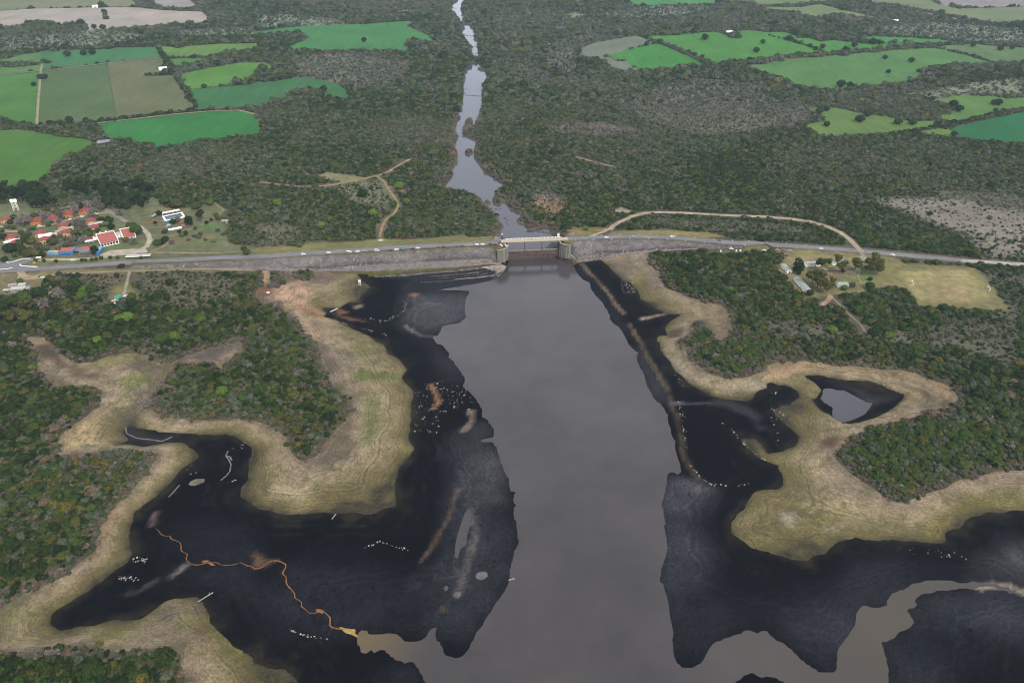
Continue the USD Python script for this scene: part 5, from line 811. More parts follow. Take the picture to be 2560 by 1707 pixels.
# ---------------------------------------------------------------- pale stones on the mud
STONES = [('12: 1430,400 1640,340 1760,560 1650,830 1440,810', 95, 'left of the water'), ('12: 1620,320 1920,370 2000,600 1800,600', 80, 'at the left waterline'), ('03: 1200,430 1340,425 1345,490 1210,480', 26, 'below the olive bank of the left cove'), ('03: 1060,600 1270,615 1270,655 1080,640', 30, 'in the narrow left arm'),
 ('13: 870,290 1000,340 1130,275 1280,320 1410,360 1390,380 1270,335 1130,300 1000,355', 26, 'in a row on black mud'), ('13: 300,1080 520,1140 660,1165 640,1175 500,1160 320,1100', 26, 'beside the ochre pool'), ('11: 740,1370 1200,1490 1190,1510 960,1440 740,1390', 34, 'below the brown spoil'), ('11: 1340,1150 1375,1200 1360,1270 1250,1345 1240,1330 1340,1260', 26, 'ringing the black pool by the dam'), ('11: 1080,1370 1240,1330 1250,1350 1130,1385', 10, 'at the black pool edge'),
 ('22: 1870,700 2000,775 2110,900 2260,1050 2334,1090 2220,1040 2080,900 1980,780', 36, 'along the olive ridge in the right pocket'), ('22: 1560,1030 1680,1140 1780,1260 2000,1300 2180,1280 2000,1320 1770,1280', 44, 'round the right black pocket'), ('22: 1500,480 1570,560 1590,740 1600,960 1570,960 1540,700', 44, 'along the right waterline ridge'), ('32: 20,440 100,450 90,470 30,470', 8, 'in the upper black pocket on the right'), ('32: 10,650 200,780 240,900 40,960 10,800', 24, 'in the middle black pocket on the right'), ('32: 20,570 200,700 240,730 160,690 20,600', 28, 'beside the middle right pocket'), ('33: 1180,330 1800,370 1820,450 1500,420 1250,400', 22, 'below the right point'),
 ('21: 980,990 1110,1010 1120,1110 1010,1120', 60, 'on the slope right of the spillway'), ('21: 1230,1040 1440,1100 1410,1120 1240,1070', 40, 'in a band on the right tan slope'), ('21: 1110,870 1190,865 1180,885 1120,885', 22, 'in a small pile on the right tan slope'), ('22: 1450,270 1500,290 1600,400 1570,420', 10, 'at the right gravel beach'), ('11: 990,1330 1180,1360 1140,1365 1000,1350', 10, 'on the pale spit'), ('02: 1700,1120 1800,1100 1790,1200 1720,1220', 8, 'under the striped left bank'), ('02: 2080,1255 2170,1240 2170,1270 2090,1275', 6, 'at the left cove edge'), ('02: 2120,960 2230,920 2210,980 2130,985', 12, 'at the head of the left cove')]
BLD = [obj('boulder_source', rock(400 + k), ROCKM[3 if k % 3 else 1], '/World/Looks') for k in range(0)]
MROCK = [plain(f'boulder_{k}', c, 0.85, 0.25, 1.5) for k, c in enumerate([(150, 140, 124), (128, 116, 100), (172, 162, 146)])]
RV = [rock(400 + k) for k in range(6)]
small_q, small_z, small_s, nb = [], [], [], 0
for s, n, where in STONES:
    poly = Polygon(W(s, 1.5)).buffer(0); x0, y0, x1, y1 = poly.bounds; q = []
    while len(q) < n:
        p = rng.uniform((x0, y0), (x1, y1)) ;
        if poly.contains(Point(p)): q.append(p)
    q = np.array(q); z = H(q[:, 0], q[:, 1]); sz = 0.7 + 1.3 * rng.random(n) ** 2
    order = np.argsort(-sz); big = order[:max(3, n // 4)]
    for k in big:
        m = RV[int(rng.integers(6))].copy(); m.apply_scale(sz[k] * 1.15); m.apply_translation((0, 0, 0.1)); a = rng.uniform(0, 6.28); m.apply_transform(trimesh.transformations.rotation_matrix(a, (0, 0, 1))); m.apply_translation((q[k, 0], q[k, 1], z[k]))
        tag(obj('boulder', m, MROCK[int(rng.integers(3))]), f'pale boulder on the drained shore {where}', 'boulder', f'boulders {where}'); nb += 1
    rest = order[len(big):]; small_q.append(q[rest]); small_z.append(z[rest]); small_s.append(sz[rest] * .9)
rocks('shore_stones', np.vstack(small_q), np.concatenate(small_z) + .05, np.concatenate(small_s), rng.choice(4, sum(map(len, small_q)), p=(.2, .3, .05, .45)), 'small pale stones strewn over the drained mud and shore')
q = []
for s, n in (('21: 200,180 300,205 480,255 480,285 340,262 230,235', 90), ('21: 460,520 560,530 560,580 450,575', 50), ('31: 430,1185 560,1270 700,1390 640,1390 540,1320 440,1210', 90)):
    poly = Polygon(W2(s)).buffer(0); x0, y0, x1, y1 = poly.bounds; k = 0
    while k < n:
        p = rng.uniform((x0, y0), (x1, y1))
        if poly.contains(Point(p)): q.append(p); k += 1
q = np.array(q); rocks('rubble', q, H(q[:, 0], q[:, 1]) + .15, rng.uniform(1, 2.4, len(q)), rng.choice(4, len(q), p=(.4, .2, .2, .2)), 'heaps of rock and rubble by the spillway foot and the shed track')

q = []
for a_, b_, n, wd in (('10: 1895,868', '10: 2050,880', 40, 3), ('10: 1890,322', '10: 1990,332', 34, 5), ('10: 1955,428', '10: 2015,424', 22, 4), ('10: 1990,495', '10: 2028,492', 16, 4), ('10: 1985,600', '10: 2030,598', 20, 4), ('10: 1860,1245', '10: 1990,1262', 26, 4), ('11: 2130,335', '11: 2240,340', 16, 3), ('11: 2270,405', '11: 2300,480', 14, 3), ('10: 1790,75', '10: 1830,80', 14, 5), ('21: 190,535', '21: 350,560', 30, 3), ('10: 1900,805', '10: 1920,815', 6, 2)):
    A, B = W(a_, -2)[0], W(b_, -2)[0]; t_ = rng.random((n, 1)); q.append(A * (1 - t_) + B * t_ + rng.normal(0, wd * .4, (n, 2)))
q = np.vstack(q); rocks('river_rocks', q, np.full(len(q), -1.9), rng.uniform(1.2, 3.4, len(q)), rng.choice(4, len(q), p=(.3, .1, .6, 0)), 'dark rocks breaking the river in low rapids')
# ---------------------------------------------------------------- cars
def car_proto(name, rgb, van=False, pickup=False):
    t = UsdGeom.Xform.Define(stage, path(name, '/World/Looks'))
    paint_ = usdkit.material(stage, f'/World/Looks/paint_{name}', {'p': ('principled_bsdf', {'base_color': tuple(lin(rgb)), 'roughness': 0.35, 'coat_weight': 0.4, 'coat_roughness': 0.1})}, [], surface='p.BSDF')
    Lh, wd = (2.5, 0.95) if van else (2.2, 0.88)
    side = [(-Lh, .35), (Lh, .35), (Lh + .03, .62), (Lh - .15, .82 if not van else 1.0), (Lh - 1.15, .92), (-Lh + .1, .95), (-Lh - .02, .65)]
    if van: cab = [(-Lh + .05, .9), (Lh - 1.2, .9), (Lh - 1.75, 1.85), (-Lh + .1, 1.9)]
    elif pickup: cab = [(-.3, .9), (Lh - 1.1, .9), (Lh - 1.75, 1.6), (-.1, 1.6)]
    else: cab = [(-Lh + .25, .9), (Lh - 1.1, .9), (Lh - 1.85, 1.42), (-Lh + 1.0, 1.42)]
    def ex(pr, w):
        m = trimesh.creation.extrude_polygon(Polygon(pr), 2 * w, engine='earcut'); v = m.vertices; m.vertices = np.stack([v[:, 0], w - v[:, 2], v[:, 1]], 1); return m
    body = ex(side, wd); v = body.vertices; v[:, 1] *= np.where(v[:, 2] < .5, .94, 1.0); obj('body', body, paint_, t)
    c = ex(cab, wd * .9); v = c.vertices; v[:, 1] *= np.where(v[:, 2] > 1.2, .82, 1.0); obj('window', c, M_glass, t)
    top = [p for p in cab if p[1] > 1.2]; xa, xb = min(p[0] for p in top), max(p[0] for p in top); obj('roof', box(xb - xa + .25, wd * 1.56, .07, ((xa + xb) / 2, 0, top[0][1] + .03)), paint_, t)
    for x in (-Lh + .75, Lh - .75):
        for y in (-wd + .08, wd - .08):
            obj('wheel', cyl(.33, (x, y - .1, .33), (x, y + .1, .33), 12), M_tyre, t)
    for y in (-wd + .25, wd - .25): obj('headlight', box(.06, .28, .16, (Lh + .02, y, .68)), M_white, t)
    t.GetPrim().SetSpecifier(Sdf.SpecifierClass); return t.GetPrim()
CARC = {'white': (290, 290, 285), 'silver': (180, 186, 194), 'navy': (34, 44, 66), 'blue': (84, 130, 168), 'red': (176, 36, 44), 'maroon': (96, 30, 38), 'yellow': (214, 178, 60), 'green': (116, 138, 132), 'black': (30, 31, 36)}
UsdGeom.Scope.Define(stage, '/World/Looks')
CARP = {}
def car(px, colr, label, heading=None, kind='car', group=None):
    key = (colr, kind)
    p = Wt(px, 0.9)[0]
    if heading is None: heading = ROADDIR(p)
    zb = p[2] + 0.33
    if key not in CARP:
        pr = car_proto(f'{colr}_{kind}', CARC[colr], van=kind == 'van', pickup=kind == 'pickup'); CARP[key] = pr
    r = thing(f'parked_{kind}' if kind != 'car' else 'parked_car', label, 'car' if kind == 'car' else kind, (p[0], p[1], zb), heading, group)
    r.GetReferences().AddInternalReference(CARP[key].GetPath()); r.SetInstanceable(True)
_rp = np.vstack([W2(RL), W2(RR)]); _rs = np.diff(_rp, axis=0); _rm = (_rp[1:] + _rp[:-1]) / 2
def ROADDIR(p): k = np.argmin(np.linalg.norm(_rm - p[:2], axis=1)); return math.atan2(_rs[k, 1], _rs[k, 0])
G1 = 'cars parked along the dam crest'
CARS = [('Z740/580: 162,500', 'white', 'white car parked farthest left on the dam crest road'), ('Z740/580: 735,465', 'white', 'white car on the dam road, second from the left end of the row'), ('Z740/580: 1200,452', 'white', 'white van with open rear on the dam road', 'van'), ('Z740/580: 1390,438', 'white', 'small white car just right of the white van on the dam'), ('Z740/580: 1556,430', 'silver', 'silver white car third right of the white van on the dam'), ('Z740/580: 1830,418', 'white', 'large white van near the middle of the row on the dam', 'van'), ('Z740/580: 2148,406', 'navy', 'low dark blue car right of the large white van on the dam'), ('Z740/580: 2272,393', 'white', 'white car on the dam beside two blue cars'),
 ('Z1000/570: 32,452', 'blue', 'deep blue car in the upper lane of a side by side pair on the dam'), ('Z1000/570: 30,480', 'blue', 'light blue car in the lower lane of a side by side pair on the dam'), ('Z1000/570: 292,464', 'maroon', 'dark red car left of a white car on the dam'), ('Z1000/570: 402,455', 'white', 'white car right of the dark red car on the dam'), ('Z1000/570: 872,428', 'red', 'red car left of a navy car on the dam'), ('Z1000/570: 985,425', 'navy', 'navy car right of the red car near a lamp post on the dam'), ('Z1000/570: 1300,402', 'green', 'grey green car left of the red and yellow cars'), ('Z1000/570: 1418,398', 'red', 'bright red car beside the yellow one on the dam'), ('Z1000/570: 1500,394', 'yellow', 'the only yellow car on the dam road'), ('Z1000/570: 1592,390', 'silver', 'silver car right of the yellow car'), ('Z1000/570: 1738,378', 'white', 'white car in front of the left wing wall, left one of two'), ('Z1000/570: 1868,370', 'white', 'white car in front of the left wing wall, right one of two'), ('Z1000/570: 2050,358', 'navy', 'navy car near the left end of the bridge')]
for c in CARS: car(c[0], c[1], c[2], kind=c[3] if len(c) > 3 else 'car', group=G1)
car('Z1000/570: 2166,368', 'red', 'red car angled off the road by the left wing wall', -.5, group=G1); car('Z1210/560: 385,482', 'white', 'white car parked on the paved corner behind the left wing wall', -.9, group=G1); car('Z1210/560: 490,482', 'white', 'white car nearest the bridge on the left wing wall corner', -1.1, group=G1)
for px, c, lb, kd in [('Z1400/540: 1050,490', 'white', 'white car on the dam road just right of the bridge', 'car'), ('Z1400/540: 1655,463', 'silver', 'silver car driving on the road right of the bridge', 'car'), ('21: 1462,587', 'white', 'white pickup on the road above the right riprap', 'pickup'), ('Z1740/560: 530,368', 'navy', 'dark blue car driving on the right part of the road', 'car'), ('31: 482,698', 'white', 'white car driving near the gravel road junction', 'car'), ('31: 1138,757', 'white', 'white car farthest right on the road', 'car')]: car(px, c, lb, kind=kd, group='cars driving on the road right of the bridge')
for px, c, lb, hd in [('Z1740/560: 800,562', 'white', 'white car on the grass strip below the right road, farthest left', -.1), ('Z1740/560: 560,612', 'white', 'white car half hidden behind bushes left of the grass strip', 1.3), ('Z1740/560: 912,606', 'white', 'white car nose in at the bushes, left of two', 1.4), ('Z1740/560: 1005,604', 'white', 'white car nose in at the bushes, right of two', 1.2), ('Z1740/560: 1165,616', 'black', 'dark car at the edge of the bushes on the grass strip', 1.0), ('Z1740/560: 1540,596', 'white', 'white car alone in the middle of the grass strip', 0), ('Z1740/560: 1715,638', 'green', 'grey car behind the bush edge on the grass strip', .2), ('Z1740/560: 1842,586', 'silver', 'silver car left of the red car on the grass strip', 0), ('Z1740/560: 1980,590', 'red', 'red car between two silver cars on the grass strip', 0), ('Z1740/560: 2125,598', 'silver', 'blue grey car right of the red car on the grass strip', 0), ('Z1740/560: 2010,690', 'green', 'pale green car parked end on beside a red one', 1.5), ('Z1740/560: 2068,694', 'red', 'red car parked end on beside the pale green one', 1.5), ('31: 848,784', 'silver', 'grey car on the dirt drive to the sheds', 1.2)]: car(px, c, lb, hd, group='cars parked on the grass below the right road')
for px, c, lb, hd in [('Z740/580: 1910,188', 'white', 'white car alone on the grass behind the dam', .1), ('01: 386,962', 'white', 'white car parked on the dirt turnout', .1), ('01: 370,953', 'maroon', 'dark purple car behind the white one on the turnout', .1), ('01: 1143,1136', 'white', 'white van beside the green roofed house', 1.2), ('01: 1203,1204', 'white', 'white car in the clearing below the green roofed house', -.4), ('Z0/490: 895,680', 'white', 'white car on the lane in front of the first orange cottage', .35), ('Z0/490: 1590,525', 'white', 'white car on the lane below the third orange cottage', .35), ('Z0/490: 1855,465', 'white', 'white car on the lane left of the fourth orange cottage', .35), ('Z0/490: 2175,400', 'white', 'white car at the top of the lane under bare trees', .2), ('Z0/490: 1645,1452', 'white', 'white car on the gravel drive below the blue building', .1), ('Z0/490: 385,605', 'white', 'white car under bare trees at the left side track', 1.2), ('Z0/490: 1800,1035', 'blue', 'blue car behind the blue building', .2)]: car(px, c, lb, hd, group='cars parked around the holiday village', kind='van' if ' van' in lb else 'car')

# ---------------------------------------------------------------- people: one small body mesh each
def body_mesh(seed):
    import manifold3d as m3
    g = np.random.default_rng(seed); s = g.uniform(.95, 1.05); J = {}
    def ball(p, r): return m3.Manifold.sphere(r, 10).translate(tuple(p))
    def bone(p, q, a, b): return m3.Manifold.batch_hull([ball(p, a), ball(q, b)])
    st = .16 * g.uniform(.3, 1.2); bod = bone((0, 0, .95), (0, 0, 1.36), .16, .18) + bone((0, -.17, 1.38), (0, .17, 1.38), .08, .08) + bone((0, 0, 1.4), (0, 0, 1.52), .06, .06) + bone((0, 0, 1.62), (.02, 0, 1.66), .105, .1)
    for y, k in ((-.1, 1), (.1, -1)):
        bod += bone((0, y, .93), (k * st * .6 + .03, y, .5), .095, .065) + bone((k * st * .6 + .03, y, .5), (k * st, y, .08), .065, .045) + bone((k * st - .04, y, .05), (k * st + .14, y, .04), .05, .04)
        bod += bone((0, y * 2.1, 1.37), (-k * st * .5, y * 2.5, 1.1), .06, .045) + bone((-k * st * .5, y * 2.5, 1.1), (-k * st * .5 + .1, y * 2.4, .84), .045, .035) + bone((-k * st * .5 + .1, y * 2.4, .84), (-k * st * .5 + .13, y * 2.35, .72), .04, .03)
    t = bod.to_mesh(); return trimesh.Trimesh(t.vert_properties[:, :3] * s, t.tri_verts)
for k, (px, c, lb) in enumerate([('Z1210/560: 1050,340', (30, 34, 44), 'person in dark clothes standing at the bridge railing, left of two'), ('Z1210/560: 1090,340', (40, 34, 34), 'person in dark clothes standing at the bridge railing, right of two'), ('Z1400/540: 655,510', (34, 34, 40), 'person in dark clothes walking along the road right of the bridge'), ('Z1400/540: 845,505', (60, 60, 70), 'person walking along the road behind another, right of the bridge'), ('Z160/500: 1866,1030', (50, 34, 32), 'person in brown standing at the bend of the lodge drive'), ('Z160/500: 1930,1022', (28, 28, 34), 'person in black standing at the right edge of the lodge drive'), ('Z160/500: 1940,1055', (200, 200, 200), 'person in a white shirt by the right edge of the lodge drive'), ('Z1210/560: 450,495', (60, 40, 40), 'person between the two white cars behind the left wing wall')]):
    p = Wt(px, .9)[0] if '1210/560: 1' not in px else np.r_[unproj(P(px), 21.3)[0][:2], 20.45]
    t = thing('person', lb, 'person', (p[0], p[1], p[2] + (.33 if '1210/560: 1' not in px else 0)), rng.uniform(0, 6)); obj('body', body_mesh(k), plain(f'clothes_{k}', c, .9, .1, 3.0), t, smooth=40)

# ---------------------------------------------------------------- buildings
M_red = plain('red_roof', (150, 68, 64), .8, .14, .5); M_salmon = plain('salmon_roof', (172, 96, 84), .8, .1, .4); M_orange = plain('orange_wall', (206, 142, 42), .8, .12, .6); M_cream = plain('cream_wall', (214, 184, 118), .8, .12, .6); M_yel = plain('yellow_wall', (214, 176, 70), .8, .12, .6)
M_grey = plain('grey_roof', (168, 166, 160), .75, .15, .4); M_lgrey = plain('flat_roof', (196, 190, 184), .75, .1, .4); M_shed = plain('weathered_roof', (150, 164, 152), .7, .28, .5, .0); M_blue = plain('blue_wall', (38, 140, 204), .7, .08, .5); M_lblue = plain('pale_blue_wall', (128, 176, 216), .7, .1, .5); M_teal = plain('teal_roof', (64, 146, 132), .6, .12, .4)
def rect4(s, h):
    """Four roof corners seen in the photograph, h above the ground -> centre, long and wide, heading, ground height."""
    q = Wt(s, h); p = Polygon(q[:, :2]).minimum_rotated_rectangle; c = np.array(p.exterior.coords)[:4]; e0, e1 = c[1] - c[0], c[2] - c[1]
    ax = q[1, :2] - q[0, :2]; ax = ax / np.linalg.norm(ax)                      # first to second corner gives the long-side heading
    if abs(e0 @ ax) / np.linalg.norm(e0) < abs(e1 @ ax) / np.linalg.norm(e1): e0, e1 = e1, e0
    if e0 @ ax < 0: e0 = -e0
    return c.mean(0), np.linalg.norm(e0), np.linalg.norm(e1), math.atan2(e0[1], e0[0]), float(q[:, 2].min())
def gable_roof(l, w, h, rise, ov=.4, along='x', th=.18):
    L2, W2_ = l / 2 + ov, w / 2 + ov; half = W2_ if along == 'x' else L2; ln_ = L2 if along == 'x' else W2_
    pr = [(-half, h - rise * ov / (half - ov)), (0, h + rise), (half, h - rise * ov / (half - ov)), (half, h - rise * ov / (half - ov) + th), (0, h + rise + th), (-half, h - rise * ov / (half - ov) + th)]
    m = trimesh.creation.extrude_polygon(Polygon(pr), 2 * ln_, engine='earcut'); v = m.vertices
    m.vertices = np.stack([v[:, 2] - ln_, -v[:, 0], v[:, 1]], 1) if along == 'x' else np.stack([v[:, 0], v[:, 2] - ln_, v[:, 1]], 1); trimesh.repair.fix_normals(m); return m
def gable_wall(l, w, h, rise, along='x'):
    half, ln_ = (w / 2, l / 2) if along == 'x' else (l / 2, w / 2)
    m = trimesh.creation.extrude_polygon(Polygon([(-half, -1), (half, -1), (half, h), (0, h + rise - .03), (-half, h)]), 2 * ln_, engine='earcut'); v = m.vertices
    m.vertices = np.stack([v[:, 2] - ln_, -v[:, 0], v[:, 1]], 1) if along == 'x' else np.stack([v[:, 0], v[:, 2] - ln_, v[:, 1]], 1); trimesh.repair.fix_normals(m); return m
def openings(t, l, w, h, nwin, door=True, side=-1, frame_m=None):
    y = side * (w / 2 + .03); n = nwin + (1 if door else 0)
    for k in range(n):
        x = -l / 2 + (k + .5) * l / n
        if door and k == n // 2: d = obj('door', box(1.0, .08, 2.1, (x, y, 1.05)), M_dark, t)
        else: f_ = obj('window', box(1.3, .08, 1.1, (x, y, min(1.7, h * .55))), M_glass, t); obj('frame', cat(box(1.5, .1, .1, (x, y, min(1.7, h * .55) + .6)), box(1.5, .1, .1, (x, y, min(1.7, h * .55) - .6))), frame_m or M_white, f_)
def cottage(px, wallm, label, l=10, w=9, rot=.38, roofm=None, h=2.9, rise=1.5, group=None, name='cottage'):
    p = Wt(px, 3.6)[0]; t = thing(name, label, 'house', (p[0], p[1], p[2]), rot, group)
    obj('wall', gable_wall(l, w, h, rise, 'y'), wallm, t); obj('roof', gable_roof(l, w, h, rise, .5, 'y'), roofm or M_red, t); obj('ridge', box(.35, w + 1.0, .14, (0, 0, h + rise + .2)), plain(f'ridge_{NAMES[("/World", name)]}', (184, 100, 90), .8, .1, 1), t)
    openings(t, l, w, h, 2); return t
for px, n in (('Z0/490: 808,545', 'farthest left'), ('Z0/490: 1190,478', 'second from the left'), ('Z0/490: 1530,382', 'third from the left'), ('Z0/490: 1890,312', 'farthest right')): cottage(px, M_orange, f'orange walled cottage with red gable roof in the upper row, {n}', 10.5, 14, group='orange cottages in the upper row')
for px, n in (('Z0/490: 905,815', 'rear cottage of the middle pair'), ('Z0/490: 1000,965', 'front cottage of the middle pair with the bright white link'), ('Z0/490: 1420,648', 'rear cottage of the pair with a grey link'), ('Z0/490: 1470,805', 'front cottage of the pair with a grey link'), ('Z0/490: 2050,542', 'rear cottage of the pair behind the lodge'), ('Z0/490: 2112,697', 'front cottage of the pair behind the lodge'), ('Z0/490: 235,912', 'rear cottage of the leftmost pair'), ('Z0/490: 345,1040', 'half hidden front cottage of the leftmost pair'), ('Z0/490: 125,510', 'red roofed cottage at the left edge above the lane')): cottage(px, M_cream, f'cream walled red roofed {n}' if 'red roofed' not in n else n, 10, 10.5, group='cream cottages in linked pairs')
for s, m, lb in (('Z0/490: 860,885 1165,825 1180,880 880,945', M_white, 'bright white flat link roof between the middle cottages'), ('Z0/490: 1235,785 1520,700 1530,740 1270,815', M_grey, 'grey flat link roof between cottages left of the bare trees'), ('Z0/490: 2010,625 2290,565 2300,605 2010,670', M_lgrey, 'pale link roof between the cottages behind the lodge'), ('Z0/490: 75,1030 360,960 375,1000 100,1070', M_white, 'bright white link roof at the leftmost cottages')):
    c, l, w, a, z = rect4(s, 2.7); t = thing('link_building', lb, 'building', (*c, z), a)
    obj('wall', box(l - .6, w - .6, 3.6, (0, 0, .8)), M_yel, t); obj('roof', gable_roof(l, w, 2.6, .25, .2), m, t); obj('annex', box(5, w * .8, 3.3, (l / 2 + 2.2, -.4, .65)), M_yel, t); obj('annex_roof', box(5.6, w * .9, .2, (l / 2 + 2.2, -.4, 2.42)), M_lgrey, t); openings(t, l, w - .6, 2.6, 3)
# the lodge
def mono(t, l, w, h0, h1, roofm, wallm, trim=True, x0=0, y0=0):
    """single-pitch hall: low side towards -y"""
    pr = [(-w / 2, -1), (w / 2, -1), (w / 2, h1), (-w / 2, h0)]; m = prism_x(pr, -l / 2, l / 2); m.apply_translation((x0, y0, 0)); obj('wall', m, wallm, t)
    s_ = (h1 - h0) / w; pr = [(-w / 2 - .6, h0 - .6 * s_ + .02), (w / 2, h1 + .02), (w / 2, h1 + .22), (-w / 2 - .6, h0 - .6 * s_ + .22)]; m = prism_x(pr, -l / 2, l / 2); m.apply_translation((x0, y0, 0)); obj('roof', m, roofm, t)
    if trim:
        for sx in (-1, 1): m = prism_x([(-w / 2 - 1.4, h0 - 1.4 * s_ - .2), (w / 2 + .2, h1 - .1), (w / 2 + .2, h1 + .5), (-w / 2 - 1.4, h0 - 1.4 * s_ + .45)], sx * (l / 2 + .15) - .25, sx * (l / 2 + .15) + .25); m.apply_translation((x0, y0, 0)); obj('fascia', m, M_white, t)
        obj('ridge_beam', box(l + 1, .7, .7, (x0, y0 + w / 2 + .4, h1 + .25)), M_white, t)
c, l, w, a, z = rect4('Z160/500: 745,830 1130,735 1210,890 825,985', 4.6)
t = thing('lodge', 'long lodge with a big salmon red roof, white frame and dark glazed front', 'building', (*c, z), a); LO = (c, l, w, a, z)
mono(t, l, w - 2, 3.4, 6.4, M_salmon, M_white, y0=1)
for k in range(6): obj('window', box(l / 6 - .8, .1, 2.4, (-l / 2 + (k + .5) * l / 6, -w / 2 + 1.95, 1.5)), M_glass, t)
for k in range(7): obj('column', box(.5, 1.2, 3.6, (-l / 2 + k * l / 6, -w / 2 + 1.2, 1.5)), M_white, t)
obj('terrace_beam', box(l + .8, .5, .5, (0, -w / 2 + .6, .5)), M_white, t)
obj('rear_wall', box(l + 4, 5.5, 4.6, (-1.2, w / 2 + 3.4, 1.3)), M_white, t); m = prism_x([(w / 2 + .5, 4.5), (w / 2 + 6.6, 3.2), (w / 2 + 6.6, 3.4), (w / 2 + .5, 4.7)], -l / 2 - 3, l / 2 + .5); obj('rear_roof', m, M_red, t)
for x in (-l / 2 + 4.5, -l / 2 + 10.5): obj('chimney', box(.8, .8, 4.2, (x, w / 2 + 3, 5.6)), M_white, t)
c, l, w, a, z = rect4('Z160/500: 1290,705 1535,640 1600,760 1345,838', 4.2)
t = thing('lodge_wing', 'smaller salmon roofed wing right of the lodge under the round tree', 'building', (*c, z), a); mono(t, l, w, 3.2, 5.4, M_salmon, M_white); openings(t, l, w, 3, 4, False)
obj('rear_roof', box(l * .8, 4, .25, (-1, w / 2 + 3, 4.3)), M_red, t); obj('rear_wall', box(l * .75, 3.4, 4, (-1, w / 2 + 2.8, 2.1)), M_white, t)
c, l, w, a, z = rect4('Z160/500: 1165,745 1285,715 1290,770 1180,795', 3.4); t = thing('link_building', 'white walled link between the lodge and its right wing', 'building', (*c, z), a); obj('wall', box(l + 1, w, 3.6, (0, 0, 1.4)), M_white, t); obj('roof', box(l + 1.4, w + .5, .25, (0, 0, 3.3)), M_lgrey, t); openings(t, l, w, 3, 2, False)
c, l, w, a, z = rect4('Z160/500: 515,862 650,830 665,882 525,912', 3.2); t = thing('lodge_annex', 'small red roofed annex with white rim left of the lodge', 'building', (*c, z), a); obj('wall', box(l, w, 4, (0, 0, 1)), M_white, t); obj('rim', box(l + .8, w + .8, .3, (0, 0, 3.1)), M_white, t); obj('roof', box(l - .4, w - .4, .12, (0, 0, 3.32)), M_red, t); openings(t, l, w, 3, 2)
c, l, w, a, z = rect4('Z160/500: 465,930 700,880 712,900 480,950', 3.0); t = thing('canopy', 'long narrow white canopy left of the lodge', 'canopy', (*c, z), a); obj('roof', box(l, w + .6, .25, (0, 0, 2.9)), M_white, t)
for k in range(4): obj('post', box(.2, .2, 3.4, (-l / 2 + 1 + k * (l - 2) / 3, 0, 1.2)), M_white, t)
# blue buildings
c, l, w, a, z = rect4('Z0/490: 1335,1255 1595,1248 1690,1170 1420,1185', 4.3); t = thing('blue_hall', 'bright blue hall with a salmon roof beside the gravel drive', 'building', (*c, z), a - .0); mono(t, l, w, 4.4, 5.0, M_salmon, M_blue, False)
obj('band', box(l + .1, .12, .5, (0, -w / 2 - .05, 3.2)), M_lblue, t); obj('side_fascia', box(.4, w + 1, 1.1, (l / 2 + .1, 0, 4.7)), M_lblue, t); openings(t, l * .8, w, 4, 3, frame_m=M_blue)
c, l, w, a, z = rect4('Z0/490: 1800,1232 2050,1225 2090,1150 1895,1155', 4.0); t = thing('blue_hall', 'pale blue hall with salmon roof and columned patio in front', 'building', (*c, z), a); mono(t, l, w, 3.6, 4.4, M_salmon, M_lblue, False)
obj('fascia', box(l + 1, .4, 1.2, (0, -w / 2 - .3, 3.5)), M_lblue, t); obj('patio_roof', box(l + .5, 3.6, .2, (0, -w / 2 - 2.2, 2.7)), M_metal, t)
for k in range(6): obj('column', box(.35, .35, 3.4, (-l / 2 + k * l / 5, -w / 2 - 3.8, 1.0)), M_cream, t)
for k in range(5): obj('window', box(l / 5 - 1, .1, 1.7, (-l / 2 + (k + .5) * l / 5, -w / 2 - .08, 1.3)), M_glass, t)
c, l, w, a, z = rect4('Z0/490: 1095,1262 1310,1265 1330,1235 1110,1230', 3.2); t = thing('blue_annex', 'pale blue annex at the left end of the blue hall', 'building', (*c, z), a); obj('wall', box(l, max(w, 4), 4.2, (0, 0, 1.1)), M_lblue, t); obj('roof', box(l * .6, max(w, 4) + .4, .2, (l * .15, 0, 3.3)), M_yel, t)
for k in range(3): obj('pier', box(1.0, 1.0, 4.6, (-l / 2 + .5 + k * 2.4, -max(w, 4) / 2 - .3, 1.3)), M_lblue, t)
c, l, w, a, z = rect4('Z0/490: 2205,1275 2310,1150 2290,1140 2180,1240', 3.2); t = thing('blue_annex', 'blue flat roofed annex at the right end behind a palm', 'building', (*c, z), a); obj('wall', box(l, max(w, 4), 4.2, (0, 0, 1.1)), M_blue, t); obj('roof', box(l + .2, max(w, 4) + .2, .15, (0, 0, 3.3)), M_lblue, t); obj('door', box(1, .1, 2, (0, -max(w, 4) / 2 - .05, 1)), M_dark, t)
c, l, w, a, z = rect4('Z0/490: 1600,1250 1790,1235 1850,1160 1700,1170', 3.0); t = thing('patio', 'grey roofed patio between the two blue halls', 'patio', (*c, z), a); obj('roof', box(l, w, .2, (0, 0, 2.8)), M_metal, t)
for sx in (-.45, .45):
    for sy in (-.45, .45): obj('post', box(.25, .25, 3.3, (sx * l, sy * w, 1.1)), M_cream, t)
c, l, w, a, z = rect4('Z160/500: 1395,1288 1950,1262 1958,1215 1415,1240', 2.6); t = thing('carport', 'long pale carport roof beside the road', 'carport', (*c, z), a); obj('roof', box(l, w, .22, (0, 0, 2.7)), M_lgrey, t); obj('front_trim', box(l, .15, .5, (0, -w / 2 - .1, 2.6)), M_white, t)
for k in range(9): obj('post', box(.18, .18, 3.3, (-l / 2 + .6 + k * (l - 1.2) / 8, 0, 1.0)), M_metal, t)
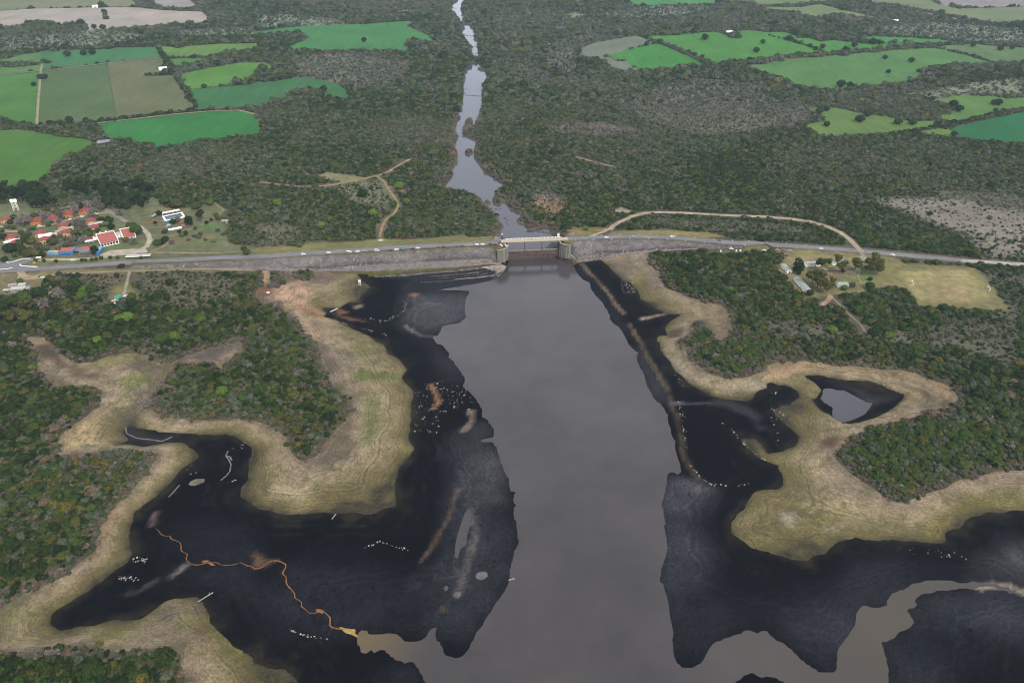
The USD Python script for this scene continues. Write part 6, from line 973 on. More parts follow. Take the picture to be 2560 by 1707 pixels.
c, l, w, a, z = rect4('Z0/490: 815,1385 915,1378 920,1395 820,1402', 2.6); t = thing('kiosk', 'small white roofed yellow kiosk at the road junction', 'kiosk', (*c, z), a); obj('wall', box(3.4, 2.6, 3.4, (0, 0, .8)), M_yel, t); obj('roof', box(5, 3.6, .3, (0, 0, 2.6)), M_white, t); obj('window', box(1.8, .1, .9, (0, -1.33, 1.5)), M_glass, t)
p = Wt('Z0/490: 765,1510', 1.2)[0]; t = thing('sign_board', 'yellow triangular board at the road junction', 'sign', (*p[:2], p[2]), .5); obj('panel', trimesh.convex.convex_hull(np.array([(-1.8, 0, .2), (1.8, 0, .2), (.9, 0, 3.2), (-1.8, .15, .2), (1.8, .15, .2), (.9, .15, 3.2)])), M_yel, t); obj('foot', box(.3, .6, .8, (.5, .3, .2)), M_metal, t)
# water tower
p = Wt('Z0/490: 375,335', 0)[0]; t = thing('water_tower', 'twin white water tanks on white legs among the trees', 'water tower', tuple(p), .1)
for x in (-1.9, 1.9): obj('tank', cyl(2.0, (x, 0, 11), (x, 0, 14), 20), M_white, t); obj('tank_roof', trimesh.creation.cone(2.1, .7, transform=trimesh.transformations.translation_matrix((x, 0, 14))), M_white, t)
for x in (-2.4, 2.4):
    for y in (-1.2, 1.2): obj('leg', cyl(.22, (x * 1.1, y * 1.2, -.5), (x * .95, y, 11)), M_white, t)
for z in (3.5, 7): obj('brace', cat(*[cyl(.12, (-2.5, y, z), (2.5, y, z + 3)) for y in (-1.2, 1.2)], *[cyl(.12, (2.5, y, z), (-2.5, y, z + 3)) for y in (-1.2, 1.2)]), M_white, t)
# pools
M_pw = usdkit.material(stage, '/World/Looks/pool_water', {'p': ('principled_bsdf', {'base_color': tuple(lin((58, 76, 84))), 'roughness': .1})}, [], surface='p.BSDF'); M_pblue = plain('pool_blue', (92, 158, 196), .7, .1, .6)
def pool(s, label, rim, inner):
    c, l, w, a, z = rect4(s, .5); t = thing('swimming_pool', label, 'swimming pool', (*c, z + .3), a)
    for x, y, sx, sy in ((0, w / 2 - rim / 2, l, rim), (0, -w / 2 + rim / 2, l, rim), (-l / 2 + rim / 2, 0, rim, w - 2 * rim), (l / 2 - rim / 2, 0, rim, w - 2 * rim)): obj('rim', box(sx, sy, .6, (x, y, .1)), M_white, t)
    obj('water', box(l - 2 * rim, w - 2 * rim, .1, (0, 0, .1)), M_pw, t); obj('inner_edge', cat(box(l - 2 * rim, .3, .14, (0, w / 2 - rim - .15, .15)), box(.3, w - 2 * rim, .14, (-l / 2 + rim + .15, 0, .15)), box(l - 2 * rim, .3, .14, (0, -w / 2 + rim + .15, .15))), M_pblue, t); return t
pool('Z360/490: 405,458 850,375 905,425 475,565', 'large rectangular swimming pool with white surround', 2.0, 0)
pool('Z360/490: 545,745 840,690 855,715 570,775', 'small children pool with white rim in front of the large one', 1.4, 0)
for s, lb, m in (('Z360/490: 415,560 560,530 590,560 430,580', 'pale blue paving at the lower left corner of the large pool', M_pblue), ('Z360/490: 470,695 540,680 545,705 480,720', 'pale blue step at the end of the brick path', M_pblue), ('Z360/490: 510,655 590,635 600,665 530,690', 'pale paving beside the children pool', M_lgrey), ('Z360/490: 850,660 920,640 935,690 850,705', 'red tiled terrace beside the children pool', M_brick), ('Z360/490: 760,600 900,560 920,590 790,620', 'red tiled terrace between the pools', M_brick), ('Z360/490: 840,350 890,340 915,375 865,380', 'red tiled corner above the large pool', M_brick), ('Z360/490: 400,440 810,355 830,372 410,455', 'dark red tiled strip under the white vaulted canopy', M_brick)): sheet('paving', Polygon(W2(s)).buffer(0).minimum_rotated_rectangle, 3, .45, m, lb)
c, l, w, a, z = rect4('Z360/490: 412,385 800,305 808,335 425,410', 2.6); t = thing('vaulted_canopy', 'white canopy of five small vaults beside the large pool', 'canopy', (*c, z), a)
for k in range(5):
    aa = np.linspace(0, math.pi, 9); pr = [(-l / 10 * math.cos(q), .9 * math.sin(q)) for q in aa] + [(l / 10 * .93 * math.cos(q), .9 * .8 * math.sin(q)) for q in aa]
    m = trimesh.creation.extrude_polygon(Polygon(pr), max(w, 4), engine='earcut'); v = m.vertices; m.vertices = np.stack([v[:, 0] - l / 2 + (k + .5) * l / 5, max(w, 4) / 2 - v[:, 2], v[:, 1] + 2.5], 1); trimesh.repair.fix_normals(m); obj('vault', m, M_white, t)
for k in range(6): obj('post', box(.25, .25, 3.2, (-l / 2 + k * l / 5, 0, 1.0)), M_white, t)
p = Wt('Z360/490: 1835,580', 1.2)[0]; t = thing('hut', 'small flat roofed stone hut with dark openings at the end of the lawn', 'hut', tuple(p), .05); obj('wall', box(7.5, 4, 3.6, (0, 0, 1)), plain('hut_wall', (164, 154, 118), .85, .2, .6), t); obj('roof', box(8.2, 4.6, .25, (0, 0, 2.9)), M_grey, t)
for x in (-2.2, -.2): obj('doorway', box(1.2, .1, 1.9, (x, -2.03, .95)), M_dark, t)
for s, lb in (('Z360/490: 180,445 260,395 270,430 210,470', 'grey stone barbecue shelter beside the lawn paths'),): c, l, w, a, z = rect4(s, 2.4); t = thing('shelter', lb, 'shelter', (*c, z), a); obj('roof', box(l, w, .25, (0, 0, 2.4)), M_grey, t); obj('wall', box(l * .8, .3, 3.0, (0, w * .3, .9)), M_conc, t)
for px, n in (('Z0/490: 820,375', 'right of the water tower'), ('Z0/490: 1195,320', 'left one above the second orange cottage'), ('Z0/490: 1400,280', 'middle one behind the third cottage'), ('Z0/490: 1555,260', 'right one behind the third cottage'), ('Z0/490: 645,415', 'leftmost behind the bare trees')):
    p = Wt(px, 2)[0]; t = thing('thatched_shelter', f'round thatched picnic shelter {n}', 'picnic shelter', tuple(p), 0, 'thatched picnic shelters'); obj('roof', trimesh.creation.cone(2.8, 1.7, sections=12, transform=trimesh.transformations.translation_matrix((0, 0, 2.1))), plain(f'thatch_{n[:5].strip()}', (112, 104, 98), .95, .2, 1), t); obj('post', cyl(.15, (0, 0, -.5), (0, 0, 2.3)), M_wood, t); obj('table', trimesh.creation.cylinder(.8, .12, transform=trimesh.transformations.translation_matrix((0, 0, .8))), M_conc, t)
# green roofed house
c, l, w, a, z = rect4('Z230/700: 500,345 610,308 680,385 560,432', 3.6); t = thing('house', 'small house with a teal green roof in a scrub clearing', 'house', (*c, z), a); obj('wall', gable_wall(l, w, 2.9, 1.0), M_white, t); obj('roof', gable_roof(l, w, 2.9, 1.0, .4), M_teal, t); openings(t, l, w, 2.9, 2)
obj('annex', box(l * .95, 4, 3.6, (.5, -w / 2 - 2, .7)), M_metal, t); obj('annex_roof', box(l, 4.2, .2, (.5, -w / 2 - 2, 2.6)), M_lgrey, t)
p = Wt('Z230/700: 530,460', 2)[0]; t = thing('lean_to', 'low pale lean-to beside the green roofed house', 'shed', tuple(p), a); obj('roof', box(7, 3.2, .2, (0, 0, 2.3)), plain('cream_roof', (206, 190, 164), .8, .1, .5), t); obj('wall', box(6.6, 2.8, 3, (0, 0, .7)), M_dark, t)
for k, px in enumerate(('Z230/700: 960,508', 'Z230/700: 1050,473', 'Z230/700: 512,522')): p = Wt(px, .4)[0]; t = thing('tank', ('white domed tank beside the clearing edge', 'white domed tank farther up the clearing', 'small white tank below the green roofed house')[k], 'tank', tuple(p), 0); obj('drum', cyl(1.1, (0, 0, -.3), (0, 0, 1.0), 14), M_white, t); obj('lid', trimesh.creation.cone(1.15, .3, transform=trimesh.transformations.translation_matrix((0, 0, 1.0))), M_white, t)
# compound at the left edge
for s, m, lb, h in (('Z0/660: 170,505 350,480 385,430 250,450', M_shed, 'pale green flat roofed workshop at the left edge', 3.2), ('Z0/660: 380,495 552,485 592,420 420,430', M_lgrey, 'grey flat roofed workshop in the left edge yard', 3.2), ('Z0/660: 205,590 550,562 582,505 285,512', M_lgrey, 'long pale flat roofed building in the left edge yard', 3.2), ('Z0/660: 562,562 660,550 695,500 602,505', M_grey, 'grey roof at the right end of the long yard building', 3.0), ('Z0/660: 50,610 190,600 202,565 80,570', M_lgrey, 'small pale roof at the left end of the yard', 2.8)):
    c, l, w, a, z = rect4(s, h); t = thing('workshop', lb, 'workshop', (*c, z), a, 'workshops in the yard at the left edge'); obj('wall', box(l - .5, w - .5, h + .9, (0, 0, h / 2 - .45)), M_conc, t); obj('roof', box(l, w, .22, (0, 0, h + .1)), m, t); obj('parapet', cat(box(l, .2, .35, (0, -w / 2 + .1, h + .3)), box(l, .2, .35, (0, w / 2 - .1, h + .3))), M_lgrey, t); openings(t, l - .5, w - .5, h, 3)
p = Wt('Z0/660: 442,605', 1)[0]; t = thing('tank', 'blue water tank in front of the long yard building', 'tank', tuple(p), 0); obj('drum', cyl(1.9, (0, 0, -.3), (0, 0, 2.2), 16), plain('tank_blue', (34, 92, 140), .5, .1, 1), t); obj('lid', trimesh.creation.cone(1.95, .4, transform=trimesh.transformations.translation_matrix((0, 0, 2.2))), M_grey, t)
# long sheds on the right
for s, lb, rise in (('Z1940/620: 122,365 258,505 372,492 228,352', 'short ruined shed with pale ribbed roof nearest the left of the right bank group', .5), ('Z1940/620: 408,668 715,968 825,962 545,660', 'longest white walled shed with weathered ribbed roof', .8), ('Z1940/620: 640,300 965,290 970,345 690,365', 'white walled shed behind the tall dark trees', .8), ('Z1940/620: 1240,275 1545,245 1595,300 1310,330', 'white shed half hidden under a spreading tree', .8), ('Z1940/620: 1370,770 1590,762 1635,810 1420,840', 'small pale roofed shed beside the dirt loop', .8)):
    c, l, w, a, z = rect4(s, 3.2); t = thing('shed', lb, 'shed', (*c, z), a, 'long white sheds on the right bank'); obj('wall', gable_wall(l, w, 2.9, rise), M_white, t)
    nr = max(4, int(w / 1.6))
    obj('roof', gable_roof(l, w, 2.9, rise, .3), M_shed, t)
    for k in (-.62, -.2, .2, .62): obj('roof_strip', box(l + .5, .5, .08, (0, k * w / 2, 2.9 + rise * (1 - abs(k)) + .24)), M_lgrey, t)
    openings(t, l, w, 2.9, max(3, int(l / 5)), side=-1); openings(t, l, w, 2.9, max(3, int(l / 5)), False, side=1); obj('door', box(.08, 1.6, 2.2, (l / 2 + .03, 0, 1.1)), M_dark, t)
# far farm buildings
for px, lb in (('00: 1488,632', 'tiny white farm building at the corner of the brown field'), ('20: 1980,300', 'small white barn in the trees beside the right fields'), ('30: 1156,195', 'tiny white house among the far right woods'), ('00: 870,64', 'white sheet of a far shed roof beside the stubble field')):
    p = Wt(px, 2)[0]; t = thing('barn', lb, 'barn', tuple(p), .2); obj('wall', gable_wall(14, 8, 4, 2), M_white, t); obj('roof', gable_roof(14, 8, 4, 2), M_white, t); obj('door', box(3, .1, 3, (0, -4.05, 1.5)), M_dark, t)
# football goals, poles, posts
for px, lb in (('31: 1318,1012', 'white football goal on the left side of the mown pitch'), ('31: 2015,1062', 'white football goal on the right side of the mown pitch')):
    p = Wt(px, 1)[0]; t = thing('football_goal', lb, 'football goal', tuple(p), 1.3 if '1318' in px else 1.35, 'football goals')
    for x in (-3.66, 3.66): obj('post', cyl(.16, (x, 0, -.3), (x, 0, 2.5)), M_white, t)
    obj('crossbar', cyl(.16, (-3.7, 0, 2.44), (3.7, 0, 2.44)), M_white, t)
    for x in (-3.66, 3.66): obj('stay', cyl(.1, (x, 0, 2.44), (x, 1.6, -.2)), M_white, t)
def pole(s0, h, lb, arm=True, mat=M_wood, r=.16, name='utility_pole', catg='utility pole'):
    p = Wt(s0)[0]; t = thing(name, lb, catg, tuple(p), ROADDIR(p) + 1.57); obj('shaft', cyl(r, (0, 0, -.5), (0, 0, h), 8), mat, t)
    if arm: obj('crossarm', box(1.8, .15, .15, (0, 0, h - .5)), mat, t); obj('insulator', cat(*[cyl(.08, (x, 0, h - .4), (x, 0, h - .1), 6) for x in (-.7, 0, .7)]), M_white, t)
for s, h, lb in (('Z1000/570: 920,345', 8, 'utility pole behind the middle of the left dam road'), ('Z1400/540: 1445,412', 9, 'utility pole on the grass right of the bridge'), ('Z1400/540: 630,440', 7, 'utility pole beside the start of the gravel loop road'), ('Z0/660: 135,410', 6, 'utility pole by the yard at the left edge'), ('Z0/660: 40,530', 7, 'leaning utility pole at the far left of the yard'), ('Z0/490: 2085,1370', 7, 'pole in front of the patio of the pale blue hall'), ('Z0/490: 2180,1330', 7, 'white pole right of the pale blue hall'), ('31: 128,655', 4, 'short pole on the far verge of the right road'), ('Z1940/620: 1035,520', 7, 'pole beside the track between the sheds')): pole(s, h, lb)
p = Wt('Z0/490: 1015,1350')[0]; t = thing('pylon', 'double wooden pylon with crossbars left of the blue hall', 'pylon', tuple(p), .4)
for x in (-1.3, 1.3): obj('leg', cyl(.22, (x, 0, -.5), (x * .9, 0, 11)), M_wood, t)
for z in (4, 8, 10.5): obj('crossbar', box(3.6, .2, .25, (0, 0, z)), M_wood, t)
for s, lb in (('21: 1785,612', 'pale marker post on the far verge of the right road'), ('21: 2126,632', 'yellow marker post farther along the right road'), ('31: 1925,838', 'yellow marker post where the asphalt ends'), ('Z1000/570: 1540,440', 'white lamp post on the near verge of the left dam road')): p = Wt(s)[0]; t = thing('marker_post', lb, 'post', tuple(p), 0, 'roadside marker posts'); obj('shaft', cyl(.16, (0, 0, -.3), (0, 0, 2.6)), M_yel, t); obj('plate', box(.7, .1, .8, (0, 0, 2.4)), M_yel, t)
# edge stones along the road right of the bridge
for k, s in enumerate(np.linspace(0.02, .62, 26)):
    q = LineString(W2(RR)).interpolate(s, normalized=True); h_ = ROADDIR(np.array(q.coords[0])); sd = 5.2 if k % 2 else -5.2; x, y = q.x - sd * math.sin(h_), q.y + sd * math.cos(h_); z = float(H(np.array([x]), np.array([y]))[0]); m = cat(box(.35, .35, 1.0, (0, 0, .4)), box(.4, .4, .12, (0, 0, .95))); m.apply_translation((x, y, z)); tag(obj('guard_stone', m, M_white), 'short white guard stone on the verge of the road right of the bridge', 'guard stone', 'guard stones along the right road')
# marker tower and litter of the drained shore
p = unproj(P('Z740/580: 1445,1195'), 5.0)[0]; p[2] = float(H(p[:1], p[1:2])[0]); t = thing('gauge_tower', 'small white boxed gauge tower on thin legs above the black pool', 'gauge tower', tuple(p), .2)
for x in (-1, 1):
    for y in (-1, 1): obj('leg', cyl(.13, (x * 1.1, y * 1.1, -.5), (x * .8, y * .8, 4.6)), M_white, t)
obj('cabin', box(2.8, 2.6, 1.5, (0, 0, 5.2)), M_white, t); obj('roof', box(3.2, 3, .2, (0, 0, 6.05)), M_och, t); obj('brace', cat(cyl(.08, (-1, -1, .5), (.9, -.9, 4.2)), cyl(.08, (1, -1, .5), (-.9, -.9, 4.2))), M_white, t)
a_, b_ = unproj(P('Z640/660: 1668,1085'), 3.2)[0], unproj(P('Z640/660: 1865,1000'), 3.2)[0]; d_ = b_ - a_; ln_ = np.linalg.norm(d_[:2]); mid = (a_ + b_) / 2; t = thing('beached_pontoon', 'long pale beached slab beside the brown spoil on the left shore', 'pontoon', (*mid[:2], float(H(mid[:1], mid[1:2])[0]) + .3), math.atan2(d_[1], d_[0])); obj('hull', trimesh.convex.convex_hull(np.array([(-ln_ / 2, 0, 0), (-ln_ / 2 + 1.5, -1, 0), (ln_ / 2 - 2, -.8, 0), (ln_ / 2, .2, 0), (ln_ / 2 - 2, .8, 0), (-ln_ / 2 + 1.5, .9, 0), (-ln_ / 2 + .3, 0, .7), (ln_ / 2 - 1, .1, .6), (-ln_ / 2 + 1.6, -.7, .7), (ln_ / 2 - 2, .5, .6)])), plain('pale_hull', (178, 178, 184), .7, .12, .5), t)
p = W('Z640/660: 272,632', TZ)[0]; t = thing('well_cover', 'round white well cover on the red earth mound', 'well cover', (*p, float(H(p[:1], p[1:2])[0])), 0); obj('ring', cyl(1.6, (0, 0, -.3), (0, 0, .6), 16), M_white, t); obj('lid', cyl(1.2, (0, 0, .6), (0, 0, .75), 16), M_lgrey, t)
for px, lb, L3, an in (('03: 1875,795', 'long bleached log lying at the tip of the lower left point', 10, .8), ('13: 712,60', 'short bleached log on the black mud below the left point', 5, 1.2), ('13: 2330,600', 'driftwood branch at the left waterline', 4, .3)): p = W(px, 2.2)[0]; z = float(H(p[:1], p[1:2])[0]); t = thing('log', lb, 'log', (*p, z), an); obj('trunk', trimesh.creation.cylinder(.32, L3, sections=8, transform=trimesh.transformations.rotation_matrix(1.57, (0, 1, 0)) @ trimesh.transformations.translation_matrix((-.25, 0, 0))), plain(f'drift_{L3}', (172, 160, 146), .9, .2, 1), t); obj('branch', cyl(.14, (L3 * .2, 0, .3), (L3 * .35, 1.2, .9), 6), plain(f'drift_b{L3}', (150, 138, 124), .9, .2, 1), t)
# ---------------------------------------------------------------- trees that stand out, one by one
def trunk_mesh(h, r, n=3, seed=0):
    g = np.random.default_rng(seed); ms = [trimesh.creation.cone(r * 1.6, h * 1.15, sections=7)]
    for k in range(n): a = g.uniform(0, 6.28); z = h * g.uniform(.35, .6); ms.append(cyl(r * .35, (0, 0, z), (math.cos(a) * h * .22, math.sin(a) * h * .22, z + h * .25), 5))
    return cat(*ms)
def clumpy(r, h, z0, n, size, seed, lobes=7):
    """a tall crown of several leafy lobes with gaps between them"""
    g = np.random.default_rng(seed); V, F, o = [], [], 0
    for k in range(lobes):
        a, d = g.uniform(0, 6.28), r * .55 * math.sqrt(g.random()); z = z0 + (h - z0) * g.uniform(.05, .62); rr = r * g.uniform(.42, .62)
        v, f = leaf_clump(rr, min(rr * 1.7, h - z0), n // lobes, size, seed * 17 + k, up=.5, core=k % 2 == 0); V.append(v + [d * math.cos(a), d * math.sin(a), z - rr * .25]); F.append(f + o); o += len(v)
    return np.vstack(V), np.vstack(F)
TREE_KIND = {  # kind: (crown, trunk, leaf material, height of the crown's middle)
 'tall_dark': (clumpy(5.5, 17, 4, 520, .8, 3, 10), trunk_mesh(13, .3, 4, 1), LEAF['dark']), 'eucalyptus': (clumpy(5.5, 15, 3.5, 460, .75, 5, 9), trunk_mesh(12, .28, 4, 2), LEAF['olive']), 'round_green': (leaf_clump(4.2, 7.5, 260, .7, 7), trunk_mesh(4, .25, 3, 3), LEAF['green']),
 'round_dark': (leaf_clump(3.8, 6.5, 240, .68, 8), trunk_mesh(4, .22, 3, 4), LEAF['dark']), 'bare': (bare_clump(3.8, 7.0, 130, 9), trunk_mesh(4, .18, 4, 5), LEAF['bare']), 'olive': (leaf_clump(3.6, 6.0, 230, .66, 10), trunk_mesh(3.5, .2, 3, 6), LEAF['olive']), 'conifer': (clumpy(5, 15, 1.5, 520, .7, 12, 12), trunk_mesh(13, .3, 4, 7), LEAF['dark']),
 'small': (leaf_clump(1.7, 3.2, 110, .42, 13), trunk_mesh(2, .1, 2, 8), LEAF['green']), 'bush': (leaf_clump(2.2, 2.6, 150, .46, 14), trunk_mesh(1.2, .12, 3, 9), LEAF['grey'])}
LEAF_BRIGHT = leaf_mat('leaf_bright', (90, 116, 44), (112, 136, 58))
TREE_KIND['bright'] = (leaf_clump(3.6, 6.0, 230, .66, 15), trunk_mesh(3.5, .2, 3, 10), LEAF_BRIGHT)
HALF = {'tall_dark': 10, 'eucalyptus': 9, 'conifer': 8.5, 'small': 1.8, 'bush': 1.3}
TP = {}
def tree(px, kind, label, s=1.0, group=None, cat_='tree', name=None, at=None, z=None):
    if kind not in TP:
        t = UsdGeom.Xform.Define(stage, f'/World/Looks/{kind}_tree'); c, tr, lm = TREE_KIND[kind]; obj('trunk', tr, M_wood, t); obj('crown', c, lm, t); t.GetPrim().SetSpecifier(Sdf.SpecifierClass); TP[kind] = t.GetPrim()
    p = Wt(px, HALF.get(kind, 3.4) * s)[0] if at is None else np.array([*at, H(np.array([at[0]]), np.array([at[1]]))[0]])
    r = thing(name or {'bush': 'bush', 'small': 'small_tree', 'bare': 'bare_tree', 'conifer': 'pine_tree'}.get(kind, 'tree'), label, cat_, (p[0], p[1], p[2] - .1), rng.uniform(0, 6.28), group, (s * rng.uniform(.92, 1.08), s * rng.uniform(.92, 1.08), s))
    r.GetReferences().AddInternalReference(TP[kind].GetPath()); r.SetInstanceable(True)
# single trees in the far fields
FIELD_TREES = [('30: 500,420', 1.5, 'dark round tree in the upper right meadow, left of a pair'), ('30: 710,445', 1.7, 'dark round tree just above the long hedge, leftmost'), ('30: 790,405', 1.6, 'dark tree in the middle of the upper right meadow'), ('30: 435,440', 1.4, 'dark tree touching the diagonal hedge'), ('30: 1255,378', 1.3, 'lone tree in the narrow green field at the upper right'), ('30: 960,375', 2.0, 'broad clump at the end of the narrow green field'), ('30: 1070,520', 1.3, 'small lone tree in the large pale field, left of two'), ('30: 1312,545', 1.5, 'lone tree in the large pale field, right of two'), ('30: 1100,650', 1.1, 'faint small bush low in the large pale field'), ('30: 670,760', 2.0, 'dark clump at the lower edge of the large pale field'), ('30: 750,768', 1.4, 'low bushes right of the dark clump in the pale field'), ('30: 1695,940', 1.7, 'round tree at the left of the upper light green field'), ('30: 2065,930', 1.4, 'left tree of the pair in the upper light green field'), ('30: 2105,930', 1.6, 'right tree of the pair in the upper light green field'), ('30: 1745,985', 1.7, 'dark tree at the woods tip by the light green field'), ('30: 840,1080', 1.7, 'round tree in the middle of the lower light green field'), ('30: 540,1127', 1.3, 'small tree low in the lower light green field'), ('30: 475,1005', 1.5, 'tree at the top left corner of the lower light green field'), ('30: 537,990', 1.2, 'tree just right of the field corner tree'), ('30: 910,1030', 1.7, 'dark tree on the upper edge of the lower light green field'), ('30: 1190,1105', 1.6, 'dark tree left of a low clump in the light green field'), ('30: 1320,1112', 1.4, 'right end tree of a low clump in the light green field'), ('30: 1870,410', 1.3, 'tree at the end of the long hedge'), ('30: 2120,440', 1.5, 'dark clump in the far right meadow'), ('30: 675,70', 1.8, 'lone dark tree on the top pale meadow'), ('30: 2230,430', 1.4, 'tree at the right edge of the far right meadow'), ('30: 1700,1218', 1.2, 'grey tree at the corner of the deep green field'),
 ('20: 1760,335', 2.0, 'grey clump in the big bright field'), ('20: 2290,378', 1.4, 'upper of two trees at the right of the big bright field'), ('20: 2230,453', 1.6, 'lower of two trees at the right of the big bright field'), ('20: 1195,42', 1.6, 'tree at the lower edge of the topmost green field'), ('00: 1680,580', 1.3, 'lone tree in the small wedge field on the left'), ('00: 365,697', 1.5, 'left tree of the dark pair beside the farm track'), ('00: 405,695', 1.4, 'right tree of the dark pair beside the farm track'), ('00: 305,765', 1.2, 'small tree in the green strip field'), ('00: 920,35', 2.2, 'dark tree above the pinkish stubble field'), ('00: 855,240', 1.6, 'left tree in the green corner of the stubble field'), ('00: 935,245', 1.8, 'right tree in the green corner of the stubble field'), ('00: 1875,205', 1.7, 'dark tree at the lower right end of the stubble field'), ('00: 660,215', 1.8, 'dark tree on the lower edge of the stubble field'), ('00: 610,487', 1.8, 'low scrubby clump in the upper green field'), ('10: 985,360', 1.6, 'lone tree in the large green field left of the river'), ('00: 760,480', 1.7, 'dark clump at the top edge of the upper green field, left'), ('00: 840,472', 1.7, 'dark clump at the top edge of the upper green field, right')]
for px, s, lb in FIELD_TREES: tree(px, 'round_dark', lb, s)
# around the cottages and the lodge
VIL = [('Z160/500: 1630,665', 'round_green', 1.7, 'large round green tree at the right end of the lodge wing'), ('Z160/500: 1520,585', 'round_green', 1.3, 'green tree behind the lodge wing'), ('Z160/500: 540,780', 'round_green', 1.3, 'green tree left of the lodge roof'), ('Z160/500: 1000,440', 'round_dark', 1.3, 'dark tree beside the rear linked cottages'), ('Z160/500: 940,530', 'bright', 1.0, 'bright rounded tree below the rear linked cottages'), ('Z160/500: 1060,590', 'round_dark', 1.0, 'dark tree behind the lodge'), ('Z160/500: 680,1105', 'tall_dark', .75, 'tall dark tree between the pale blue hall and the blue annex'), ('Z160/500: 2100,970', 'round_green', .95, 'left bush of the three on the lodge lawn edge'), ('Z160/500: 2205,935', 'round_dark', 1.0, 'middle bush of the three on the lodge lawn edge'), ('Z160/500: 2285,870', 'round_dark', 1.0, 'right bush of the three on the lodge lawn edge'), ('Z160/500: 1400,890', 'olive', .9, 'olive bush in front of the lodge wing'), ('Z160/500: 1560,920', 'bare', 1.2, 'bare grey tree on the lodge front lawn'), ('Z160/500: 1250,280', 'bare', 1, 'bare tree at the top of the cobbled lane'),
 ('Z360/490: 985,520', 'conifer', .95, 'tall dark tree at the right end of the swimming pool'), ('Z360/490: 1255,400', 'tall_dark', .95, 'tall spreading dark tree right of the swimming pool'), ('Z360/490: 1635,430', 'round_green', .8, 'small green tree by the worn path'), ('Z360/490: 845,870', 'bright', .8, 'bright bush below the children pool'), ('Z360/490: 930,830', 'round_dark', .8, 'dark bush below the children pool'), ('Z360/490: 800,800', 'round_dark', .6, 'small dark bush left of the bright bush'), ('Z360/490: 460,790', 'olive', .9, 'olive bush left of the children pool'), ('Z360/490: 1155,725', 'round_green', .5, 'tiny green bush by the dirt path'), ('Z360/490: 330,380', 'round_dark', .9, 'dark hedge clump left of the vaulted canopy'), ('Z360/490: 250,600', 'tall_dark', .4, 'dark palm like tree by the brick path'), ('Z360/490: 650,570', 'round_dark', .9, 'dark tree between the two pools'), ('Z360/490: 760,520', 'bare', 1.1, 'bare grey tree over the swimming pool'), ('Z360/490: 1385,985', 'bush', .9, 'low dark bush on the sloping lawn'), ('Z360/490: 1240,910', 'bush', 1.5, 'grey bush clump in the middle of the sloping lawn'), ('Z360/490: 1130,890', 'bush', 1.1, 'grey bush left of the lawn clump'), ('Z360/490: 1280,830', 'bush', 1.2, 'grey bush above the lawn clump'), ('Z360/490: 1660,770', 'bush', 1.2, 'upper grey bush at the right of the sloping lawn'), ('Z360/490: 1790,860', 'bush', 1.1, 'lower grey bush at the right of the sloping lawn'), ('Z360/490: 1570,1020', 'bush', 1, 'grey bush at the foot of the sloping lawn'), ('Z360/490: 1000,980', 'bush', 1, 'brown bush at the left of the sloping lawn'), ('Z360/490: 620,1030', 'bare', .9, 'grey brush beside the reddish path'), ('Z360/490: 1520,530', 'round_dark', .5, 'small dark bush by the worn path'), ('Z360/490: 1410,590', 'round_dark', .6, 'dark bush at the edge of the worn path'), ('Z360/490: 2260,1190', 'round_green', .8, 'green bush at the right end of the lower lawn'), ('Z360/490: 2320,1270', 'round_green', .9, 'green bush beside the dam road'), ('Z360/490: 460,100', 'round_green', 1.5, 'green tree behind the swimming pool, left'), ('Z360/490: 740,160', 'olive', 1.7, 'olive tree behind the swimming pool, middle'), ('Z360/490: 1180,200', 'olive', 1.5, 'olive tree behind the swimming pool, right'), ('Z360/490: 1490,130', 'bright', 1.2, 'bright tree at the end of the pool lawn')]
for px, k, s, lb in VIL: tree(px, k, lb, s)
for px, s in (('600,520', 1.5), ('430,560', 1.3), ('1000,420', 1.3), ('1330,400', 1.3), ('1700,290', 1.3), ('1960,190', 1.5), ('1740,600', 1.5), ('2040,390', 1.1), ('520,470', 1.3), ('1640,200', 1.2), ('2150,160', 1.4), ('1850,640', 1.3), ('1570,1050', 1.2), ('1900,960', 1.2), ('1640,960', 1.1), ('780,1150', 1.0), ('1330,560', .8), ('1120,560', .9), ('2100,320', 1.2), ('2300,230', 1.2)): tree(f'Z0/490: {px}', 'bare', 'bare grey brown winter tree between the red roofed cottages', s, 'bare trees between the cottages')
